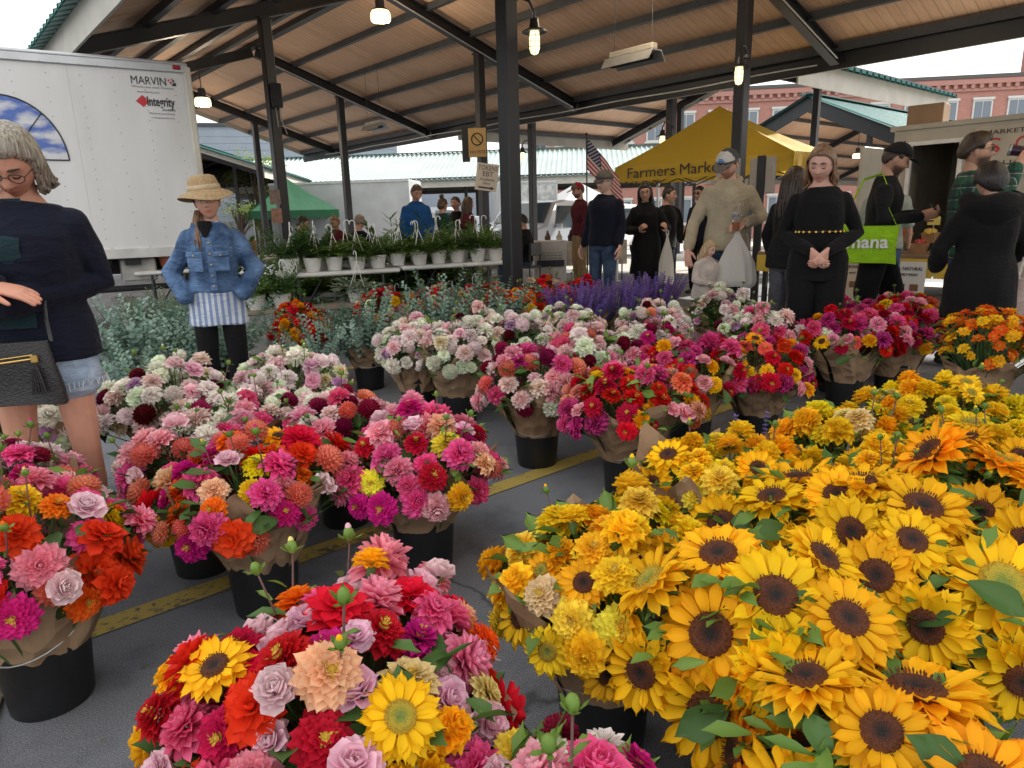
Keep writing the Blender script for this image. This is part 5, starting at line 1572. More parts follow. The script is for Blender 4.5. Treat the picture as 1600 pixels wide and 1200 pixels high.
# ------------------------------------------------------------------ vehicles behind
GLASS = mat('car_glass', (.04, .06, .075), .06, 0, 0, spec=.9)
def car(x, y, rz, paint, label, L=4.6, Wd=1.8, H=1.75, kind='van', group='parked vehicles behind the market'):
    t = empty('parked_car', (x, y, ground_z(x, y)), rz, label, 'car', group)
    hw = Wd / 2
    if kind == 'van': prof = [(-L / 2, .35), (-L / 2 - .03, .75), (-L / 2 + .12, .98), (-L / 2 + .95, 1.12), (-L / 2 + 1.65, H - .06), (-L / 2 + 2.3, H), (L / 2 - .35, H - .05), (L / 2 - .02, 1.1), (L / 2, .4)]
    else: prof = [(-L / 2, .33), (-L / 2 - .02, .62), (-L / 2 + .15, .80), (-L / 2 + 1.15, .93), (-L / 2 + 1.85, H - .04), (-L / 2 + 2.5, H), (L / 2 - 1.3, H - .08), (L / 2 - .55, 1.0), (L / 2 - .03, .92), (L / 2, .4)]
    mb = MB()
    secs = [(-1, .0), (-.97, .06), (-.6, .09), (.6, .09), (.97, .06), (1, .0)]
    zmax = H
    vs, fs = [], []
    npf = len(prof)
    for k_ in (-1., -.93, .93, 1.):
        for (px, pz) in prof:
            tum = 1 - .16 * max(0, (pz - .95)) / (H - .95)
            inset = .04 if abs(k_) == 1. else 0
            vs.append((px * (1 - .012 * (abs(k_) == 1.)), k_ * hw * tum, pz - inset * (pz > .8)))
    for i in range(3):
        for k_ in range(npf):
            k2 = (k_ + 1) % npf
            fs.append((i * npf + k_, i * npf + k2, (i + 1) * npf + k2, (i + 1) * npf + k_))
    fs.append(tuple(range(npf))); fs.append(tuple(range(3 * npf, 4 * npf))[::-1])
    mb.add(vs, fs)
    body = mb.build('body', paint, t, sharp=30)
    # glass
    i_ws = 3
    a, b = prof[i_ws], prof[i_ws + 1]
    tw = lambda pz: hw * (1 - .16 * max(0, (pz - .95)) / (H - .95))
    def strip(p, q, k0, k1, off, name):
        d = Vector((q[0] - p[0], 0, q[1] - p[1])); nrm = Vector((-d.z, 0, d.x)).normalized() * off
        if nrm.z < 0: nrm = -nrm
        mb = MB(); P0, P1 = Vector((p[0], 0, p[1])).lerp(Vector((q[0], 0, q[1])), k0), Vector((p[0], 0, p[1])).lerp(Vector((q[0], 0, q[1])), k1)
        mb.add([P0 + nrm + Vector((0, -tw(P0.z) * .86, 0)), P0 + nrm + Vector((0, tw(P0.z) * .86, 0)), P1 + nrm + Vector((0, tw(P1.z) * .86, 0)), P1 + nrm + Vector((0, -tw(P1.z) * .86, 0))], [(0, 1, 2, 3)])
        mb.build(name, GLASS, t, smooth=False)
    strip(a, b, .08, .95, .012, 'windshield')
    strip(prof[-3] if kind == 'van' else prof[-4], prof[-2] if kind == 'van' else prof[-3], .1, .9, .012, 'rear_window')
    zb = 1.02 if kind == 'van' else .96
    wins = [(a[0] + .75, .2), (.1, .95), (1.1, 1.95)] if kind == 'van' else [(a[0] + .75, -.02), (.06, .85)]
    for s in (-1, 1):
        for (xa, xb) in wins:
            mb = MB(); zt = H - .17
            ya, yb = s * (tw(zb) * 1. + .008), s * (tw(zt) + .008)
            mb.add([(xa - .35 * (xa < -.3), ya, zb), (xb, ya, zb), (xb, yb, zt), (xa, yb, zt)], [(0, 1, 2, 3)]); mb.build('side_window', GLASS, t, smooth=False)
        for xx in (-L / 2 + .85, L / 2 - .85): tyre(t, (xx, s * (hw - .12), .33), .33, .21)
        mb = MB(); mb.box((-L / 2 + .03, s * (hw - .28), .72), (.12, .36, .14), bevel=.04); mb.build('headlight', mat('headlamp', (.7, .7, .7), .15), t, smooth=False)
        mb = MB(); mb.box((a[0] + .45, s * (hw + .09), 1.08), (.08, .2, .13), bevel=.03); mb.build('mirror', paint, t, smooth=False)
    mb = MB(); mb.box((-L / 2 - .02, 0, .62), (.05, Wd * .5, .16), bevel=.01); mb.box((-L / 2 - .0, 0, .42), (.08, Wd * .9, .12), bevel=.03); mb.build('grille', mat('grille_black', (.02, .02, .02), .5), t, smooth=False)
    return t
P_SILVER = mat('paint_silver', (.42, .47, .54), .28, .3, .03, 3, coat=.6)
P_WHITE = mat('paint_white', (.70, .71, .72), .3, 0, .03, 3, coat=.5)
P_TEAL = mat('paint_pale_green', (.20, .32, .30), .3, .2, .03, 3, coat=.5)
car(1.05, 20.6, R(58), P_SILVER, 'silver-blue minivan with large windshield behind the seated people', 4.9, 1.95, 1.78)
car(3.0, 23.6, R(62), P_WHITE, 'white sport utility vehicle parked behind the silver minivan', 4.7, 1.9, 1.75)
car(-1.55, 21.5, R(150), P_TEAL, 'pale green sedan behind the column with paper signs', 4.6, 1.8, 1.45, 'sedan')
car(-13.6, 30.0, R(20), P_WHITE, 'white sedan beyond the green tent', 4.6, 1.8, 1.45, 'sedan')

def box_truck_far(x, y, rz, label, L=6.0, H=2.35, rear=True):
    z = ground_z(x, y)
    t = empty('box_truck', (x, y, z), rz, label, 'truck')
    wm = mat('truck_grey_white', (.33, .34, .35), .45, 0, .12, 1.5)
    mb = MB(); mb.box((0, 0, .85 + H / 2), (L, 2.3, H), bevel=.03); mb.build('cargo_box', wm, t, smooth=False)
    mb = MB(); mb.box((0, -1.16, .85 + H - .04), (L + .02, .05, .09)); mb.box((0, -1.16, .88), (L + .02, .05, .09)); mb.build('rail', M['galv'], t, smooth=False)
    mb = MB(); mb.box((-L / 2 - .012, 0, .85 + H / 2), (.03, 2.0, H - .25)); mb.build('rear_door', mat('door_mottled_grey', (.36, .37, .37), .5, 0, .45, 5), t, smooth=False)
    mb = MB(); mb.box((L / 2 + .85, 0, 1.25), (1.6, 2.1, 1.6), bevel=.22); mb.build('cab', wm, t, smooth=False)
    mb = MB(); mb.box((L / 2 + 1.3, -.0, 1.65), (.72, 2.13, .55), bevel=.1); mb.build('cab_window', GLASS, t, smooth=False)
    mb = MB(); mb.box((0, 0, .72), (L - .2, 1.0, .2)); mb.build('chassis', M['steel'], t, smooth=False)
    for xx in (-L / 2 + 1.2, L / 2 + .9):
        for s in (-1, 1): tyre(t, (xx, s * .95, .45), .45, .28)
box_truck_far(-6.9, 31.0, R(-6), 'grey-white delivery truck with mottled rear door beyond the plant tables')
box_truck_far(.6, 30.0, R(95), 'white box truck behind the silver minivan', 5.0, 2.0)

# ------------------------------------------------------------------ buildings
def building(x, y, rz, Lx, Ly, H, wall, label, floors=2, wcol=None, bays=8, cornice=True, wfrom=1.2, wh=1.5, ww=1.1, trim=None, dent=False, cat='building'):
    z = ground_z(x, y) - .02
    t = empty('building', (x, y, z), rz, label, cat, 'buildings beyond the market')
    trim = trim or M['fascia']
    mb = MB(); mb.box((0, 0, H / 2), (Lx, Ly, H)); mb.build('wall', wall, t, smooth=False)
    mb = MB(); mb.box((0, 0, H + .12), (Lx + .1, Ly + .1, .24)); mb.build('roof', mat('roof_felt', (.10, .10, .10), .9), t, smooth=False)
    if cornice:
        mb = MB(); mb.box((0, -Ly / 2 - .12, H - .25), (Lx + .3, .28, .3)); mb.box((0, -Ly / 2 - .06, H - .75), (Lx + .2, .14, .18))
        if dent:
            nq = int(Lx / .55)
            for q in range(nq): mb.box((-Lx / 2 + (q + .5) * Lx / nq, -Ly / 2 - .12, H - .53), (.24, .22, .26))
        mb.build('cornice', trim, t, smooth=False)
    fm = mat('window_frame_pale', (.55, .55, .53), .5)
    gm = mat('window_glass_far', (.10, .13, .17), .08, 0, 0, spec=.9)
    for fl_ in range(floors):
        zz = wfrom + fl_ * (H - 1.6) / max(1, floors)
        for b_ in range(bays):
            xx = -Lx / 2 + (b_ + .5) * Lx / bays
            mb = MB()
            mb.box((0, 0, 0), (ww + .16, .10, wh + .16)); mb.box((0, -.06, -wh / 2 - .14), (ww + .4, .2, .12)); mb.box((0, -.05, wh / 2 + .16), (ww + .3, .14, .16))
            w_ = mb.build('window', fm, t, smooth=False, loc=(xx, -Ly / 2 - .04, zz + wh / 2))
            for q in (-1, 1):
                mb = MB(); mb.box((q * ww / 4, -.055, 0), (ww / 2 - .05, .02, wh - .06)); mb.build('pane', gm, w_, smooth=False)
    return t
BRICK = mat_brick('brick_rose', (.36, .145, .115), (.42, .18, .14), (.36, .25, .22))
BRICKD = mat_brick('brick_dark', (.20, .075, .065), (.24, .095, .08), (.22, .15, .14))
building(24.0, 58.0, R(-8), 40., 12., 10.6, BRICK, 'rose brick building with dentil cornice behind the sheds', 3, bays=18, wfrom=1.4, wh=1.7, dent=True, trim=mat('brick_trim', (.40, .20, .17), .8))
building(49.0, 60.0, R(-14), 9., 9., 23., BRICKD, 'tall dark brick tower beside the rose brick building', 6, bays=3, wfrom=2, wh=1.8)
building(10.0, 76.0, R(4), 16., 10., 14., mat('grey_stone', (.40, .39, .37), .8, 0, .1, 1), 'pale grey office block behind the rose brick building', 4, bays=8, wfrom=1.5, wh=1.8)
SID = mat('siding_blue_grey', (.27, .31, .37), .6, 0, .06, 1.5)
def siding(x, y, rz, L, H, label):
    z = ground_z(x, y) - .02
    t = empty('building', (x, y, z), rz, label, 'building', 'buildings beyond the market')
    mb = MB(); mb.box((0, 4, H / 2), (L, 8, H)); mb.build('wall', SID, t, smooth=False)
    nb = int(H / .42)
    for q in range(nb):
        mb = MB(); mb.box((0, -.02, .21 + q * .42), (L, .06, .405)); mb.build('siding_board', SID, t, smooth=False)
    for q in range(int(L / 4)):
        mb = MB(); mb.box((0, 0, 0), (1.4, .12, 2.2)); d_ = mb.build('door', mat('door_grey', (.22, .23, .25), .6), t, smooth=False, loc=(-L / 2 + 2 + q * 4, -.06, 1.1))
        mb = MB(); mb.box((0, -.07, .4), (.9, .02, .9)); mb.build('pane', GLASS, d_, smooth=False)
    mb = MB(); mb.box((0, 4, H + .1), (L + .3, 8.3, .2)); mb.build('roof', M['steel2'], t, smooth=False)
siding(-24., 46., R(14), 34., 8.2, 'long blue-grey clapboard warehouse behind the green tent')
siding(2., 60., R(-2), 26., 4.6, 'low lavender-grey warehouse behind the distant ribbed roof')
building(-62., 60., R(40), 30., 14., 12., BRICK, 'brick block hidden beyond the white truck', 3, bays=10)
building(80., 40., R(-50), 30., 14., 11., BRICK, 'brick block past the dark tower', 3, bays=10)

# ------------------------------------------------------------------ trees
def tree(x, y, h, r, seed, label, m_, n=2600, leaf=.11):
    rng = random.Random(seed)
    t = empty('street_tree', (x, y, ground_z(x, y)), 0, label, 'tree', 'street trees')
    mb = MB()
    mb.tube([(0, 0, 0), (.04, .02, h * .25), (-.03, .05, h * .5), (.02, 0, h * .8)], [.13, .10, .075, .03], 8)
    cl = []
    for k in range(13):
        a = rng.random() * 6.28; zz = h * rng.uniform(.42, .95); rr = r * rng.uniform(.35, .95) * (1.15 - abs(zz / h - .62) * 1.4)
        c = Vector((rr * math.cos(a), rr * math.sin(a), zz)); cl.append((c, r * rng.uniform(.28, .48)))
        mb.tube([(0, 0, h * rng.uniform(.25, .6)), c * .55 + Vector((0, 0, zz * .42)), c], [.05, .03, .012], 5)
    mb.build('trunk', mat('bark', (.11, .085, .065), .9, 0, .3, 12, .5, 40), t)
    lb = MB()
    for k in range(n):
        c, rc = rng.choice(cl)
        d = Vector((rng.gauss(0, 1), rng.gauss(0, 1), rng.gauss(0, .8))).normalized()
        p = c + d * rc * rng.uniform(.35, 1.05)
        o = Vector((rng.gauss(0, 1), rng.gauss(0, 1), rng.gauss(0, .5)))
        up = Vector((rng.gauss(0, .5), rng.gauss(0, .5), 1)); up = (up - o * (up.dot(o) / o.length_squared)).normalized()
        petal(lb, p, o, up, leaf * rng.uniform(.7, 1.4), leaf * .6, 0, -.3, .1, .8, 0, 1, 2, rng.random(), 0, 0, .3, rng)
    lb.build('crown', m_, t, color=True, sharp=None)
LT = mat_leaf('tree_leaf', (.10, .19, .03), (.30, .36, .06), .6, .35)
tree(-12.6, 36., 5.2, 1.7, 1, 'yellow-green street tree behind the green tent', LT)
tree(-15.5, 33.5, 3.6, 1.6, 2, 'small round street tree left of the green tent', LT)
tree(-10.2, 27., 2.3, .9, 3, 'low leafy sapling under the shed eave', LT, 1200, .08)

# ------------------------------------------------------------------ lamps, heaters, signs on the shed
BULB = mat('lamp_glass_lit', (.9, .85, .6), .3, 0, 0, emit=(1., .86, .46), estr=1.1)
def pendant(u, v, z, ztop, label, watts=45.):
    t = empty('pendant_lamp', W(u, v, z), 0, label, 'lamp', 'pendant lamps under the roof')
    mb = MB(); mb.tube([(0, 0, .22), (0, 0, ztop - z)], .010, 6); mb.build('rod', M['steel2'], t)
    mb = MB(); mb.lathe([(.0, .24), (.06, .24), (.075, .20), (.075, .10), (.13, .07), (.14, .05), (0, .05)], 20); mb.build('housing', M['steel2'], t)
    ld = bpy.data.lights.new('lamp_light', 'POINT'); ld.energy = watts; ld.color = (1., .82, .58); ld.shadow_soft_size = .16
    lo = bpy.data.objects.new('lamp_light', ld); COL.objects.link(lo); lo.parent = t; lo.location = (0, 0, -.22)
    mb = MB(); mb.lathe([(.135, .05), (.155, .02), (.165, -.04), (.160, -.09), (.145, -.105), (0, -.11)], 24); mb.build('shade', BULB, t)
pendant(6.45, 10.55, 4.46, 4.98, 'lit pendant lamp with glowing dome at the roof ridge')
pendant(5.2, 15.7, 3.74, 4.55, 'lit pendant lamp with glowing dome above the truck corner')
pendant(6.45, 5.05, 4.02, 4.98, 'added pendant lamp with glowing dome at the ridge over the two near columns')  # added out of view to brighten the board ceiling
pendant(6.45, -.3, 4.02, 4.98, 'added pendant lamp with glowing dome at the ridge before the near columns')  # another unseen lamp, added for more light on the ceiling
pendant(6.45, 21.6, 4.02, 4.98, 'added pendant lamp with glowing dome at the last roof frame')  # extra lamp added to light the far end of the ceiling
pendant(26.5, 11.5, 3.05, 4.6, 'lit pendant lamp under the dark gabled shed')
def cage_lamp(u, v, z, du, dv, label):
    """arm starts at the column (u,v) and reaches out by (du,dv)"""
    t = empty('cage_lamp', W(u, v, z), GRID, label, 'lamp', 'caged lamps on the columns')
    L = math.hypot(du, dv)
    ax = Vector((du / L, dv / L, 0))
    P = lambda s, h: ax * s + Vector((0, 0, h))
    mb = MB(); mb.tube([P(.0, .30), P(L * .4, .40), P(L * .8, .38), P(L, .28), P(L, .2)], .014, 7); mb.lathe([(.045, -.02), (.045, .02)], 10, c=P(.01, .30), closed_top=True, closed_bot=True); mb.build('arm', M['steel'], t)
    mb = MB(); mb.lathe([(0, .24), (.04, .23), (.05, .17), (.055, .15), (.12, .12), (.122, .112), (.05, .12), (0, .12)], 18, c=P(L, 0)); mb.build('reflector', M['steel'], t)
    mb = MB(); mb.lathe([(.045, .12), (.052, .06), (.050, -.03), (.035, -.075), (0, -.09)], 14, c=P(L, 0)); mb.build('globe', BULB, t)
    mb = MB()
    for q in range(6):
        a = q * 1.047; mb.tube([P(L, 0) + Vector((.058 * math.cos(a), .058 * math.sin(a), .12)), P(L, 0) + Vector((.060 * math.cos(a), .060 * math.sin(a), -.02)), P(L, 0) + Vector((.03 * math.cos(a), .03 * math.sin(a), -.095))], .0028, 4)
    for hz_ in (.08, .03, -.02): mb.tube([P(L, hz_) + Vector((.060 * math.cos(a), .060 * math.sin(a), 0)) for a in [q * 6.2832 / 14 for q in range(15)]], .0024, 4)
    mb.build('cage', M['steel2'], t)
cage_lamp(4.66, 5.34, 2.84, .26, -.06, 'caged lamp on the thick middle column')
cage_lamp(8.62, 5.24, 2.86, -.34, -.10, 'caged lamp on the column beside the yellow tent')
cage_lamp(11.8, 8.72, 2.55, -.36, -.02, 'caged lamp above the black-coated woman')
cage_lamp(11.8, 12.78, 2.58, -.36, -.02, 'caged lamp above the ribbed roof')
def heater(u, v, z, ztop, label, L=.72):
    t = empty('radiant_heater', W(u, v, z), GRID + math.pi / 2, label, 'heater', 'radiant heaters hung from the roof')
    mb = MB()
    sec = [(-.16, -.06), (-.085, .055), (.085, .055), (.16, -.06), (.15, -.06), (.08, .04), (-.08, .04), (-.15, -.06)]
    vs = [(-L / 2, a, b) for a, b in sec] + [(L / 2, a, b) for a, b in sec]
    mb.add(vs, [(q, (q + 1) % 8, 8 + (q + 1) % 8, 8 + q) for q in range(8)] + [tuple(range(8))[::-1], tuple(range(8, 16))]); mb.build('reflector', M['galv'], t, smooth=False)
    mb = MB(); mb.box((0, 0, .095), (L * .92, .10, .07), bevel=.01); mb.build('burner_box', mat('heater_beige', (.40, .37, .32), .5, 0, .1, 6), t, smooth=False)
    mb = MB(); mb.tube([(-L / 2 + .03, 0, -.02), (L / 2 - .03, 0, -.02)], .028, 8); mb.build('heat_tube', M['steel'], t)
    for s in (-1, 1):
        mb = MB(); mb.tube([(s * L * .40, 0, .12), (s * L * .36, 0, ztop - z)], .004, 5); mb.build('cable', M['steel2'], t)
heater(6.95, 5.75, 3.02, 4.75, 'grey radiant heater hanging between the two near columns')
heater(8.4, 14.3, 3.25, 4.5, 'grey radiant heater hanging far down the shed')
heater(5.2, 18.5, 3.2, 4.6, 'grey radiant heater at the far end of the shed')

def column_signs():
    c = W(8.68, 10.84)
    t = empty('notice_sign', (c.x - .08, c.y - .16, 2.36), R(-6), 'tan notice with crossed-out circle on the column', 'sign')
    mb = MB(); mb.box((0, 0, .25), (.34, .02, .52), bevel=.004); mb.build('board', mat('sign_tan', (.50, .33, .13), .6, 0, .08, 8), t, smooth=False)
    mb = MB(); mb.tube([(.105 * math.cos(a), -.014, .31 + .105 * math.sin(a)) for a in [q * 6.2832 / 28 for q in range(29)]], .010, 6); mb.tube([(-.07, -.014, .385), (.07, -.014, .235)], .009, 6); mb.build('prohibition_ring', INK, t)
    lettering('NO PETS', .075, INK, t, (-.145, -.013, .055), WALLX, width=.29)
    t2 = empty('box_sign', (c.x - .30, c.y - .12, 2.30), R(-6), 'black backing board left of the tan notice', 'sign')
    mb = MB(); mb.box((0, 0, .28), (.14, .05, .62), bevel=.005); mb.build('board', M['blackplastic'], t2, smooth=False)
    t3 = empty('paper_sign', (c.x + .04, c.y - .19, 1.72), R(-6), 'tilted white hand-lettered tokens sign on the column', 'sign')
    t3.rotation_euler = (0, R(9), R(-6))
    mb = MB(); mb.box((0, 0, .26), (.42, .014, .50), bevel=.003); mb.build('board', mat('sign_white', (.66, .62, .55), .6, 0, .05, 8), t3, smooth=False)
    BR = mat('ink_brown', (.07, .035, .025), .6)
    lettering('TOKENS', .125, BR, t3, (-.185, -.010, .385), WALLX, width=.37)
    lettering('EBT', .125, BR, t3, (-.09, -.010, .275), WALLX, width=.2)
    lettering('Available', .07, BR, t3, (-.13, -.010, .195), WALLX, width=.28)
    lettering('here', .07, BR, t3, (-.06, -.010, .125), WALLX, width=.13)
    mb = MB(); mb.box((-.02, -.010, .065), (.24, .006, .028)); mb.add([(.10, -.0105, .03), (.17, -.0105, .065), (.10, -.0105, .10)], [(0, 1, 2)]); mb.build('arrow', BR, t3, smooth=False)
    c = W(4.55, 10.84)
    t4 = empty('switch_box', (c.x + .16, c.y - .06, 2.95), R(20), 'black electric box strapped to the far left column', 'electric box')
    mb = MB(); mb.box((0, 0, .15), (.16, .12, .34), bevel=.01); mb.build('box_body', M['steel'], t4, smooth=False)
    mb = MB(); mb.tube([(.03, -.03, .0), (.05, -.05, -.25), (.10, -.05, -.4)], .008, 5); mb.tube([(-.03, -.03, .0), (-.02, -.05, -.3)], .008, 5); mb.build('cord', M['galv'], t4)
    t5 = empty('sticker_sign', (c.x - .01, c.y - .10, 1.25), R(20), 'two faded stickers stacked on the far left column', 'sign')
    for q, (zz, cc) in enumerate(((.10, (.40, .22, .16)), (.38, (.32, .24, .2)))):
        mb = MB(); mb.box((0, 0, zz), (.16, .008, .22)); mb.build('sticker', mat('sticker%d' % q, cc, .6, 0, .4, 14), t5, smooth=False)
column_signs()
# conduit and cables along the rafters
cb = MB()
for fy in FR[1:4]:
    cb.tube([W(6.65 + 4.4, fy - .12, 3.42), W(8.7, fy - .12, 4.16), W(6.75, fy - .12, 4.80)], .012, 6)
cb.tube([W(11.0, 5.5 + q * .5, 3.36 + .012 * math.sin(q)) for q in range(34)], .011, 5)
cb.tube([W(8.8, 5.3, 3.9), W(8.5, 5.0, 3.98), W(7.9, 4.2, 4.12), W(7.2, 3.2, 4.38)], .008, 5)
tag(cb.build('conduit', M['galv']), 'grey electrical conduit and cables clipped along the roof beams', 'conduit')

# ------------------------------------------------------------------ flag, sandwich board, stalls
def flag():
    t = empty('flag', (1.38, 12.2, 0), R(10), 'red, white and blue striped flag with stars on a slanted pole', 'flag')
    mb = MB(); mb.tube([(0, 0, .0), (-.02, 0, 2.54)], .012, 8); mb.ball((-.02, 0, 2.55), .022, nu=8, nv=6); mb.build('flag_pole', M['steel'], t)
    RED, WHT, BLU = mat('flag_red', (.46, .03, .05), .8), mat('flag_white', (.66, .64, .60), .8), mat('flag_blue', (.035, .045, .13), .8)
    Lf, Hf = .92, .52
    def P(a, b):   # a along fly, b down hoist; the cloth droops, fly end hanging down
        ang = R(-52) * (a ** .5)
        s = a * Lf
        x = s * math.cos(R(52)) + b * Hf * .18 * a; z = 2.5 - b * Hf - s * math.sin(R(52)) * .9
        return Vector((x, .05 * math.sin(a * 9 + b * 2) * a + .02, z))
    for q in range(13):
        mb = MB(); mb.grid(lambda a, b: P((.40 if q < 7 else 0) + a * (1 - (.40 if q < 7 else 0)), (q + b) / 13), 12, 2); mb.build('stripe', RED if q % 2 == 0 else WHT, t)
    mb = MB(); mb.grid(lambda a, b: P(a * .40, b * 7 / 13), 8, 6); cn_ = mb.build('canton', BLU, t)
    mb = MB()
    for i in range(9):
        for j in range(5 if i % 2 else 6):
            c = P(.40 * (j + (1 if i % 2 else .5)) / 6.2, 7 / 13 * (i + .7) / 9.4) + Vector((0, -.006, 0))
            pts = []
            for k_ in range(10):
                r_ = .015 if k_ % 2 == 0 else .006
                a_ = math.pi / 2 + k_ * math.pi / 5
                pts.append(c + Vector((r_ * math.cos(a_), 0, r_ * math.sin(a_))))
            mb.add(pts, [tuple(range(10))])
    so = mb.build('stars', WHT, cn_, smooth=False)
flag()

def sandwich_board(x, y, rz):
    t = empty('sandwich_board', (x, y, 0), rz, 'white sandwich board with maroon heading near the flat-capped man', 'sign')
    for s in (-1, 1):
        mb = MB()
        a = R(10) * s
        rot = Matrix.Rotation(-a, 3, 'X')
        mb.box((0, s * .10, .40), (.60, .03, .80), rot=rot, bevel=.01); mb.build('panel', M['whiteplastic'], t, smooth=False)
    f = empty('face', (0, -.125, 0), 0, parent=t) if False else t
    rot = (math.pi / 2 - R(10), 0, 0)
    mb = MB(); mb.box((0, -.128, .67), (.50, .008, .09), rot=Matrix.Rotation(R(-10) * -1, 3, 'X')); mb.build('header', mat('maroon_print', (.13, .03, .03), .6), t, smooth=False)
    mb = MB(); mb.box((0, -.178, .39), (.50, .008, .12), rot=Matrix.Rotation(R(10), 3, 'X')); mb.build('band', mat('slate_print', (.05, .05, .07), .6), t, smooth=False)
    lettering('SNAP EBT', .085, M['white'], t, (-.2, -.138, .645), rot, width=.40)
    for q in range(3):
        lettering('TOKENS ACCEPTED HERE', .035, INK, t, (-.22, -.150 - q * .012, .57 - q * .05), rot, width=.44)
sandwich_board(.75, 12.85, R(4))

ct = empty('covered_table', (1.35, 13.5, 0), R(8), 'table with pale cloth and small goods behind the sandwich board', 'table')
mb = MB(); mb.box((0, 0, .74), (1.7, .7, .03)); mb.build('table_top', M['whiteplastic'], ct, smooth=False)
mb = MB(); mb.grid(lambda a, b: Vector((.855 * (2 * a - 1), -.356 - .02 * math.sin(a * 40) * b, .757 - .45 * b)), 60, 5); mb.build('tablecloth', mat_cloth('cloth_cream', (.55, .52, .44)), ct)
for sx in (-1, 1):
    for sy in (-1, 1):
        mb = MB(); mb.tube([(sx * .78, sy * .3, 0), (sx * .78, sy * .3, .73)], .014, 7); mb.build('leg', M['steel2'], ct)
rng = random.Random(9)
for q in range(5):
    o = MB(); o.lathe([(.05, 0), (.06, .09), (.035, .13), (.02, .17), (.022, .20), (0, .20)], 12)
    j = o.build('jar', mat('jar%d' % (q % 3), [(.08, .05, .04), (.55, .52, .45), (.03, .03, .035)][q % 3], .35), None, loc=(.75 + q * .22, 13.30 + .03 * q, .757))
    tag(j, 'small jar on the pale cloth table behind the sandwich board', 'jar', 'jars on the pale cloth table')

# fruit stall
def fruit_stall():
    L = 2.5
    o = W(8.05, 3.35)
    t = empty('stall_table', (o.x, o.y, 0), GRID - math.pi / 2, 'fruit stall table with yellow skirt and paper notices', 'table')
    # local x runs along -v, local y along +u (away)
    mb = MB(); mb.box((0, .35, .72), (L, .75, .04), bevel=.006); mb.build('table_top', mat('stall_wood', (.22, .15, .10), .7, 0, .2, 6), t, smooth=False)
    YS = mat('skirt_yellow', (.58, .40, .05), .7, 0, .1, 6)
    for q in range(5):
        mb = MB(); mb.box((-L / 2 + L * (q + .5) / 5, -.045, .60), (L / 5 - .02, .012, .20)); mb.build('skirt_panel', YS, t, smooth=False)
    for sx in (-1, 0, 1):
        for sy in (.05, .65):
            mb = MB(); mb.box((sx * (L / 2 - .08), sy, .35), (.05, .05, .70)); mb.build('leg', M['steel'], t, smooth=False)
    PW = mat('paper_white', (.66, .65, .62), .7); PC = mat('paper_cream', (.60, .50, .38), .7)
    for (x_, m_, ttl, l2) in ((.02, PC, 'HONEY CRISP', 'and GALA'), (.52, PW, 'ALL NATURAL', 'FAMILY FARM'), (-.62, mat('paper_pink', (.50, .33, .33), .7), 'CASH ONLY', 'no cards')):
        mb = MB(); mb.box((x_, -.062, .46), (.34, .006, .42)); s_ = mb.build('notice', m_, t, smooth=False)
        lettering(ttl, .05, INK, t, (x_ - .14, -.068, .58), WALLX, width=.28); lettering(l2, .04, INK, t, (x_ - .11, -.068, .52), WALLX, width=.2)
        mb = MB(); mb.box((x_ - .06, -.067, .40), (.08, .004, .07)); mb.box((x_ + .07, -.067, .40), (.08, .004, .07)); mb.build('picture', mat('print_brown', (.20, .09, .05), .7), t, smooth=False)
    rng = random.Random(2)
    FR_ = [mat('apple_red', (.34, .03, .02), .35, 0, .3, 30), mat('apple_yellow', (.55, .36, .05), .35, 0, .2, 30), mat('plum', (.14, .02, .05), .35, 0, .2, 30)]
    BSK = mat('basket_brown', (.33, .18, .085), .75, 0, .2, 10)
    for r_ in range(2):
        for q in range(9):
            x_ = -L / 2 + .16 + q * .27; y_ = .14 + r_ * .30; z_ = .742 + r_ * .10
            p = Matrix.Rotation(GRID - math.pi / 2, 3, 'Z') @ Vector((x_, y_, z_)) + Vector((o.x, o.y, 0))
            b_ = empty('fruit_basket', p, GRID - math.pi / 2 + rng.uniform(-.15, .15), 'brown paper basket heaped with fruit on the fruit stall table', 'basket', 'fruit baskets on the stall')
            mb = MB(); mb.lathe([(.075, 0), (.10, .11), (.104, .11), (.08, .0)], 4, c=(0, 0, 0)); mb.lathe([(0, .004), (.075, .004)], 4); mb.build('basket', BSK, b_, smooth=False, rot=(0, 0, math.pi / 4))
            for w_ in range(9):
                a = rng.random() * 6.28; rr = .055 * math.sqrt(rng.random())
                mb = MB(); mb.ball((0, 0, 0), .034, .034, .031, 10, 7); mb.build('fruit', FR_[(q + r_) % 3], b_, loc=(rr * math.cos(a), rr * math.sin(a), .10 + .03 * rng.random()))
            if r_ == 1 and q % 1 == 0:
                mb = MB(); mb.box((0, .03, .24), (.13, .006, .10)); mb.build('price_card', [mat('card_yellow', (.62, .50, .12), .6), mat('card_green', (.40, .52, .36), .6)][q % 2], b_, smooth=False)
                mb = MB(); mb.tube([(0, .034, .1), (0, .034, .22)], .003, 4); mb.build('card_stick', M['whiteplastic'], b_)
    CB = mat('cardboard', (.30, .19, .11), .8, 0, .12, 5)
    for i, (x_, y_, z_, s_) in enumerate(((-1.0, .35, 0, .42), (-.45, .4, 0, .38), (.3, .4, 0, .44), (.85, .3, 0, .4), (.3, .42, .29, .34))):
        p = Matrix.Rotation(GRID - math.pi / 2, 3, 'Z') @ Vector((x_, y_, z_)) + Vector((o.x, o.y, 0))
        mb = MB(); mb.box((0, 0, s_ * .33), (s_, s_ * .8, s_ * .66), bevel=.004); b_ = mb.build('cardboard_box', CB, None, smooth=False, loc=p, rot=(0, 0, GRID + .1 * i))
        tag(b_, 'brown cardboard carton stored under the fruit stall table', 'box', 'cartons under the fruit stall')
fruit_stall()

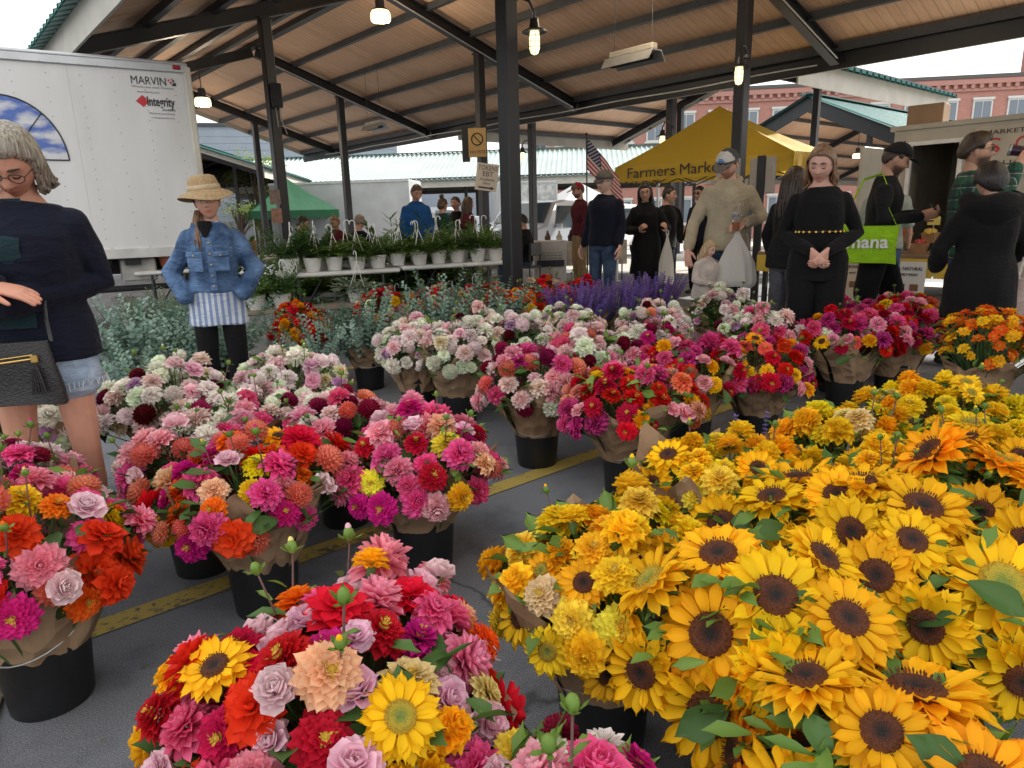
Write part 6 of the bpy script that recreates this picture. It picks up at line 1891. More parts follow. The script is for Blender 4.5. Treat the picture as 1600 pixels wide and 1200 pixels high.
def grey_panels():
    for i, (u, v) in enumerate(((8.15, 5.15), (8.35, 4.78))):
        p = W(u, v)
        t = empty('panel_stand', (p.x, p.y, 0), GRID - math.pi / 2, 'grey upright panel with black stripe on a post by the yellow tent', 'display panel', 'grey panels by the yellow tent')
        mb = MB(); mb.box((0, 0, 1.66), (.34, .05, .44), bevel=.01); mb.build('panel', mat('panel_grey', (.30, .28, .26), .7, 0, .1, 6), t, smooth=False)
        mb = MB(); mb.box((0, -.04, .95), (.10, .03, 1.9)); mb.box((0, 0, .015), (.4, .3, .03)); mb.build('post', M['blackplastic'], t, smooth=False)
grey_panels()

def trailer():
    o = W(10.3, 4.0)
    t = empty('vending_trailer', (o.x, o.y, 0), GRID - math.pi / 2, 'beige vending trailer with open doorway and red-lettered banner', 'trailer')
    BE = mat('trailer_beige', (.44, .41, .34), .55, 0, .12, 3)
    # wall facing the market with a doorway x .22 .. .82
    for (a, b, z0, z1) in ((0, .22, .35, 2.22), (.82, 5.2, .35, 2.22), (.22, .82, 2.02, 2.22)):
        mb = MB(); mb.box(((a + b) / 2, .03, (z0 + z1) / 2), (b - a, .06, z1 - z0)); mb.build('wall_panel', BE, t, smooth=False)
    mb = MB(); mb.box((2.6, 2.1, 1.28), (5.2, .06, 1.86)); mb.box((.03, 1.07, 1.28), (.06, 2.0, 1.86)); mb.box((5.17, 1.07, 1.28), (.06, 2.0, 1.86)); mb.box((2.6, 1.07, 2.24), (5.3, 2.2, .06)); mb.box((2.6, 1.07, .35), (5.2, 2.1, .08)); mb.build('shell', BE, t, smooth=False)
    mb = MB(); mb.box((.22, -.01, 1.3), (.05, .05, 1.45)); mb.box((.82, -.01, 1.3), (.05, .05, 1.45)); mb.box((.52, -.01, 2.03), (.65, .05, .05)); mb.build('door_frame', M['whiteplastic'], t, smooth=False)
    mb = MB(); mb.box((-.16, -.28, 1.20), (.06, .6, 1.62), bevel=.01); d_ = mb.build('door', BE, t, smooth=False)
    mb = MB(); mb.box((-.195, -.48, 1.3), (.02, .03, .14)); mb.build('handle', M['galv'], d_, smooth=False)
    mb = MB(); mb.box((1.9, -.015, 1.86), (1.9, .02, .60)); bn = mb.build('banner', mat('banner_cream', (.50, .45, .36), .6, 0, .15, 3), t, smooth=False)
    lettering("'S", .26, INKRED, t, (1.0, -.03, 1.84), WALLX, width=.22)
    lettering("ORGANIC", .26, INKRED, t, (1.38, -.03, 1.84), WALLX, width=1.0)
    lettering('HOMEGROWN', .13, INK, t, (1.28, -.03, 1.66), WALLX, width=.95)
    lettering('MARKET FRESH PRODUCE', .075, INK, t, (1.05, -.03, 2.06), WALLX, width=1.3)
    for s in (-1, 1): tyre(t, (2.6 + s * .4, .25, .32), .32, .2)
    mb = MB(); mb.box((0, 0, .125), (.42, .34, .25), bevel=.006); cb_ = mb.build('cardboard_box', mat('cardboard', (.3, .19, .11)), None, smooth=False)
    p = Matrix.Rotation(GRID - math.pi / 2, 3, 'Z') @ Vector((.30, .25, 2.272)) + Vector((o.x, o.y, 0))
    cb_.location = p; cb_.rotation_euler = (0, 0, GRID - math.pi / 2 + .1)
    tag(cb_, 'brown cardboard carton on the trailer roof', 'box')
trailer()

# table of crates and goods behind the ferns
bt = folding_table(-3.9, 10.4, R(18), 2.2, .7, .76, 'long back table with wooden crates behind the ferns', None)
for q in range(3):
    c = empty('wooden_crate', (-4.55 + q * .34, 10.2 + q * .10, .762), R(18), 'brown wooden crate on the long back table behind the ferns', 'crate', 'crates on the back table')
    WD = mat('crate_wood', (.27, .135, .065), .75, 0, .25, 6, .3, 40, stretch=(1, 1, 12))
    for zz in (.04, .12, .20):
        for (cx_, cy_, sx_, sy_) in ((0, -.11, .28, .014), (0, .11, .28, .014), (-.133, 0, .014, .206), (.133, 0, .014, .206)):
            mb = MB(); mb.box((cx_, cy_, zz), (sx_, sy_, .07)); mb.build('slat', WD, c, smooth=False)
    mb = MB(); mb.box((0, 0, .006), (.25, .20, .012)); mb.build('crate_floor', WD, c, smooth=False)
# ------------------------------------------------------------------ people
def waves(co, amp, seed, k0=18., k1=46.):
    """soft fold displacement field evaluated at the points"""
    r = np.random.default_rng(seed)
    out = np.zeros(len(co))
    for _ in range(7):
        d = r.normal(size=3); d[2] *= .55; d /= np.linalg.norm(d)
        k = r.uniform(k0, k1)
        d2 = r.normal(size=3); k2 = r.uniform(3, 9)
        out += np.sin(co @ d * k + r.uniform(0, 6) + 1.4 * np.sin(co @ d2 * k2)) * r.uniform(.4, 1)
    return out * amp / 3.0

def vnormals(co, faces):
    n = np.zeros_like(co)
    q = np.array([f for f in faces if len(f) == 4]); t = [f for f in faces if len(f) == 3]
    if len(q):
        fn = np.cross(co[q[:, 2]] - co[q[:, 0]], co[q[:, 3]] - co[q[:, 1]])
        for k in range(4): np.add.at(n, q[:, k], fn)
    if t:
        t = np.array(t); fn = np.cross(co[t[:, 1]] - co[t[:, 0]], co[t[:, 2]] - co[t[:, 0]])
        for k in range(3): np.add.at(n, t[:, k], fn)
    l = np.linalg.norm(n, axis=1, keepdims=True); l[l == 0] = 1
    return n / l

def raw_mesh(name, co, faces, mats, cols=None, smooth=True):
    me = bpy.data.meshes.new(name)
    me.from_pydata([tuple(p) for p in co], [], faces)
    for m_ in (mats if isinstance(mats, (list, tuple)) else [mats]): me.materials.append(m_)
    if smooth: me.polygons.foreach_set('use_smooth', [True] * len(me.polygons))
    if cols is not None:
        ca = me.color_attributes.new('col', 'FLOAT_COLOR', 'POINT')
        ca.data.foreach_set('color', np.asarray(cols, dtype=np.float32).ravel())
    me.update()
    return me

def head_dirs(nu=56, nv=48):
    D = []
    for j in range(nv + 1):
        ph = math.pi * (.002 + .996 * j / nv)
        for i in range(nu):
            t = 2 * math.pi * i / nu
            D.append((math.sin(ph) * math.cos(t), math.sin(ph) * math.sin(t), -math.cos(ph)))
    F = []
    for j in range(nv):
        for i in range(nu):
            i2 = (i + 1) % nu
            F.append((j * nu + i, j * nu + i2, (j + 1) * nu + i2, (j + 1) * nu + i))
    return np.array(D), F
HD, HF = head_dirs()
def head_shape(female=False, wide=1.0):
    d = HD
    x = .074 * wide * d[:, 0]; y = .095 * d[:, 1]; z = .113 * d[:, 2]
    k = np.clip(-d[:, 2], 0, 1)
    x = x * (1 - (.34 if female else .27) * k ** 1.5)
    y = np.where(d[:, 1] > 0, y * (1 - .45 * k ** 1.2), y * (1 - .02 * k))
    fr = np.clip(-d[:, 1] * 2.2 - .25, 0, 1)
    ax = np.abs(x)
    g = lambda a, s: np.exp(-(a / s) ** 2)
    y = y + .010 * fr * g(ax, .05) * np.clip(1 - np.abs(z) / .11, 0, 1)          # flatter face
    s = np.clip((.030 - z) / .058, 0, 1)
    cut = np.clip(1 - (-.028 - z) / .009, 0, 1)
    nose = (.026 if not female else .022) * s ** 1.25 * g(x, .0095 + .0055 * s) * cut * (z < .032)
    sock = -.008 * g(ax - .031, .015) * g(z - .012, .012)
    brow = .0045 * g(ax - .026, .022) * g(z - .033, .009)
    cheek = .005 * g(ax - .042, .018) * g(z + .022, .022)
    lip = .0055 * g(x, .021) * g(z + .053, .0055) + .0065 * g(x, .018) * g(z + .065, .0065) - .004 * g(x, .02) * g(z + .059, .003)
    chin = .010 * g(x, .020) * g(z + .095, .016)
    y = y - fr * (nose + sock + brow + cheek + lip + chin)
    return np.stack([x, y, z], 1)

def lipmask(co):
    return np.exp(-(co[:, 0] / .022) ** 2) * np.exp(-((co[:, 2] + .059) / .010) ** 2) * (co[:, 1] < -.06)

def hand_geom(mb, wrist, f, n, side, curl=.9, s=1.0, spread=.0, thumb=.6):
    """palm and five fingers; f = finger direction, n = palm normal (palm side), thumb on the side 'side' * (f x n)"""
    f = Vector(f).normalized(); n = Vector(n); n = (n - f * n.dot(f)).normalized(); sd = f.cross(n) * side
    w = Vector(wrist)
    mb.capsule([w - f * .02 * s, w + f * .03 * s, w + f * .082 * s], [.026 * s, .036 * s, .038 * s], 10, aspect=[.7, .42, .36], up=sd)
    for k, (o, L, r) in enumerate(((.029, .072, .0095), (.010, .080, .0098), (-.010, .074, .0094), (-.028, .058, .0082))):
        p = w + f * .080 * s + sd * o * s
        d = (f + sd * spread * (1.5 - k) * .4).normalized(); a = 0
        pts = [p - f * .012 * s, p]
        for q, fr in enumerate((.45, .32, .23)):
            a += curl * (.75 if q == 0 else 1.0) / 2.2
            dd = (d * math.cos(a) + n * math.sin(a))
            p = p + dd * L * fr * s; pts.append(p)
        mb.capsule(pts, [r * s, r * s, r * .95 * s, r * .9 * s, r * .75 * s], 7)
    p = w + f * .018 * s + sd * .026 * s
    d1 = (f * .62 + sd * .75 + n * .15 * thumb).normalized(); d2 = (f * .9 + sd * .3 + n * .5 * thumb).normalized()
    mb.capsule([p, p + d1 * .035 * s, p + d1 * .035 * s + d2 * .030 * s, p + d1 * .035 * s + d2 * .052 * s], [.014 * s, .0125 * s, .0105 * s, .008 * s], 7)

PID = [0]
def person(label, pos, yaw, H, skin=(.56, .33, .24), lean=0., side=0., head=(0, 0, 0), pose=None, build=1.0, female=False, top=None, pants=None, coat=None, shoes=(.02, .02, .02),
           hair=None, hat=None, glasses=None, hands=None, beard=None, far=False, brow=(.05, .035, .025), lidded=True, seated=False, under=None, group=None, vx=None):
    """a figure facing -y at yaw 0; joints in metres for a 1.75 m body, scaled to H"""
    PID[0] += 1
    pid = PID[0]
    S = H / 1.75
    z0 = ground_z(pos[0], pos[1])
    root = empty('person', (pos[0], pos[1], z0), yaw, label, 'person', group)
    V = Vector
    fw = .93 if female else 1.0
    J = dict(hipL=V((.092, .0, .91)), hipR=V((-.092, .0, .91)), kneeL=V((.10, -.02, .49)), kneeR=V((-.10, -.02, .49)), ankL=V((.10, .025, .085)), ankR=V((-.10, .025, .085)),
             shL=V((.157 * fw * build ** .5, .012, 1.368)), shR=V((-.157 * fw * build ** .5, .012, 1.368)), elL=V((.225, .03, 1.12)), elR=V((-.225, .03, 1.12)), wrL=V((.235, -.06, .875)), wrR=V((-.235, -.06, .875)))
    if seated:
        J.update(kneeL=V((.13, -.42, .93)), kneeR=V((-.13, -.42, .93)), ankL=V((.13, -.38, .5)), ankR=V((-.13, -.38, .5)))
    piv = V((0, 0, .95))
    def bend(p):
        p = V(p)
        t = min(1, max(0, (p.z - .95) / .40))
        a = -lean * t
        q = p - piv
        q = Matrix.Rotation(-a, 3, 'X') @ q if lean else q
        # forward lean means toward -y
        return piv + q + V((side * max(0, (p.z - .95)) , 0, 0))
    for k in ('shL', 'shR', 'elL', 'elR', 'wrL', 'wrR'): J[k] = bend(J[k])
    if pose:
        for k, v in pose.items(): J[k] = V(v)
    secs = [(.80, .085, .085, 0), (.86, .155, .112, .01), (.94, .176 * (1.04 if female else 1), .124, .012), (1.03, .160, .112, .004), (1.11, .142 * (.94 if female else 1.02), .104, -.004), (1.22, .150, .112 + (.012 if female else 0), -.010), (1.31, .160 * fw, .118 + (.014 if female else 0), -.012), (1.38, .158 * fw, .098, .002), (1.43, .122 * fw, .076, .010), (1.462, .082, .064, .012), (1.49, .058, .057, .012), (1.56, .054, .056, .0)]
    b2 = build
    def sec(z, off=0.):
        zs = [q[0] for q in secs]
        hw = np.interp(z, zs, [q[1] for q in secs]); hd = np.interp(z, zs, [q[2] for q in secs]); yo = np.interp(z, zs, [q[3] for q in secs])
        kk = b2 if z < 1.40 else 1 + (b2 - 1) * .4
        return hw * kk + off, hd * kk * (1 + (b2 - 1) * .6) + off, yo
    def torso(mb, za, zb, off, n=11, flare=None):
        P, Rr, A = [], [], []
        for i in range(n):
            z = za + (zb - za) * i / (n - 1)
            hw, hd, yo = sec(max(z, .93) if flare is not None else z, off)
            if flare is not None and z < .95:
                k_ = 1 + flare * (.95 - z); hw *= k_; hd *= k_
            P.append(bend((0, yo, z))); Rr.append(hw); A.append(hd / hw)
        mb.tube(P, Rr, 22, 0, True, None, A, up=(1, 0, 0))
    def limb(mb, a, b, c, ra, rb, rc, off=0., end=1.0, n=10):
        a, b, c = J[a], J[b], J[c]
        m1 = a.lerp(b, .5); m2 = b.lerp(c, .35)
        pts = [a, m1, b]; rr = [ra + off, (ra * .45 + rb * .62) + off, rb + off]
        if end > 0:
            e = b.lerp(c, end)
            pts += [b.lerp(c, .35 * end), e]; rr += [(rb * 1.04 if rb > .045 else rb) + off, (rb + (rc - rb) * end) + off]
        mb.capsule(pts, rr, n)
    vox = vx or (.020 if far else .014)
    # ---- skin body
    mb = MB()
    torso(mb, .80, 1.56, -.008)
    for s_ in 'LR':
        limb(mb, 'sh' + s_, 'el' + s_, 'wr' + s_, .046 * b2, .038, .027, -.004)
        limb(mb, 'hip' + s_, 'knee' + s_, 'ank' + s_, .080 * b2, .056, .036, -.004)
        a = J['ank' + s_]
        fdir = V((0, -1, 0)) if not pose or ('foot' + s_) not in pose else V(pose['foot' + s_])
        mb.capsule([a + V((0, .03, -.045)), a + fdir * .08 + V((0, 0, -.05)), a + fdir * .17 + V((0, 0, -.06))], [.036, .038, .026], 8, aspect=.75, up=(1, 0, 0))
    co, fa = remesh(mb, vox, 2, .5)
    cols = np.tile(np.array([*skin, 1.]), (len(co), 1))
    CO, FA, CC = [co], list(fa), [cols]
    nbase = len(co)
    # ---- hands
    for hs in (hands or ()):
        hm = MB(); hand_geom(hm, *hs['at'], **{k_: v_ for k_, v_ in hs.items() if k_ != 'at'})
        hc, hf = remesh(hm, .0048 if not far else .008, 1, .4)
        CO.append(hc); CC.append(np.tile(np.array([min(1, skin[0] * 1.06), skin[1], skin[2], 1.]), (len(hc), 1)))
        FA += [tuple(i + nbase for i in f) for f in hf]; nbase += len(hc)
    # ---- head
    neck = bend((0, .0, 1.56))
    hy, hp, ht = head
    Rm = (Matrix.Rotation(hy, 3, 'Z') @ Matrix.Rotation(hp, 3, 'X') @ Matrix.Rotation(ht, 3, 'Y'))
    hs_ = 1.07
    hc = head_shape(female)
    RM = np.array(Rm)
    base_l = np.array([0, -.024, .052])          # head centre above the top of the neck
    off = np.array(neck) 
    place = lambda p: (np.asarray(p) * 1.07 + base_l) @ RM.T + off
    lm = lipmask(hc)[:, None]
    red = np.exp(-((np.abs(hc[:, 0]) - .040) / .02) ** 2 - ((hc[:, 2] + .02) / .025) ** 2)[:, None] * (hc[:, 1:2] < -.03) * .35
    sk = np.array(skin); lipc = np.array([sk[0] * .72, sk[1] * .36, sk[2] * .38])
    c3 = sk * (1 - lm) + lipc * lm
    c3 = c3 * (1 - red * .5) + np.array([sk[0] * 1.02, sk[1] * .72, sk[2] * .68]) * red * .5
    socket_shade = np.exp(-((np.abs(hc[:, 0]) - .031) / .017) ** 2 - ((hc[:, 2] - .014) / .013) ** 2)[:, None] * (hc[:, 1:2] < -.03) * .35  # shading of the eye sockets, painted into the skin colour
    c3 = c3 * (1 - socket_shade) + np.array([sk[0] * .62, sk[1] * .48, sk[2] * .45]) * socket_shade
    if beard is not None:
        bm = np.clip((-hc[:, 2] - .030) / .02, 0, 1) * np.clip((-hc[:, 1] + .02) / .03, 0, 1) * (1 - np.clip(lm[:, 0] * 1.6, 0, 1)) * np.clip((np.abs(hc[:, 0]) * 0 + 1), 0, 1)
        bm = (bm * .85)[:, None]
        c3 = c3 * (1 - bm) + np.array(beard) * bm
    CO.append(place(hc)); CC.append(np.concatenate([c3, np.ones((len(c3), 1))], 1)); FA += [tuple(i + nbase for i in f) for f in HF]; nbase += len(hc)
    ex = MB()
    for s_ in (-1, 1):
        ex.ball((s_ * .0725, .012, -.002), .010, .020, .031, 8, 8, col=(*skin, 1), rot=Matrix.Rotation(s_ * .25, 3, 'Z'))
        if lidded:
            ex.tube([(s_ * .017, -.0785, .008), (s_ * .025, -.0830, .0035), (s_ * .034, -.0805, .0030), (s_ * .043, -.0715, .007)], [.0012, .0028, .0028, .0012], 6, col=(.02, .012, .010, 1))
        else:
            ex.ball((s_ * .031, -.0725, .010), .0125, .010, .0090, 10, 8, col=(.62, .60, .57, 1))
            ex.ball((s_ * .031, -.0800, .010), .0052, .0035, .0055, 8, 6, col=(.03, .02, .016, 1))
            ex.tube([(s_ * .017, -.0770, .012), (s_ * .025, -.0845, .0185), (s_ * .034, -.0835, .0190), (s_ * .045, -.0725, .013)], [.001, .002, .002, .001], 5, col=(.05, .03, .025, 1))
        ex.tube([(s_ * .012, -.0855, .0325), (s_ * .026, -.0870, .0385), (s_ * .045, -.0725, .0345)], [.0030, .0044, .0018], 6, col=(*brow, 1))
        ex.ball((s_ * .0075, -.103, -.030), .0035, .003, .0022, 6, 4, col=(.12, .05, .04, 1))
    ec = np.array([tuple(p) for p in ex.v])
    CO.append(place(ec)); CC.append(np.array(ex.c)); FA += [tuple(i + nbase for i in f) for f in ex.f]; nbase += len(ec)
    me = raw_mesh('body', np.concatenate(CO) * S, FA, M['skin'], np.concatenate(CC))
    body = link_mesh('body', me, root)
    # ---- garments
    def garment(name, mb, m_, amp=.006, vx=None, cut=None):
        co, fa = remesh(mb, vx or (vox * .9), 4, .5)
        nr = vnormals(co, fa)
        co = co + nr * waves(co, amp, pid * 13 + len(name))[:, None]
        return link_mesh(name, raw_mesh(name, co * S, fa, m_), root)
    def trousers(mat_, hem, off):
        mb = MB(); torso(mb, .80, 1.02, off - .010, 7)
        for s_ in 'LR':
            a, b, c = J['hip' + s_], J['knee' + s_], J['ank' + s_]
            if hem == 'ankle': limb(mb, 'hip' + s_, 'knee' + s_, 'ank' + s_, .080 * b2, .060, .052, off, .96)
            elif hem == 'knee': mb.capsule([a, a.lerp(b, .5), a.lerp(b, .93)], [.094 * b2 + off, .088 * b2 + off, .080 + off], 12)
            else: mb.capsule([a, a.lerp(b, .22), a.lerp(b, .33)], [.096 * b2 + off, .094 * b2 + off, .096 * b2 + off], 12)
        return garment('shorts' if hem != 'ankle' else 'trousers', mb, mat_, .005)
    if pants: trousers(pants[0], pants[1], pants[2] if len(pants) > 2 else .010)
    def upper(name, spec):
        m_, hem, off = spec['mat'], spec.get('hem', .90), spec.get('off', .016) * .85
        mb = MB(); torso(mb, hem, spec.get('neck', 1.475), off, 12, spec.get('flare', .35))
        sl = spec.get('sleeve', 'long')
        if sl:
            for s_ in 'LR':
                limb(mb, 'sh' + s_, 'el' + s_, 'wr' + s_, .047 * b2, .041, .033, off * .85, {'long': .93, 'short': 0, 'three': .6}[sl])
        return garment(name, mb, m_, spec.get('amp', .007))
    if under: upper(under.get('name', 'shirt'), under)
    if top: upper(top.get('name', 'shirt'), top)
    if coat: upper(coat.get('name', 'jacket'), coat)
    # shoes
    for s_ in 'LR':
        mb = MB(); a = J['ank' + s_]; fdir = V((0, -1, 0))
        mb.capsule([a + V((0, .04, -.042)), a + fdir * .08 + V((0, 0, -.046)), a + fdir * .185 + V((0, 0, -.052))], [.044, .046, .034], 10, aspect=.72, up=(1, 0, 0))
        mb.capsule([a + V((0, .01, -.03)), a + V((0, .008, .03))], [.044, .043], 10)
        co, fa = remesh(mb, .012, 2)
        co[:, 2] = np.maximum(co[:, 2], .002)
        link_mesh('shoe', raw_mesh('shoe', co * S, fa, mat('shoe%d' % pid, shoes, .6)), root)
    # ---- hair
    HR = lambda p: (place(np.array([p]))[0]) * S
    def shell(name, maskf, thick, m_, seed=0, rough_=.004, zsq=1.0):
        m = maskf(HD)
        use = m > 0
        hc2 = head_shape(female)
        nn = HD * np.array([1, 1, zsq]); nn /= np.linalg.norm(nn, axis=1, keepdims=True)
        lump = waves(hc2 * np.array([1, 1, .35]), rough_, seed, 60, 150)
        p = hc2 + nn * (-.006 + (thick + .006) * np.clip(m, 0, 1) ** .5 + lump * np.clip(m * 2, 0, 1))[:, None]
        idx = -np.ones(len(HD), int); idx[use] = np.arange(use.sum())
        fs = [tuple(idx[i] for i in f) for f in HF if all(use[i] for i in f)]
        return link_mesh(name, raw_mesh(name, place(p[use]) * S, fs, m_), root)
    def hairmask(front=.55, back=-.55, side=.05):
        def f(d):
            a = -d[:, 1]                                 # 1 at the face
            line = np.where(a > .35, front * np.clip((a - .1) / .6, 0, 1) + side * (1 - np.clip((a - .1) / .6, 0, 1)), np.where(a > -.1, side, back + (side - back) * np.clip((a + .7) / .6, 0, 1)))
            return np.clip((d[:, 2] - line) / .18, 0, 1) * (d[:, 2] > line)
        return f
    if hair:
        m_ = hair['mat']
        if hair.get('cap', True): shell('hair', hairmask(hair.get('front', .55), hair.get('back', -.6), hair.get('side', .05)), hair.get('thick', .018), m_, pid, hair.get('lump', .004))
        if hair.get('long'):
            rng = random.Random(pid); mb = MB()
            Ln = hair['long']; nst = hair.get('n', 120)
            for k in range(nst):
                a = rng.uniform(*hair.get('arc', (-.35, math.pi + .35)))   # 0 = left side, pi/2 = back
                r1 = rng.uniform(.92, 1.08)
                ca, sa = math.cos(a), math.sin(a)
                t0 = V((.045 * ca, .055 * sa, .100)); t1 = V((.080 * ca * r1, .096 * sa * r1 + .004, .03)); t2 = V((.086 * ca * r1, .100 * sa * r1 + .012, -.06))
                e = V((.080 * ca * r1 * hair.get('wide', 1.), .080 * sa + .018, -.10 - Ln * rng.uniform(.75, 1.05)))
                md = t2.lerp(e, .5) + V((rng.gauss(0, .012), rng.gauss(0, .012), 0))
                wv = hair.get('wave', .006)
                pts = [t0, t1, t2, t2.lerp(e, .25) + V((rng.gauss(0, wv), rng.gauss(0, wv), 0)), md, md.lerp(e, .5) + V((rng.gauss(0, wv), rng.gauss(0, wv), 0)), e]
                mb.tube(pts, [.006, .010, .011, .010, .009, .007, .002], 5)
            vs = np.array([tuple(p) for p in mb.v])
            link_mesh('hair_lengths', raw_mesh('hair_lengths', place(vs) * S, mb.f, m_), root)
        if hair.get('bun'):
            mb = MB(); c_ = V(hair['bun']); mb.ball(c_, .042, .040, .038, 14, 10)
            link_mesh('hair_bun', raw_mesh('hair_bun', place(np.array([tuple(p) for p in mb.v])) * S, mb.f, m_), root)
        if hair.get('tail'):
            mb = MB(); rng = random.Random(pid + 3)
            pts = [V(p) for p in hair['tail']]
            for k in range(16):
                o = V((rng.gauss(0, .010), rng.gauss(0, .010), 0))
                mb.tube([p + o * (1 + .3 * i) for i, p in enumerate(pts)], [.010] * (len(pts) - 1) + [.002], 5)
            link_mesh('ponytail', raw_mesh('ponytail', place(np.array([tuple(p) for p in mb.v])) * S, mb.f, m_), root)
    def headpart(name, mb, m_, smooth=True):
        return link_mesh(name, raw_mesh(name, place(np.array([tuple(p) for p in mb.v])) * S, mb.f, m_, None, smooth), root)
    if hat:
        hm_ = hat['mat']; hk = hat['kind']
        if hk in ('cap', 'flat'):
            th = .020 if hk == 'cap' else .026
            shell('hat_crown', lambda d: np.clip((d[:, 2] - (.30 - .10 * (d[:, 1] > 0))) / .12, 0, 1) * (d[:, 2] > (.30 - .10 * (d[:, 1] > 0))), th, hm_, pid, .0015)
            mb = MB()
            ln = .075 if hk == 'cap' else .035
            def br(a, b):
                t = -math.pi * (.10 + .80 * a); w_ = math.sin(math.pi * a)
                r0 = V((.086 * math.cos(t), .110 * math.sin(t), .040)); return r0 + V((0, -ln * b * w_ ** .7, -.020 * b * w_ - .012 * b * (1 - abs(2 * a - 1)) + .008 * (1 - w_)))
            mb.grid(br, 16, 5)
            nb = len(mb.v); mb2 = MB(); mb2.grid(lambda a, b: br(a, b) - V((0, 0, .004)), 16, 5)
            mb.add(mb2.v, [f[::-1] for f in mb2.f])
            headpart('hat_brim', mb, hat.get('brim', hm_))
            if hat.get('front'):
                shell('hat_front', lambda d: np.clip((d[:, 2] - .33) / .1, 0, 1) * (d[:, 2] > .33) * (d[:, 1] < -.25) * (d[:, 2] < .93), th + .0025, hat['front'], pid, .0015)
            mb = MB(); mb.ball((0, .0, .137 if hk == 'cap' else .139), .007, .007, .004, 8, 5); headpart('hat_button', mb, hm_)
            if hat.get('logo'):
                mb = MB(); mb.box((0, -.1145, .070), (.050, .004, .014)); mb.box((0, -.1125, .086), (.034, .004, .010)); headpart('hat_logo', mb, hat['logo'], False)
        if hk == 'straw':
            mb = MB(); mb.lathe([(0, .172), (.05, .170), (.080, .158), (.092, .125), (.100, .078), (.120, .068), (.150, .052), (.172, .034), (.174, .031), (.170, .028), (.145, .046), (.115, .060), (.096, .072), (.090, .078)], 36, sx=1., sy=1.08)
            for i_, p in enumerate(mb.v):
                r_ = math.hypot(p.x, p.y)
                if r_ > .12: p.z += (r_ - .12) * (.30 * math.sin(2 * math.atan2(p.y, p.x) + .6) - .10)
            headpart('hat_crown', mb, hm_)
            mb = MB(); mb.lathe([(.0975, .106), (.1015, .102), (.1045, .080), (.1015, .077)], 36, sx=1., sy=1.08); headpart('hat_band', mb, hat['band'])
    if glasses:
        mb = MB()
        for s_ in (-1, 1):
            ring_ = [(s_ * .032 + .023 * math.cos(t), -.0945 + .006 * abs(math.cos(t)), .010 + .0165 * math.sin(t)) for t in [q * 6.2832 / 16 for q in range(17)]]
            mb.tube(ring_, .0018, 5)
            mb.tube([(s_ * .054, -.088, .014), (s_ * .072, -.04, .014), (s_ * .076, .015, .008)], .0017, 5)
        mb.tube([(-.010, -.0955, .014), (0, -.098, .016), (.010, -.0955, .014)], .0017, 5)
        headpart('glasses', mb, glasses[0])
        if len(glasses) > 1:
            for s_ in (-1, 1):
                mb = MB(); mb.lathe([(0, .002), (.021, .0), (0, -.001)], 14); mb.v = [V((s_ * .032 + p.x, -.0945 - p.z, .010 + p.y * .75)) for p in mb.v]; headpart('lens', mb, glasses[1])
    def front_panel(name, m_, za, zb, wa, wb, off):
        mb = MB()
        def fn(a, b):
            z = za + (zb - za) * b; hw, hd, yo = sec(z, off); w_ = (wa + (wb - wa) * b) * (2 * a - 1)
            return bend((w_, yo - hd * math.sqrt(max(0, 1 - (w_ / hw) ** 2)), z)) * S
        mb.grid(fn, 8, 14)
        return link_mesh(name, mb.mesh(name, m_, True), root)
    root['S'] = S
    person.panel = front_panel
    return root, J, S, body

def attach(root, name, mb, m_, S=1.0, smooth=True, sharp=35):
    for i in range(len(mb.v)): mb.v[i] = mb.v[i] * S
    return link_mesh(name, mb.mesh(name, m_, smooth, False, sharp), root)
def world_of(root, p, S):
    return Matrix.Translation(root.location) @ Matrix.Rotation(root.rotation_euler[2], 4, 'Z') @ (Vector(p) * S)

BLACK = mat_cloth('cloth_black', (.0065, .0065, .0075), fold=.3); BLACK2 = mat_cloth('cloth_charcoal', (.011, .0115, .013), fold=.35); NAVY = mat_cloth('cloth_navy', (.007, .009, .020), fold=.4)
DENIM = mat_cloth('denim_blue', (.055, .115, .25), .85, 700, .7, (.125, .215, .38), var=.45); DENIMP = mat_cloth('denim_pale', (.28, .38, .52), .85, 700, .5, (.40, .50, .62), var=.3); JEANS = mat_cloth('jeans_dark', (.035, .060, .11), .85, 700, .5, (.06, .10, .17), var=.3)
STRIPE = mat_cloth('cloth_striped', (.50, .54, .60), stripes=[('X', .035, .5, (.12, .19, .38))]); BEIGE = mat_cloth('cloth_beige', (.42, .36, .25), var=.1)
BLUE = mat_cloth('cloth_blue', (.015, .085, .26)); TEAL = mat_cloth('cloth_dark_teal', (.012, .030, .038)); KHAKI = mat_cloth('cloth_khaki', (.30, .20, .11)); MAROON = mat_cloth('cloth_maroon', (.085, .012, .02))
PLAID = mat_cloth('cloth_plaid', (.025, .10, .062), plaid=[('Z', .085, .35, (.02, .022, .03)), ('X', .085, .3, (.02, .03, .04)), ('Z', .085, .07, (.42, .44, .42)), ('X', .085, .07, (.42, .44, .42)), ('Y', .085, .3, (.02, .03, .03))]); SAGE = mat_cloth('cloth_sage', (.30, .34, .28)); WHITEC = mat_cloth('cloth_white', (.62, .59, .54)); GREYC = mat_cloth('cloth_grey', (.10, .10, .115)); OLIVE = mat_cloth('cloth_green_dark', (.02, .06, .05))
H_GREY = mat_hair('hair_grey', (.12, .10, .075), (.40, .355, .285)); H_BLACK = mat_hair('hair_black', (.006, .005, .005), (.028, .022, .020)); H_BROWN = mat_hair('hair_brown', (.045, .024, .014), (.13, .075, .042)); H_DKBLOND = mat_hair('hair_dark_blond', (.10, .052, .026), (.30, .175, .095)); H_BLOND = mat_hair('hair_blond', (.30, .19, .09), (.62, .46, .27)); H_DK = mat_hair('hair_dark_brown', (.015, .009, .006), (.06, .036, .022))
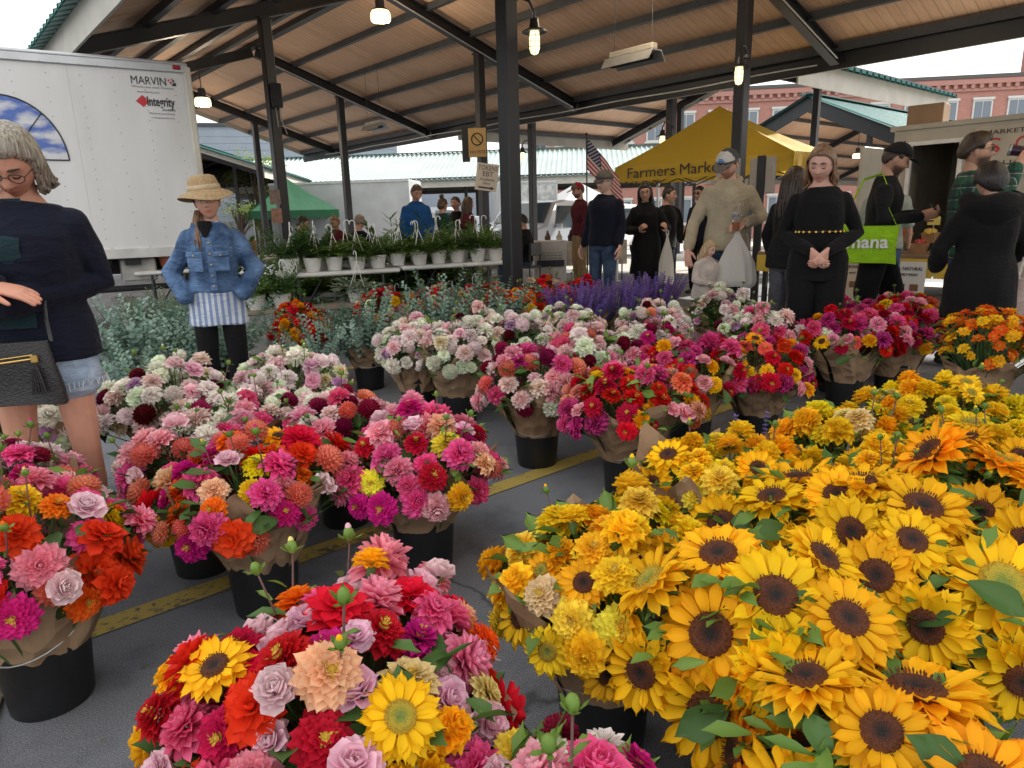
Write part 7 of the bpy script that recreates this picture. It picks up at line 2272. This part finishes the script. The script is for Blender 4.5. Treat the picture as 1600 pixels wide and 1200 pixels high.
FRAME = mat('spectacle_frame', (.03, .03, .035), .3); LENS = mat('dark_lens', (.008, .008, .009), .08)

SKIN1 = (.60, .34, .25); SKIN2 = (.50, .28, .19); SKIN3 = (.40, .215, .14); SKIN4 = (.62, .40, .30)
V = Vector
# 1 near woman with folded arms
r1, J1, S1, _ = person('grey-haired woman in black cardigan and denim shorts with folded arms', (-1.70, 2.44), R(16), 1.62, (.55, .275, .185), vx=.0085, lean=.12, side=.11, head=(R(0), R(42), R(5)), female=True, build=1.05,
    pose=dict(elL=(.235, .06, 1.15), wrL=(-.02, -.235, 1.09), elR=(-.22, -.05, 1.13), wrR=(.0, -.285, 1.165), kneeL=(.115, -.02, .49), kneeR=(-.105, -.02, .49)),
    pants=(DENIMP, 'thigh', .014), coat=dict(mat=NAVY, hem=.86, off=.034, name='cardigan', neck=1.45, flare=.3),
    hair=dict(mat=H_GREY, front=.58, back=-.62, side=-.22, thick=.022, lump=.005, long=.02, n=150, wave=.004, arc=(-.42, math.pi + .42), wide=1.0), glasses=(FRAME,), shoes=(.35, .34, .33),
    hands=[dict(at=((.0, -.292, 1.165), (.96, -.14, -.25), (.15, .35, -.9), -1), curl=.45, thumb=.3), dict(at=((-.04, -.24, 1.09), (-.95, -.1, -.1), (0, .9, .3), 1), curl=.6)])
person.panel('top', TEAL, 1.0, 1.47, .060, .030, .033)
bg_ = empty('handbag', world_of(r1, (-.03, -.22, .74), S1), R(14), 'black leather crossbody bag with gold zipper and tassel', 'handbag')
LEA = mat('leather_black', (.011, .011, .013), .38, 0, .3, 14, .35, 160)
mb = MB()
def bagf(a, b):
    t = 2 * math.pi * a; w_ = .150 + .012 * math.cos(math.pi * b); 
    return V((w_ * math.copysign(abs(math.cos(t)) ** .45, math.cos(t)), .038 * (1 - .55 * b) * math.copysign(abs(math.sin(t)) ** .7, math.sin(t)) + .004 * math.sin(9 * a + 5 * b), .205 * b - .012 * (1 - b) * math.cos(t) ** 2 + .006 * math.sin(t * 2) * (1 - b)))
mb.grid(bagf, 40, 10, closed=True); mb.add([bagf(i / 40, 0) for i in range(40)], [tuple(range(40))]); mb.add([bagf(i / 40, 1) for i in range(40)], [tuple(range(40))])
mb.build('bag_body', LEA, bg_)
GOLD = mat('gold_metal', (.60, .40, .12), .25, .9)
mb = MB(); mb.tube([(-.105, -.034, .135), (0, -.036, .142), (.095, -.034, .150)], .0035, 6); mb.tube([(-.105, -.034, .148), (0, -.036, .155), (.095, -.034, .163)], .0022, 6); mb.box((.10, -.04, .150), (.022, .008, .026), bevel=.003); mb.ball((-.12, -.034, .128), .006, nu=8, nv=6); mb.ball((-.122, -.034, .15), .006, nu=8, nv=6); mb.build('zipper', GOLD, bg_)
mb = MB()
for q in range(14):
    a = q * .45; mb.tube([(.10, -.043, .135), (.10 + .010 * math.cos(a), -.046 + .008 * math.sin(a), .11), (.10 + .020 * math.cos(a), -.046 + .013 * math.sin(a), .035)], .0022, 4)
mb.build('tassel', LEA, bg_)
for pts_ in (((.145, .0, .20), (.135, .02, .27), (.125, .06, .33)), ((-.145, 0, .20), (-.16, .03, .28), (-.15, .08, .34))):
    mb = MB(); mb.tube([V(p) for p in pts_], .006, 6, aspect=.4); mb.build('strap', LEA, bg_)
mb = MB()
rng = random.Random(3)
for s_ in (-1, 1):
    for q in range(46):
        a = q * .1366; c = J1['hipL' if s_ > 0 else 'hipR'].lerp(J1['kneeL' if s_ > 0 else 'kneeR'], .36)
        p = c + V((.124 * math.cos(a), .124 * math.sin(a), .02)); mb.tube([p, p + V((rng.gauss(0, .006), rng.gauss(0, .006), -.028 * rng.uniform(.5, 1.3)))], .0018, 3)
attach(r1, 'frayed_hem', mb, mat('thread_pale', (.5, .54, .58), .9), S1)

# 2 straw-hat woman in denim jacket
r2, J2, S2, _ = person('woman in straw hat and denim jacket with hands in her pockets', (-1.83, 4.32), R(14), 1.50, (.57, .31, .22), vx=.010, head=(R(4), R(2), R(-6)), female=True, build=.95, side=.04, lidded=False,
    pose=dict(elL=(.285, .05, 1.12), wrL=(.185, -.10, .95), elR=(-.285, .05, 1.12), wrR=(-.185, -.10, .95)),
    under=dict(mat=STRIPE, hem=.74, off=.020, sleeve=None, flare=.5), pants=(BLACK, 'ankle', .012), coat=dict(mat=DENIM, hem=.99, off=.034, name='denim_jacket', flare=.0, amp=.010, neck=1.47),
    hair=dict(mat=H_DKBLOND, front=.5, back=-.6, side=-.1, thick=.012, tail=[(-.07, .03, -.05), (-.09, -.02, -.11), (-.10, -.07, -.20), (-.10, -.085, -.30)]), hat=dict(kind='straw', mat=mat('straw', (.36, .245, .125), .8, 0, .22, 60, .5, 240), band=mat('straw_band', (.46, .36, .23), .8, 0, .15, 40)), shoes=(.03, .03, .03))
mb = MB()
for s_ in (-1, 1):
    P0 = V((s_ * .085, -.158, 1.25)); 
    mb.box(P0 + V((0, -.004, -.055)), (.105, .010, .12), bevel=.004, rot=Matrix.Rotation(s_ * .25, 3, 'Z')); mb.box(P0 + V((0, -.010, .005)), (.112, .012, .035), bevel=.004, rot=Matrix.Rotation(s_ * .25, 3, 'Z'))
attach(r2, 'chest_pocket', mb, DENIM, S2, False)
mb = MB()
for s_ in (-1, 1): mb.add([V((s_ * .012, -.125, 1.40)), V((s_ * .085, -.105, 1.475)), V((s_ * .115, -.105, 1.40)), V((s_ * .055, -.150, 1.345))], [(0, 1, 2, 3), (3, 2, 1, 0)])
attach(r2, 'collar', mb, DENIM, S2, False)
mb = MB(); mb.box((.02, -.168, 1.18), (.045, .012, .36), bevel=.004)
attach(r2, 'placket', mb, DENIM, S2, False)
mb = MB()
for q in range(5): mb.ball((.02, -.178, 1.03 + q * .075), .0075, .004, .0075, 8, 6)
for s_ in (-1, 1): mb.ball((s_ * .088, -.182, 1.245), .007, .004, .007, 8, 6)
attach(r2, 'buttons', mb, mat('button_brass', (.45, .30, .15), .35, .8), S2)
mb = MB(); mb.tube([(0, -.108, 1.475), (0, -.125, 1.44), (.0, -.148, 1.37)], [.05, .045, .012], 8, aspect=.3, up=(1, 0, 0)); attach(r2, 'undershirt', mb, BLACK, S2)

# 3 woman in black with clasped hands
r3, J3, S3, _ = person('woman in long black outfit with gold belt and clasped hands', (2.12, 4.78), R(-22), 1.67, (.60, .35, .27), vx=.011, head=(R(-14), R(22), R(5)), female=True, build=1.02, side=-.03,
    pose=dict(elL=(.245, .04, 1.13), wrL=(.045, -.22, 1.01), elR=(-.245, .04, 1.13), wrR=(-.045, -.22, 1.01)), top=dict(mat=BLACK, hem=.80, off=.014, flare=.2, neck=1.44, amp=.005), pants=(BLACK, 'ankle', .030),
    hair=dict(mat=H_DKBLOND, front=.62, back=-.62, side=-.05, thick=.016, long=.10, n=90, wave=.012, arc=(-.15, math.pi + .15), wide=1.1), shoes=(.015, .015, .015),
    hands=[dict(at=((.045, -.225, 1.01), (-.62, -.25, -.72), (-.5, .75, .2), 1), curl=1.25), dict(at=((-.045, -.225, 1.01), (.62, -.30, -.72), (.5, .75, .2), -1), curl=1.15)])
mb = MB(); mb.tube([(.168 * math.cos(t), -.006 + .128 * math.sin(t), 1.145) for t in [R(195 + q * 7.5) for q in range(21)]], .006, 6, aspect=.6)
for q in range(10): mb.box((.168 * math.cos(R(200 + q * 15)), -.008 + .130 * math.sin(R(200 + q * 15)), 1.145), (.016, .012, .018), bevel=.003)
attach(r3, 'belt', mb, GOLD, S3, False)
mb = MB(); mb.tube([(.012 * math.cos(t) + .02, -.275 + .004 * math.sin(3 * t), .925 + .012 * math.sin(t)) for t in [q * 6.2832 / 10 for q in range(11)]], .0025, 5); attach(r3, 'ring', mb, M['galv'], S3)

# 4 man with lime bag, in profile with a phone
r4, J4, S4, _ = person('man in black cap, jacket and shorts carrying a lime green bag', (3.10, 5.88), R(62), 1.76, SKIN2, lean=.06, head=(R(6), R(20), 0), beard=(.05, .03, .022),
    pose=dict(elL=(.27, -.06, 1.13), wrL=(.10, -.30, 1.17), elR=(-.27, -.02, 1.13), wrR=(-.07, -.30, 1.15), kneeL=(.10, -.16, .50), ankL=(.10, -.22, .085), kneeR=(-.10, .06, .50), ankR=(-.10, .24, .10)), top=dict(mat=BLACK2, hem=.88, off=.018, name='jacket'), pants=(BLACK, 'knee', .016),
    hair=dict(mat=H_DK, front=.5, back=-.5, side=.05, thick=.010), hat=dict(kind='cap', mat=mat_cloth('cap_black', (.012, .012, .013))), shoes=(.25, .25, .25),
    hands=[dict(at=((.09, -.31, 1.17), (-.35, -.85, .2), (-.8, .2, .5), 1), curl=1.1), dict(at=((-.06, -.31, 1.15), (.3, -.9, .15), (.8, .1, .5), -1), curl=1.1)])
mb = MB(); mb.box((.015, -.40, 1.19), (.075, .012, .15), bevel=.005, rot=Matrix.Rotation(-.7, 3, 'X')); ph_ = mb.build('mobile_phone', mat('phone_dark', (.02, .02, .024), .2), None, smooth=False)
ph_.matrix_world = Matrix.Translation(r4.location) @ Matrix.Rotation(R(62), 4, 'Z') @ Matrix.Scale(S4, 4); tag(ph_, 'dark mobile phone held by the man with the lime bag', 'phone')
LIME = mat_cloth('bag_lime', (.30, .58, .02), var=.1)
gb = empty('tote_bag', world_of(r4, (-.275, .06, .80), S4), R(62), 'lime green shoulder bag with white lettering', 'bag')
mb = MB()
def totef(a, b):
    t = 2 * math.pi * a; return V((.045 * (1 - .5 * b) * math.sin(t) - .01 * math.sin(6 * a + 4 * b), .21 * math.copysign(abs(math.cos(t)) ** .5, math.cos(t)) * (1 - .06 * math.sin(math.pi * b)), .29 * b - .015 * math.cos(t) ** 2 * (1 - b)))
mb.grid(totef, 36, 8, closed=True); mb.add([totef(i / 36, 0) for i in range(36)], [tuple(range(36))]); mb.build('bag_body', LIME, gb)
mb = MB(); mb.tube([(.0, -.19, .28), (.02, -.12, .42), (.10, -.085, .62), (.22, -.05, .70), (.24, .08, .66), (.12, .16, .46), (.0, .19, .28)], .012, 6, aspect=.3); mb.build('strap', LIME, gb)
lettering('mana', .14, M['white'], gb, (-.050, .165, .12), (math.pi / 2, 0, -math.pi / 2), width=.30, bold=.003)
# 5 man in sage shirt behind
r5, J5, S5, _ = person('man in pale sage shirt standing behind the lime bag man', (3.72, 6.95), R(150), 1.66, SKIN2, top=dict(mat=SAGE, hem=.88, off=.018, sleeve='short'), pants=(JEANS, 'ankle'), hair=dict(mat=H_DK, front=.5, back=-.5, thick=.010), far=True)
# 6 tall man in beige hooded shirt
r6, J6, S6, _ = person('tall man in beige hooded shirt and grey-white cap with iced drink', (2.02, 6.50), R(-14), 1.80, SKIN1, lean=.05, head=(R(-30), R(24), R(4)), build=1.04,
    pose=dict(elR=(-.29, -.03, 1.12), wrR=(-.33, -.15, .88), elL=(.30, .02, 1.14), wrL=(.135, -.22, 1.10)), top=dict(mat=BEIGE, hem=.86, off=.022, amp=.009), pants=(JEANS, 'ankle', .012), beard=(.30, .15, .09),
    hair=dict(mat=H_BROWN, front=.5, back=-.5, side=.05, thick=.010), hat=dict(kind='cap', mat=mat_cloth('cap_grey', (.07, .075, .08)), front=mat_cloth('cap_white', (.60, .58, .54)), brim=mat_cloth('cap_brim', (.16, .14, .12)), logo=mat('logo_blue', (.05, .25, .55), .5)), shoes=(.05, .04, .035),
    hands=[dict(at=((-.335, -.165, .87), (.05, -.35, -.93), (.5, .6, -.3), 1), curl=.5, spread=.2), dict(at=((.12, -.235, 1.10), (-.80, -.5, -.1), (-.2, .35, -.9), 1), curl=1.2)])
mb = MB()
mb.tube([(.10 * math.cos(t), .045 + .075 * math.sin(t), 1.475 + .022 * math.sin(t)) for t in [q * 6.2832 / 20 for q in range(21)]], [.026] * 21, 8); attach(r6, 'hood', mb, BEIGE, S6)
cupw = world_of(r6, (.055, -.33, 1.045), S6)
cp_ = empty('iced_drink', cupw, 0, 'clear plastic cup of iced coffee with straw in the beige-shirted man\'s hand', 'drink')
CLR = mat('clear_plastic', (.62, .60, .57), .12); MATS['clear_plastic'].node_tree.nodes['Principled BSDF'].inputs['Transmission Weight'].default_value = .7
mb = MB(); mb.lathe([(.030, .065), (.041, .135), (.043, .138), (.040, .155), (.015, .165), (0, .165)], 18); mb.build('cup', CLR, cp_)
mb = MB(); mb.lathe([(0, 0), (.028, .0), (.034, .07), (0, .07)], 18); mb.build('coffee', mat('coffee', (.22, .085, .03), .25), cp_)
mb = MB(); mb.tube([(0, 0, .02), (.02, -.01, .23)], .003, 5); mb.build('straw', mat('straw_pink', (.5, .38, .36), .5), cp_)
def plastic_bag(p, rz, label, w=.21, h=.42, col=WHITEC, flat=.45, seed=1):
    t = empty('shopping_bag', p, rz, label, 'bag')
    mb = MB()
    def fb(a, b):
        th = 2 * math.pi * a
        prof = np.interp(b, [0, .04, .15, .45, .7, .88, 1.0], [.75, .92, 1.0, .86, .52, .20, .07])
        wr = 1 + .10 * math.sin(th * 5 + b * 4 + seed) * (.3 + b) + .05 * math.sin(th * 11 + seed * 2)
        return V((w / 2 * prof * wr * math.cos(th), w / 2 * flat * prof * wr * math.sin(th), -h + h * b - .012 * math.cos(th * 2) * (1 - b)))
    mb.grid(fb, 44, 16, closed=True); mb.add([fb(i / 44, 0) for i in range(44)], [tuple(range(44))])
    mb.build('bag_body', mat_tent('bag_film', (.66, .64, .60), .3) if 'bag_film' not in bpy.data.materials else bpy.data.materials['bag_film'], t)
    mb = MB(); mb.tube([(-.012, 0, -.02), (-.014, 0, .03), (0, 0, .05), (.014, 0, .03), (.012, 0, -.02)], .007, 6, aspect=.5); mb.build('handle', bpy.data.materials['bag_film'], t)
plastic_bag(world_of(r6, (.075, -.29, 1.045), S6), R(-10), 'white plastic carrier bag hanging from the beige-shirted man\'s hand', .34, .50)
# 7 little girl
r7, J7, S7, _ = person('small blond girl in white sweater beside the beige-shirted man', (1.78, 6.26), R(24), 1.00, (.66, .42, .33), head=(R(12), R(20), 0), female=True, build=1.18, pose=dict(elL=(.26, -.10, 1.14), wrL=(.10, -.32, 1.02), elR=(-.26, -.05, 1.14), wrR=(-.12, -.30, 1.08)),
    top=dict(mat=mat_cloth('cloth_cream_knit', (.46, .42, .37), col2=(.58, .50, .46), var=.25), hem=.84, off=.03, amp=.010), pants=(mat_cloth('cloth_pink', (.50, .26, .30)), 'ankle', .012), hair=dict(mat=H_BLOND, front=.55, back=-.6, side=-.05, thick=.016, long=.16, n=80, wave=.010, arc=(-.3, math.pi + .3)), hands=[dict(at=((.09, -.33, 1.02), (-.3, -.85, -.3), (-.5, .3, -.6), 1), curl=.7, s=.9), dict(at=((-.11, -.31, 1.08), (.5, -.8, 0), (.3, .4, -.6), -1), curl=.7, s=.9)])
r7.scale = (1.0, 1.0, 1.0)
# head of a child is larger: scaled by its own proportions through a shorter body
# 8 flat-cap man
r8, J8, S8, _ = person('older man in grey flat cap and navy fleece', (1.14, 8.42), R(-38), 1.74, SKIN4, head=(R(-12), R(6), R(4)), side=.05, build=1.08, lidded=False, glasses=(FRAME,), top=dict(mat=NAVY, hem=.88, off=.024, name='fleece'), pants=(JEANS, 'ankle', .014), hair=dict(mat=H_GREY, front=.6, back=-.5, thick=.008), hat=dict(kind='flat', mat=mat_cloth('cap_tweed', (.10, .09, .08))),
    hands=[dict(at=((.265, -.07, .86), (0, -.2, -1), (-1, 0, 0), -1), curl=.8), dict(at=((-.265, -.07, .86), (0, -.2, -1), (1, 0, 0), 1), curl=.8)])
# 9 woman in black coat
r9, J9, S9, _ = person('long-haired woman in knee-length black coat holding a white bag', (1.76, 8.95), R(-4), 1.62, SKIN2, head=(R(-6), R(10), R(-5)), side=-.04, female=True, build=.98, lidded=False, glasses=(FRAME,), pose=dict(elL=(.29, .02, 1.12), wrL=(.24, -.19, 1.12), elR=(-.28, .0, 1.10), wrR=(-.13, -.22, 1.12)), coat=dict(mat=BLACK, hem=.52, off=.026, flare=.25, name='coat'), pants=(BLACK, 'ankle'),
    hair=dict(mat=H_BLACK, front=.55, back=-.6, side=-.1, thick=.018, long=.27, n=110, arc=(-.45, math.pi + .45)), hands=[dict(at=((.235, -.20, 1.12), (-.2, -.7, .5), (-.7, .2, .2), 1), curl=1.4), dict(at=((-.125, -.23, 1.12), (.3, -.7, .4), (.7, .2, .2), -1), curl=1.4)])
plastic_bag(world_of(r9, (.25, -.23, 1.06), S9), 0, 'long white tote bag hanging from the black-coated woman\'s hand', .20, .62, flat=.35, seed=4)
# 10 red cap man
r10, J10, S10, _ = person('man in red and grey cap with khaki trousers and maroon sleeves', (1.20, 11.75), R(-75), 1.76, SKIN2, head=(0, R(10), 0), far=True, top=dict(mat=MAROON, hem=.90, off=.022), pants=(KHAKI, 'ankle', .02), hair=dict(mat=H_DK, front=.5, back=-.5, thick=.010), hat=dict(kind='cap', mat=mat_cloth('cap_red', (.32, .025, .03)), front=mat_cloth('cap_grey2', (.12, .11, .10)), brim=mat_cloth('cap_brim', (.16, .14, .12))), beard=(.08, .05, .04))
# 11 long-haired woman seen from behind
r11, J11, S11, _ = person('dark long-haired woman in black jacket turned away beside the woman in black', (2.42, 6.05), R(118), 1.60, SKIN1, female=True, head=(0, R(8), 0), top=dict(mat=BLACK2, hem=.82, off=.024, name='jacket'), pants=(GREYC, 'ankle', .016), hair=dict(mat=H_DK, front=.55, back=-.6, side=-.1, thick=.018, long=.30, n=120, arc=(-.4, math.pi + .4)), shoes=(.03, .03, .03))
# 12 drinking man in plaid
r12, J12, S12, _ = person('man in sunglasses and green plaid shirt drinking from a dark cup', (3.52, 5.42), R(58), 1.76, SKIN2, head=(R(4), R(-4), 0), beard=(.04, .025, .02), lidded=False, glasses=(FRAME, LENS), pose=dict(elR=(-.30, -.20, 1.24), wrR=(-.13, -.26, 1.50), elL=(.27, .03, 1.12), wrL=(.25, -.12, .92)), top=dict(mat=PLAID, hem=.84, off=.024, name='plaid_shirt'), pants=(JEANS, 'ankle', .012), hair=dict(mat=H_DK, front=.50, back=-.35, side=.12, thick=.028, lump=.006),
    hands=[dict(at=((-.13, -.27, 1.50), (.35, -.45, .75), (.75, .2, -.1), -1), curl=1.2), dict(at=((.25, -.13, .92), (0, -.2, -1), (-1, 0, 0), -1), curl=.8)])
cw = world_of(r12, (-.045, -.275, 1.60), S12)
dc = empty('travel_cup', cw, R(58), 'dark purple cup raised by the man in plaid', 'cup'); dc.rotation_euler = (R(-78), 0, R(58))
mb = MB(); mb.lathe([(0, -.07), (.030, -.07), (.033, -.06), (.040, .06), (.041, .065), (.036, .065), (.030, -.05), (0, -.05)], 18); mb.build('cup', mat('cup_purple', (.035, .012, .03), .25), dc)
mb = MB(); mb.lathe([(.0415, .052), (.0425, .06), (.0415, .068)], 18); mb.build('rim', M['galv'], dc)
# 13 woman in hooded black coat from behind
r13, J13, S13, _ = person('dark-haired person in black hooded coat seen from behind', (3.00, 4.40), R(172), 1.50, SKIN2, female=True, build=1.16, head=(0, R(16), 0), pose=dict(elL=(.30, -.02, 1.14), wrL=(.22, -.22, .98), elR=(-.30, -.02, 1.14), wrR=(-.22, -.22, .98)), coat=dict(mat=BLACK, hem=.62, off=.034, flare=.22, name='hooded_coat', amp=.010), pants=(BLACK, 'ankle', .02), hair=dict(mat=H_BLACK, front=.45, back=-.75, side=-.1, thick=.030, lump=.006))
mb = MB()
mb.grid(lambda a, b: V(((.135 + .05 * math.sin(math.pi * b)) * math.cos(R(-20) + R(220) * a), .03 + (.10 + .055 * math.sin(math.pi * b)) * math.sin(R(-20) + R(220) * a), 1.50 - .16 * b * math.sin(math.pi * a) - .03 * b + .012 * math.sin(a * 14 + b * 6))), 26, 8)
hd_ = attach(r13, 'hood', mb, BLACK, S13); sm_ = hd_.modifiers.new('s', 'SOLIDIFY'); sm_.thickness = .03
mb = MB(); mb.tube([(.17 * math.cos(t), .018 + .13 * math.sin(t), 1.0) for t in [q * 6.2832 / 30 for q in range(31)]], .012, 6); attach(r13, 'waist_seam', mb, BLACK, S13)
tb = empty('canvas_tote', world_of(r13, (-.40, -.02, .42), S13), R(172), 'pale pink canvas bag at the side of the hooded coat', 'bag')
mb = MB(); mb.grid(lambda a, b: V((.17 * math.copysign(abs(math.cos(6.2832 * a)) ** .4, math.cos(6.2832 * a)) * (1 + .06 * b), .06 * math.sin(6.2832 * a) + .01 * math.sin(20 * a + 3 * b), .42 * b)), 40, 8, closed=True); mb.build('bag_body', mat_cloth('canvas_pink', (.55, .42, .38)), tb)
mb = MB(); mb.tube([(-.12, 0, .40), (-.08, 0, .62), (.08, 0, .62), (.12, 0, .40)], .012, 6, aspect=.4); mb.build('strap', WHITEC, tb)

# ---- people in the background
def bg_person(label, x, y, yaw, H, top_, pants_, hair_, sk=SKIN1, fem=False, seated=False, **kw):
    return person(label, (x, y), yaw, H, sk, top=dict(mat=top_, hem=.86, off=.022), pants=(pants_, 'ankle', .012), hair=hair_, female=fem, far=True, **kw)
SH = lambda m_: dict(mat=m_, front=.5, back=-.45, side=.08, thick=.012)
LH = lambda m_, L=.22: dict(mat=m_, front=.55, back=-.6, side=-.1, thick=.016, long=L, n=70)
bg_person('man in bright blue shirt with short brown hair behind the ferns', -1.40, 10.95, R(18), 1.78, BLUE, JEANS, SH(H_BROWN), SKIN2, head=(R(12), R(24), 0))
bg_person('woman with top knot and dark green sweater next to the blue-shirted man', -1.04, 11.35, R(150), 1.56, OLIVE, JEANS, dict(mat=H_BROWN, front=.5, back=-.6, thick=.014, bun=(0, .02, .15)), SKIN1, True)
bg_person('woman with dark hair facing the top-knot woman', -.86, 12.05, R(-30), 1.60, BLACK2, JEANS, SH(H_DK), SKIN1, True)
bg_person('woman with long brown hair and white shoulder strap', -.66, 11.75, R(120), 1.58, MAROON, JEANS, LH(H_BROWN, .25), SKIN1, True)
bg_person('person in dark coat standing behind the black-coated woman', 2.46, 10.9, R(-20), 1.60, BLACK2, JEANS, SH(H_DK), SKIN2)
bg_person('person in sunglasses and dark jacket under the yellow tent edge', 2.92, 10.75, R(-50), 1.62, NAVY, BLACK, SH(H_BLACK), SKIN2, glasses=(FRAME, LENS))
bg_person('shopper in black passing behind the beige-shirted man', 2.10, 9.3, R(60), 1.58, BLACK, BLACK, SH(H_BLACK), SKIN2)
# seated group at the far tables
def seat_person(label, x, y, yaw, hair_, top_, z, sk=SKIN1, fem=False):
    ch = empty('folding_chair', (x, y, ground_z(x, y)), yaw, 'dark folding chair under the ' + label.split(' ')[0] + ' ' + label.split(' ')[1] + ' ' + label.split(' ', 3)[2] + ' sitter', 'chair', 'folding chairs behind the ferns')
    mb = MB(); mb.box((0, .02, z - .02), (.42, .40, .03), bevel=.008); mb.build('seat', M['steel'], ch, smooth=False)
    mb = MB(); mb.box((0, .22, z + .28), (.40, .03, .22), bevel=.008); mb.build('backrest', M['steel'], ch, smooth=False)
    for sx in (-1, 1):
        for sy in (-.16, .20):
            mb = MB(); mb.tube([(sx * .19, sy, 0), (sx * .19, sy, z - .03 if sy < 0 else z + .38)], .012, 6); mb.build('leg', M['steel'], ch)
    r, J, S, b = person(label, (x, y), yaw, 1.72, sk, seated=True, far=True, female=fem, top=dict(mat=top_, hem=.90, off=.022), pants=(JEANS, 'ankle', .012), hair=hair_, head=(0, R(14), 0), pose=dict(ankL=(.13, -.40, .52), ankR=(-.13, -.40, .52), wrL=(.16, -.30, 1.06), wrR=(-.16, -.30, 1.06)))
    r.location.z += z - .84 * S
    return r
seat_person('grey haired seated man in navy jacket', -2.42, 11.5, R(165), SH(H_GREY), NAVY, .46)
seat_person('dark haired seated man in teal shirt', -3.42, 11.7, R(100), SH(H_BLACK), TEAL, .46, SKIN2)
seat_person('light haired seated woman in brown top', -3.10, 12.8, R(-20), SH(H_DKBLOND), MAROON, .46, SKIN2, True)
seat_person('dark clothed seated person by the thick column', .28, 12.2, R(-120), SH(H_BLACK), BLACK2, .40, SKIN2)

bpy.data.scenes.remove(TMP)
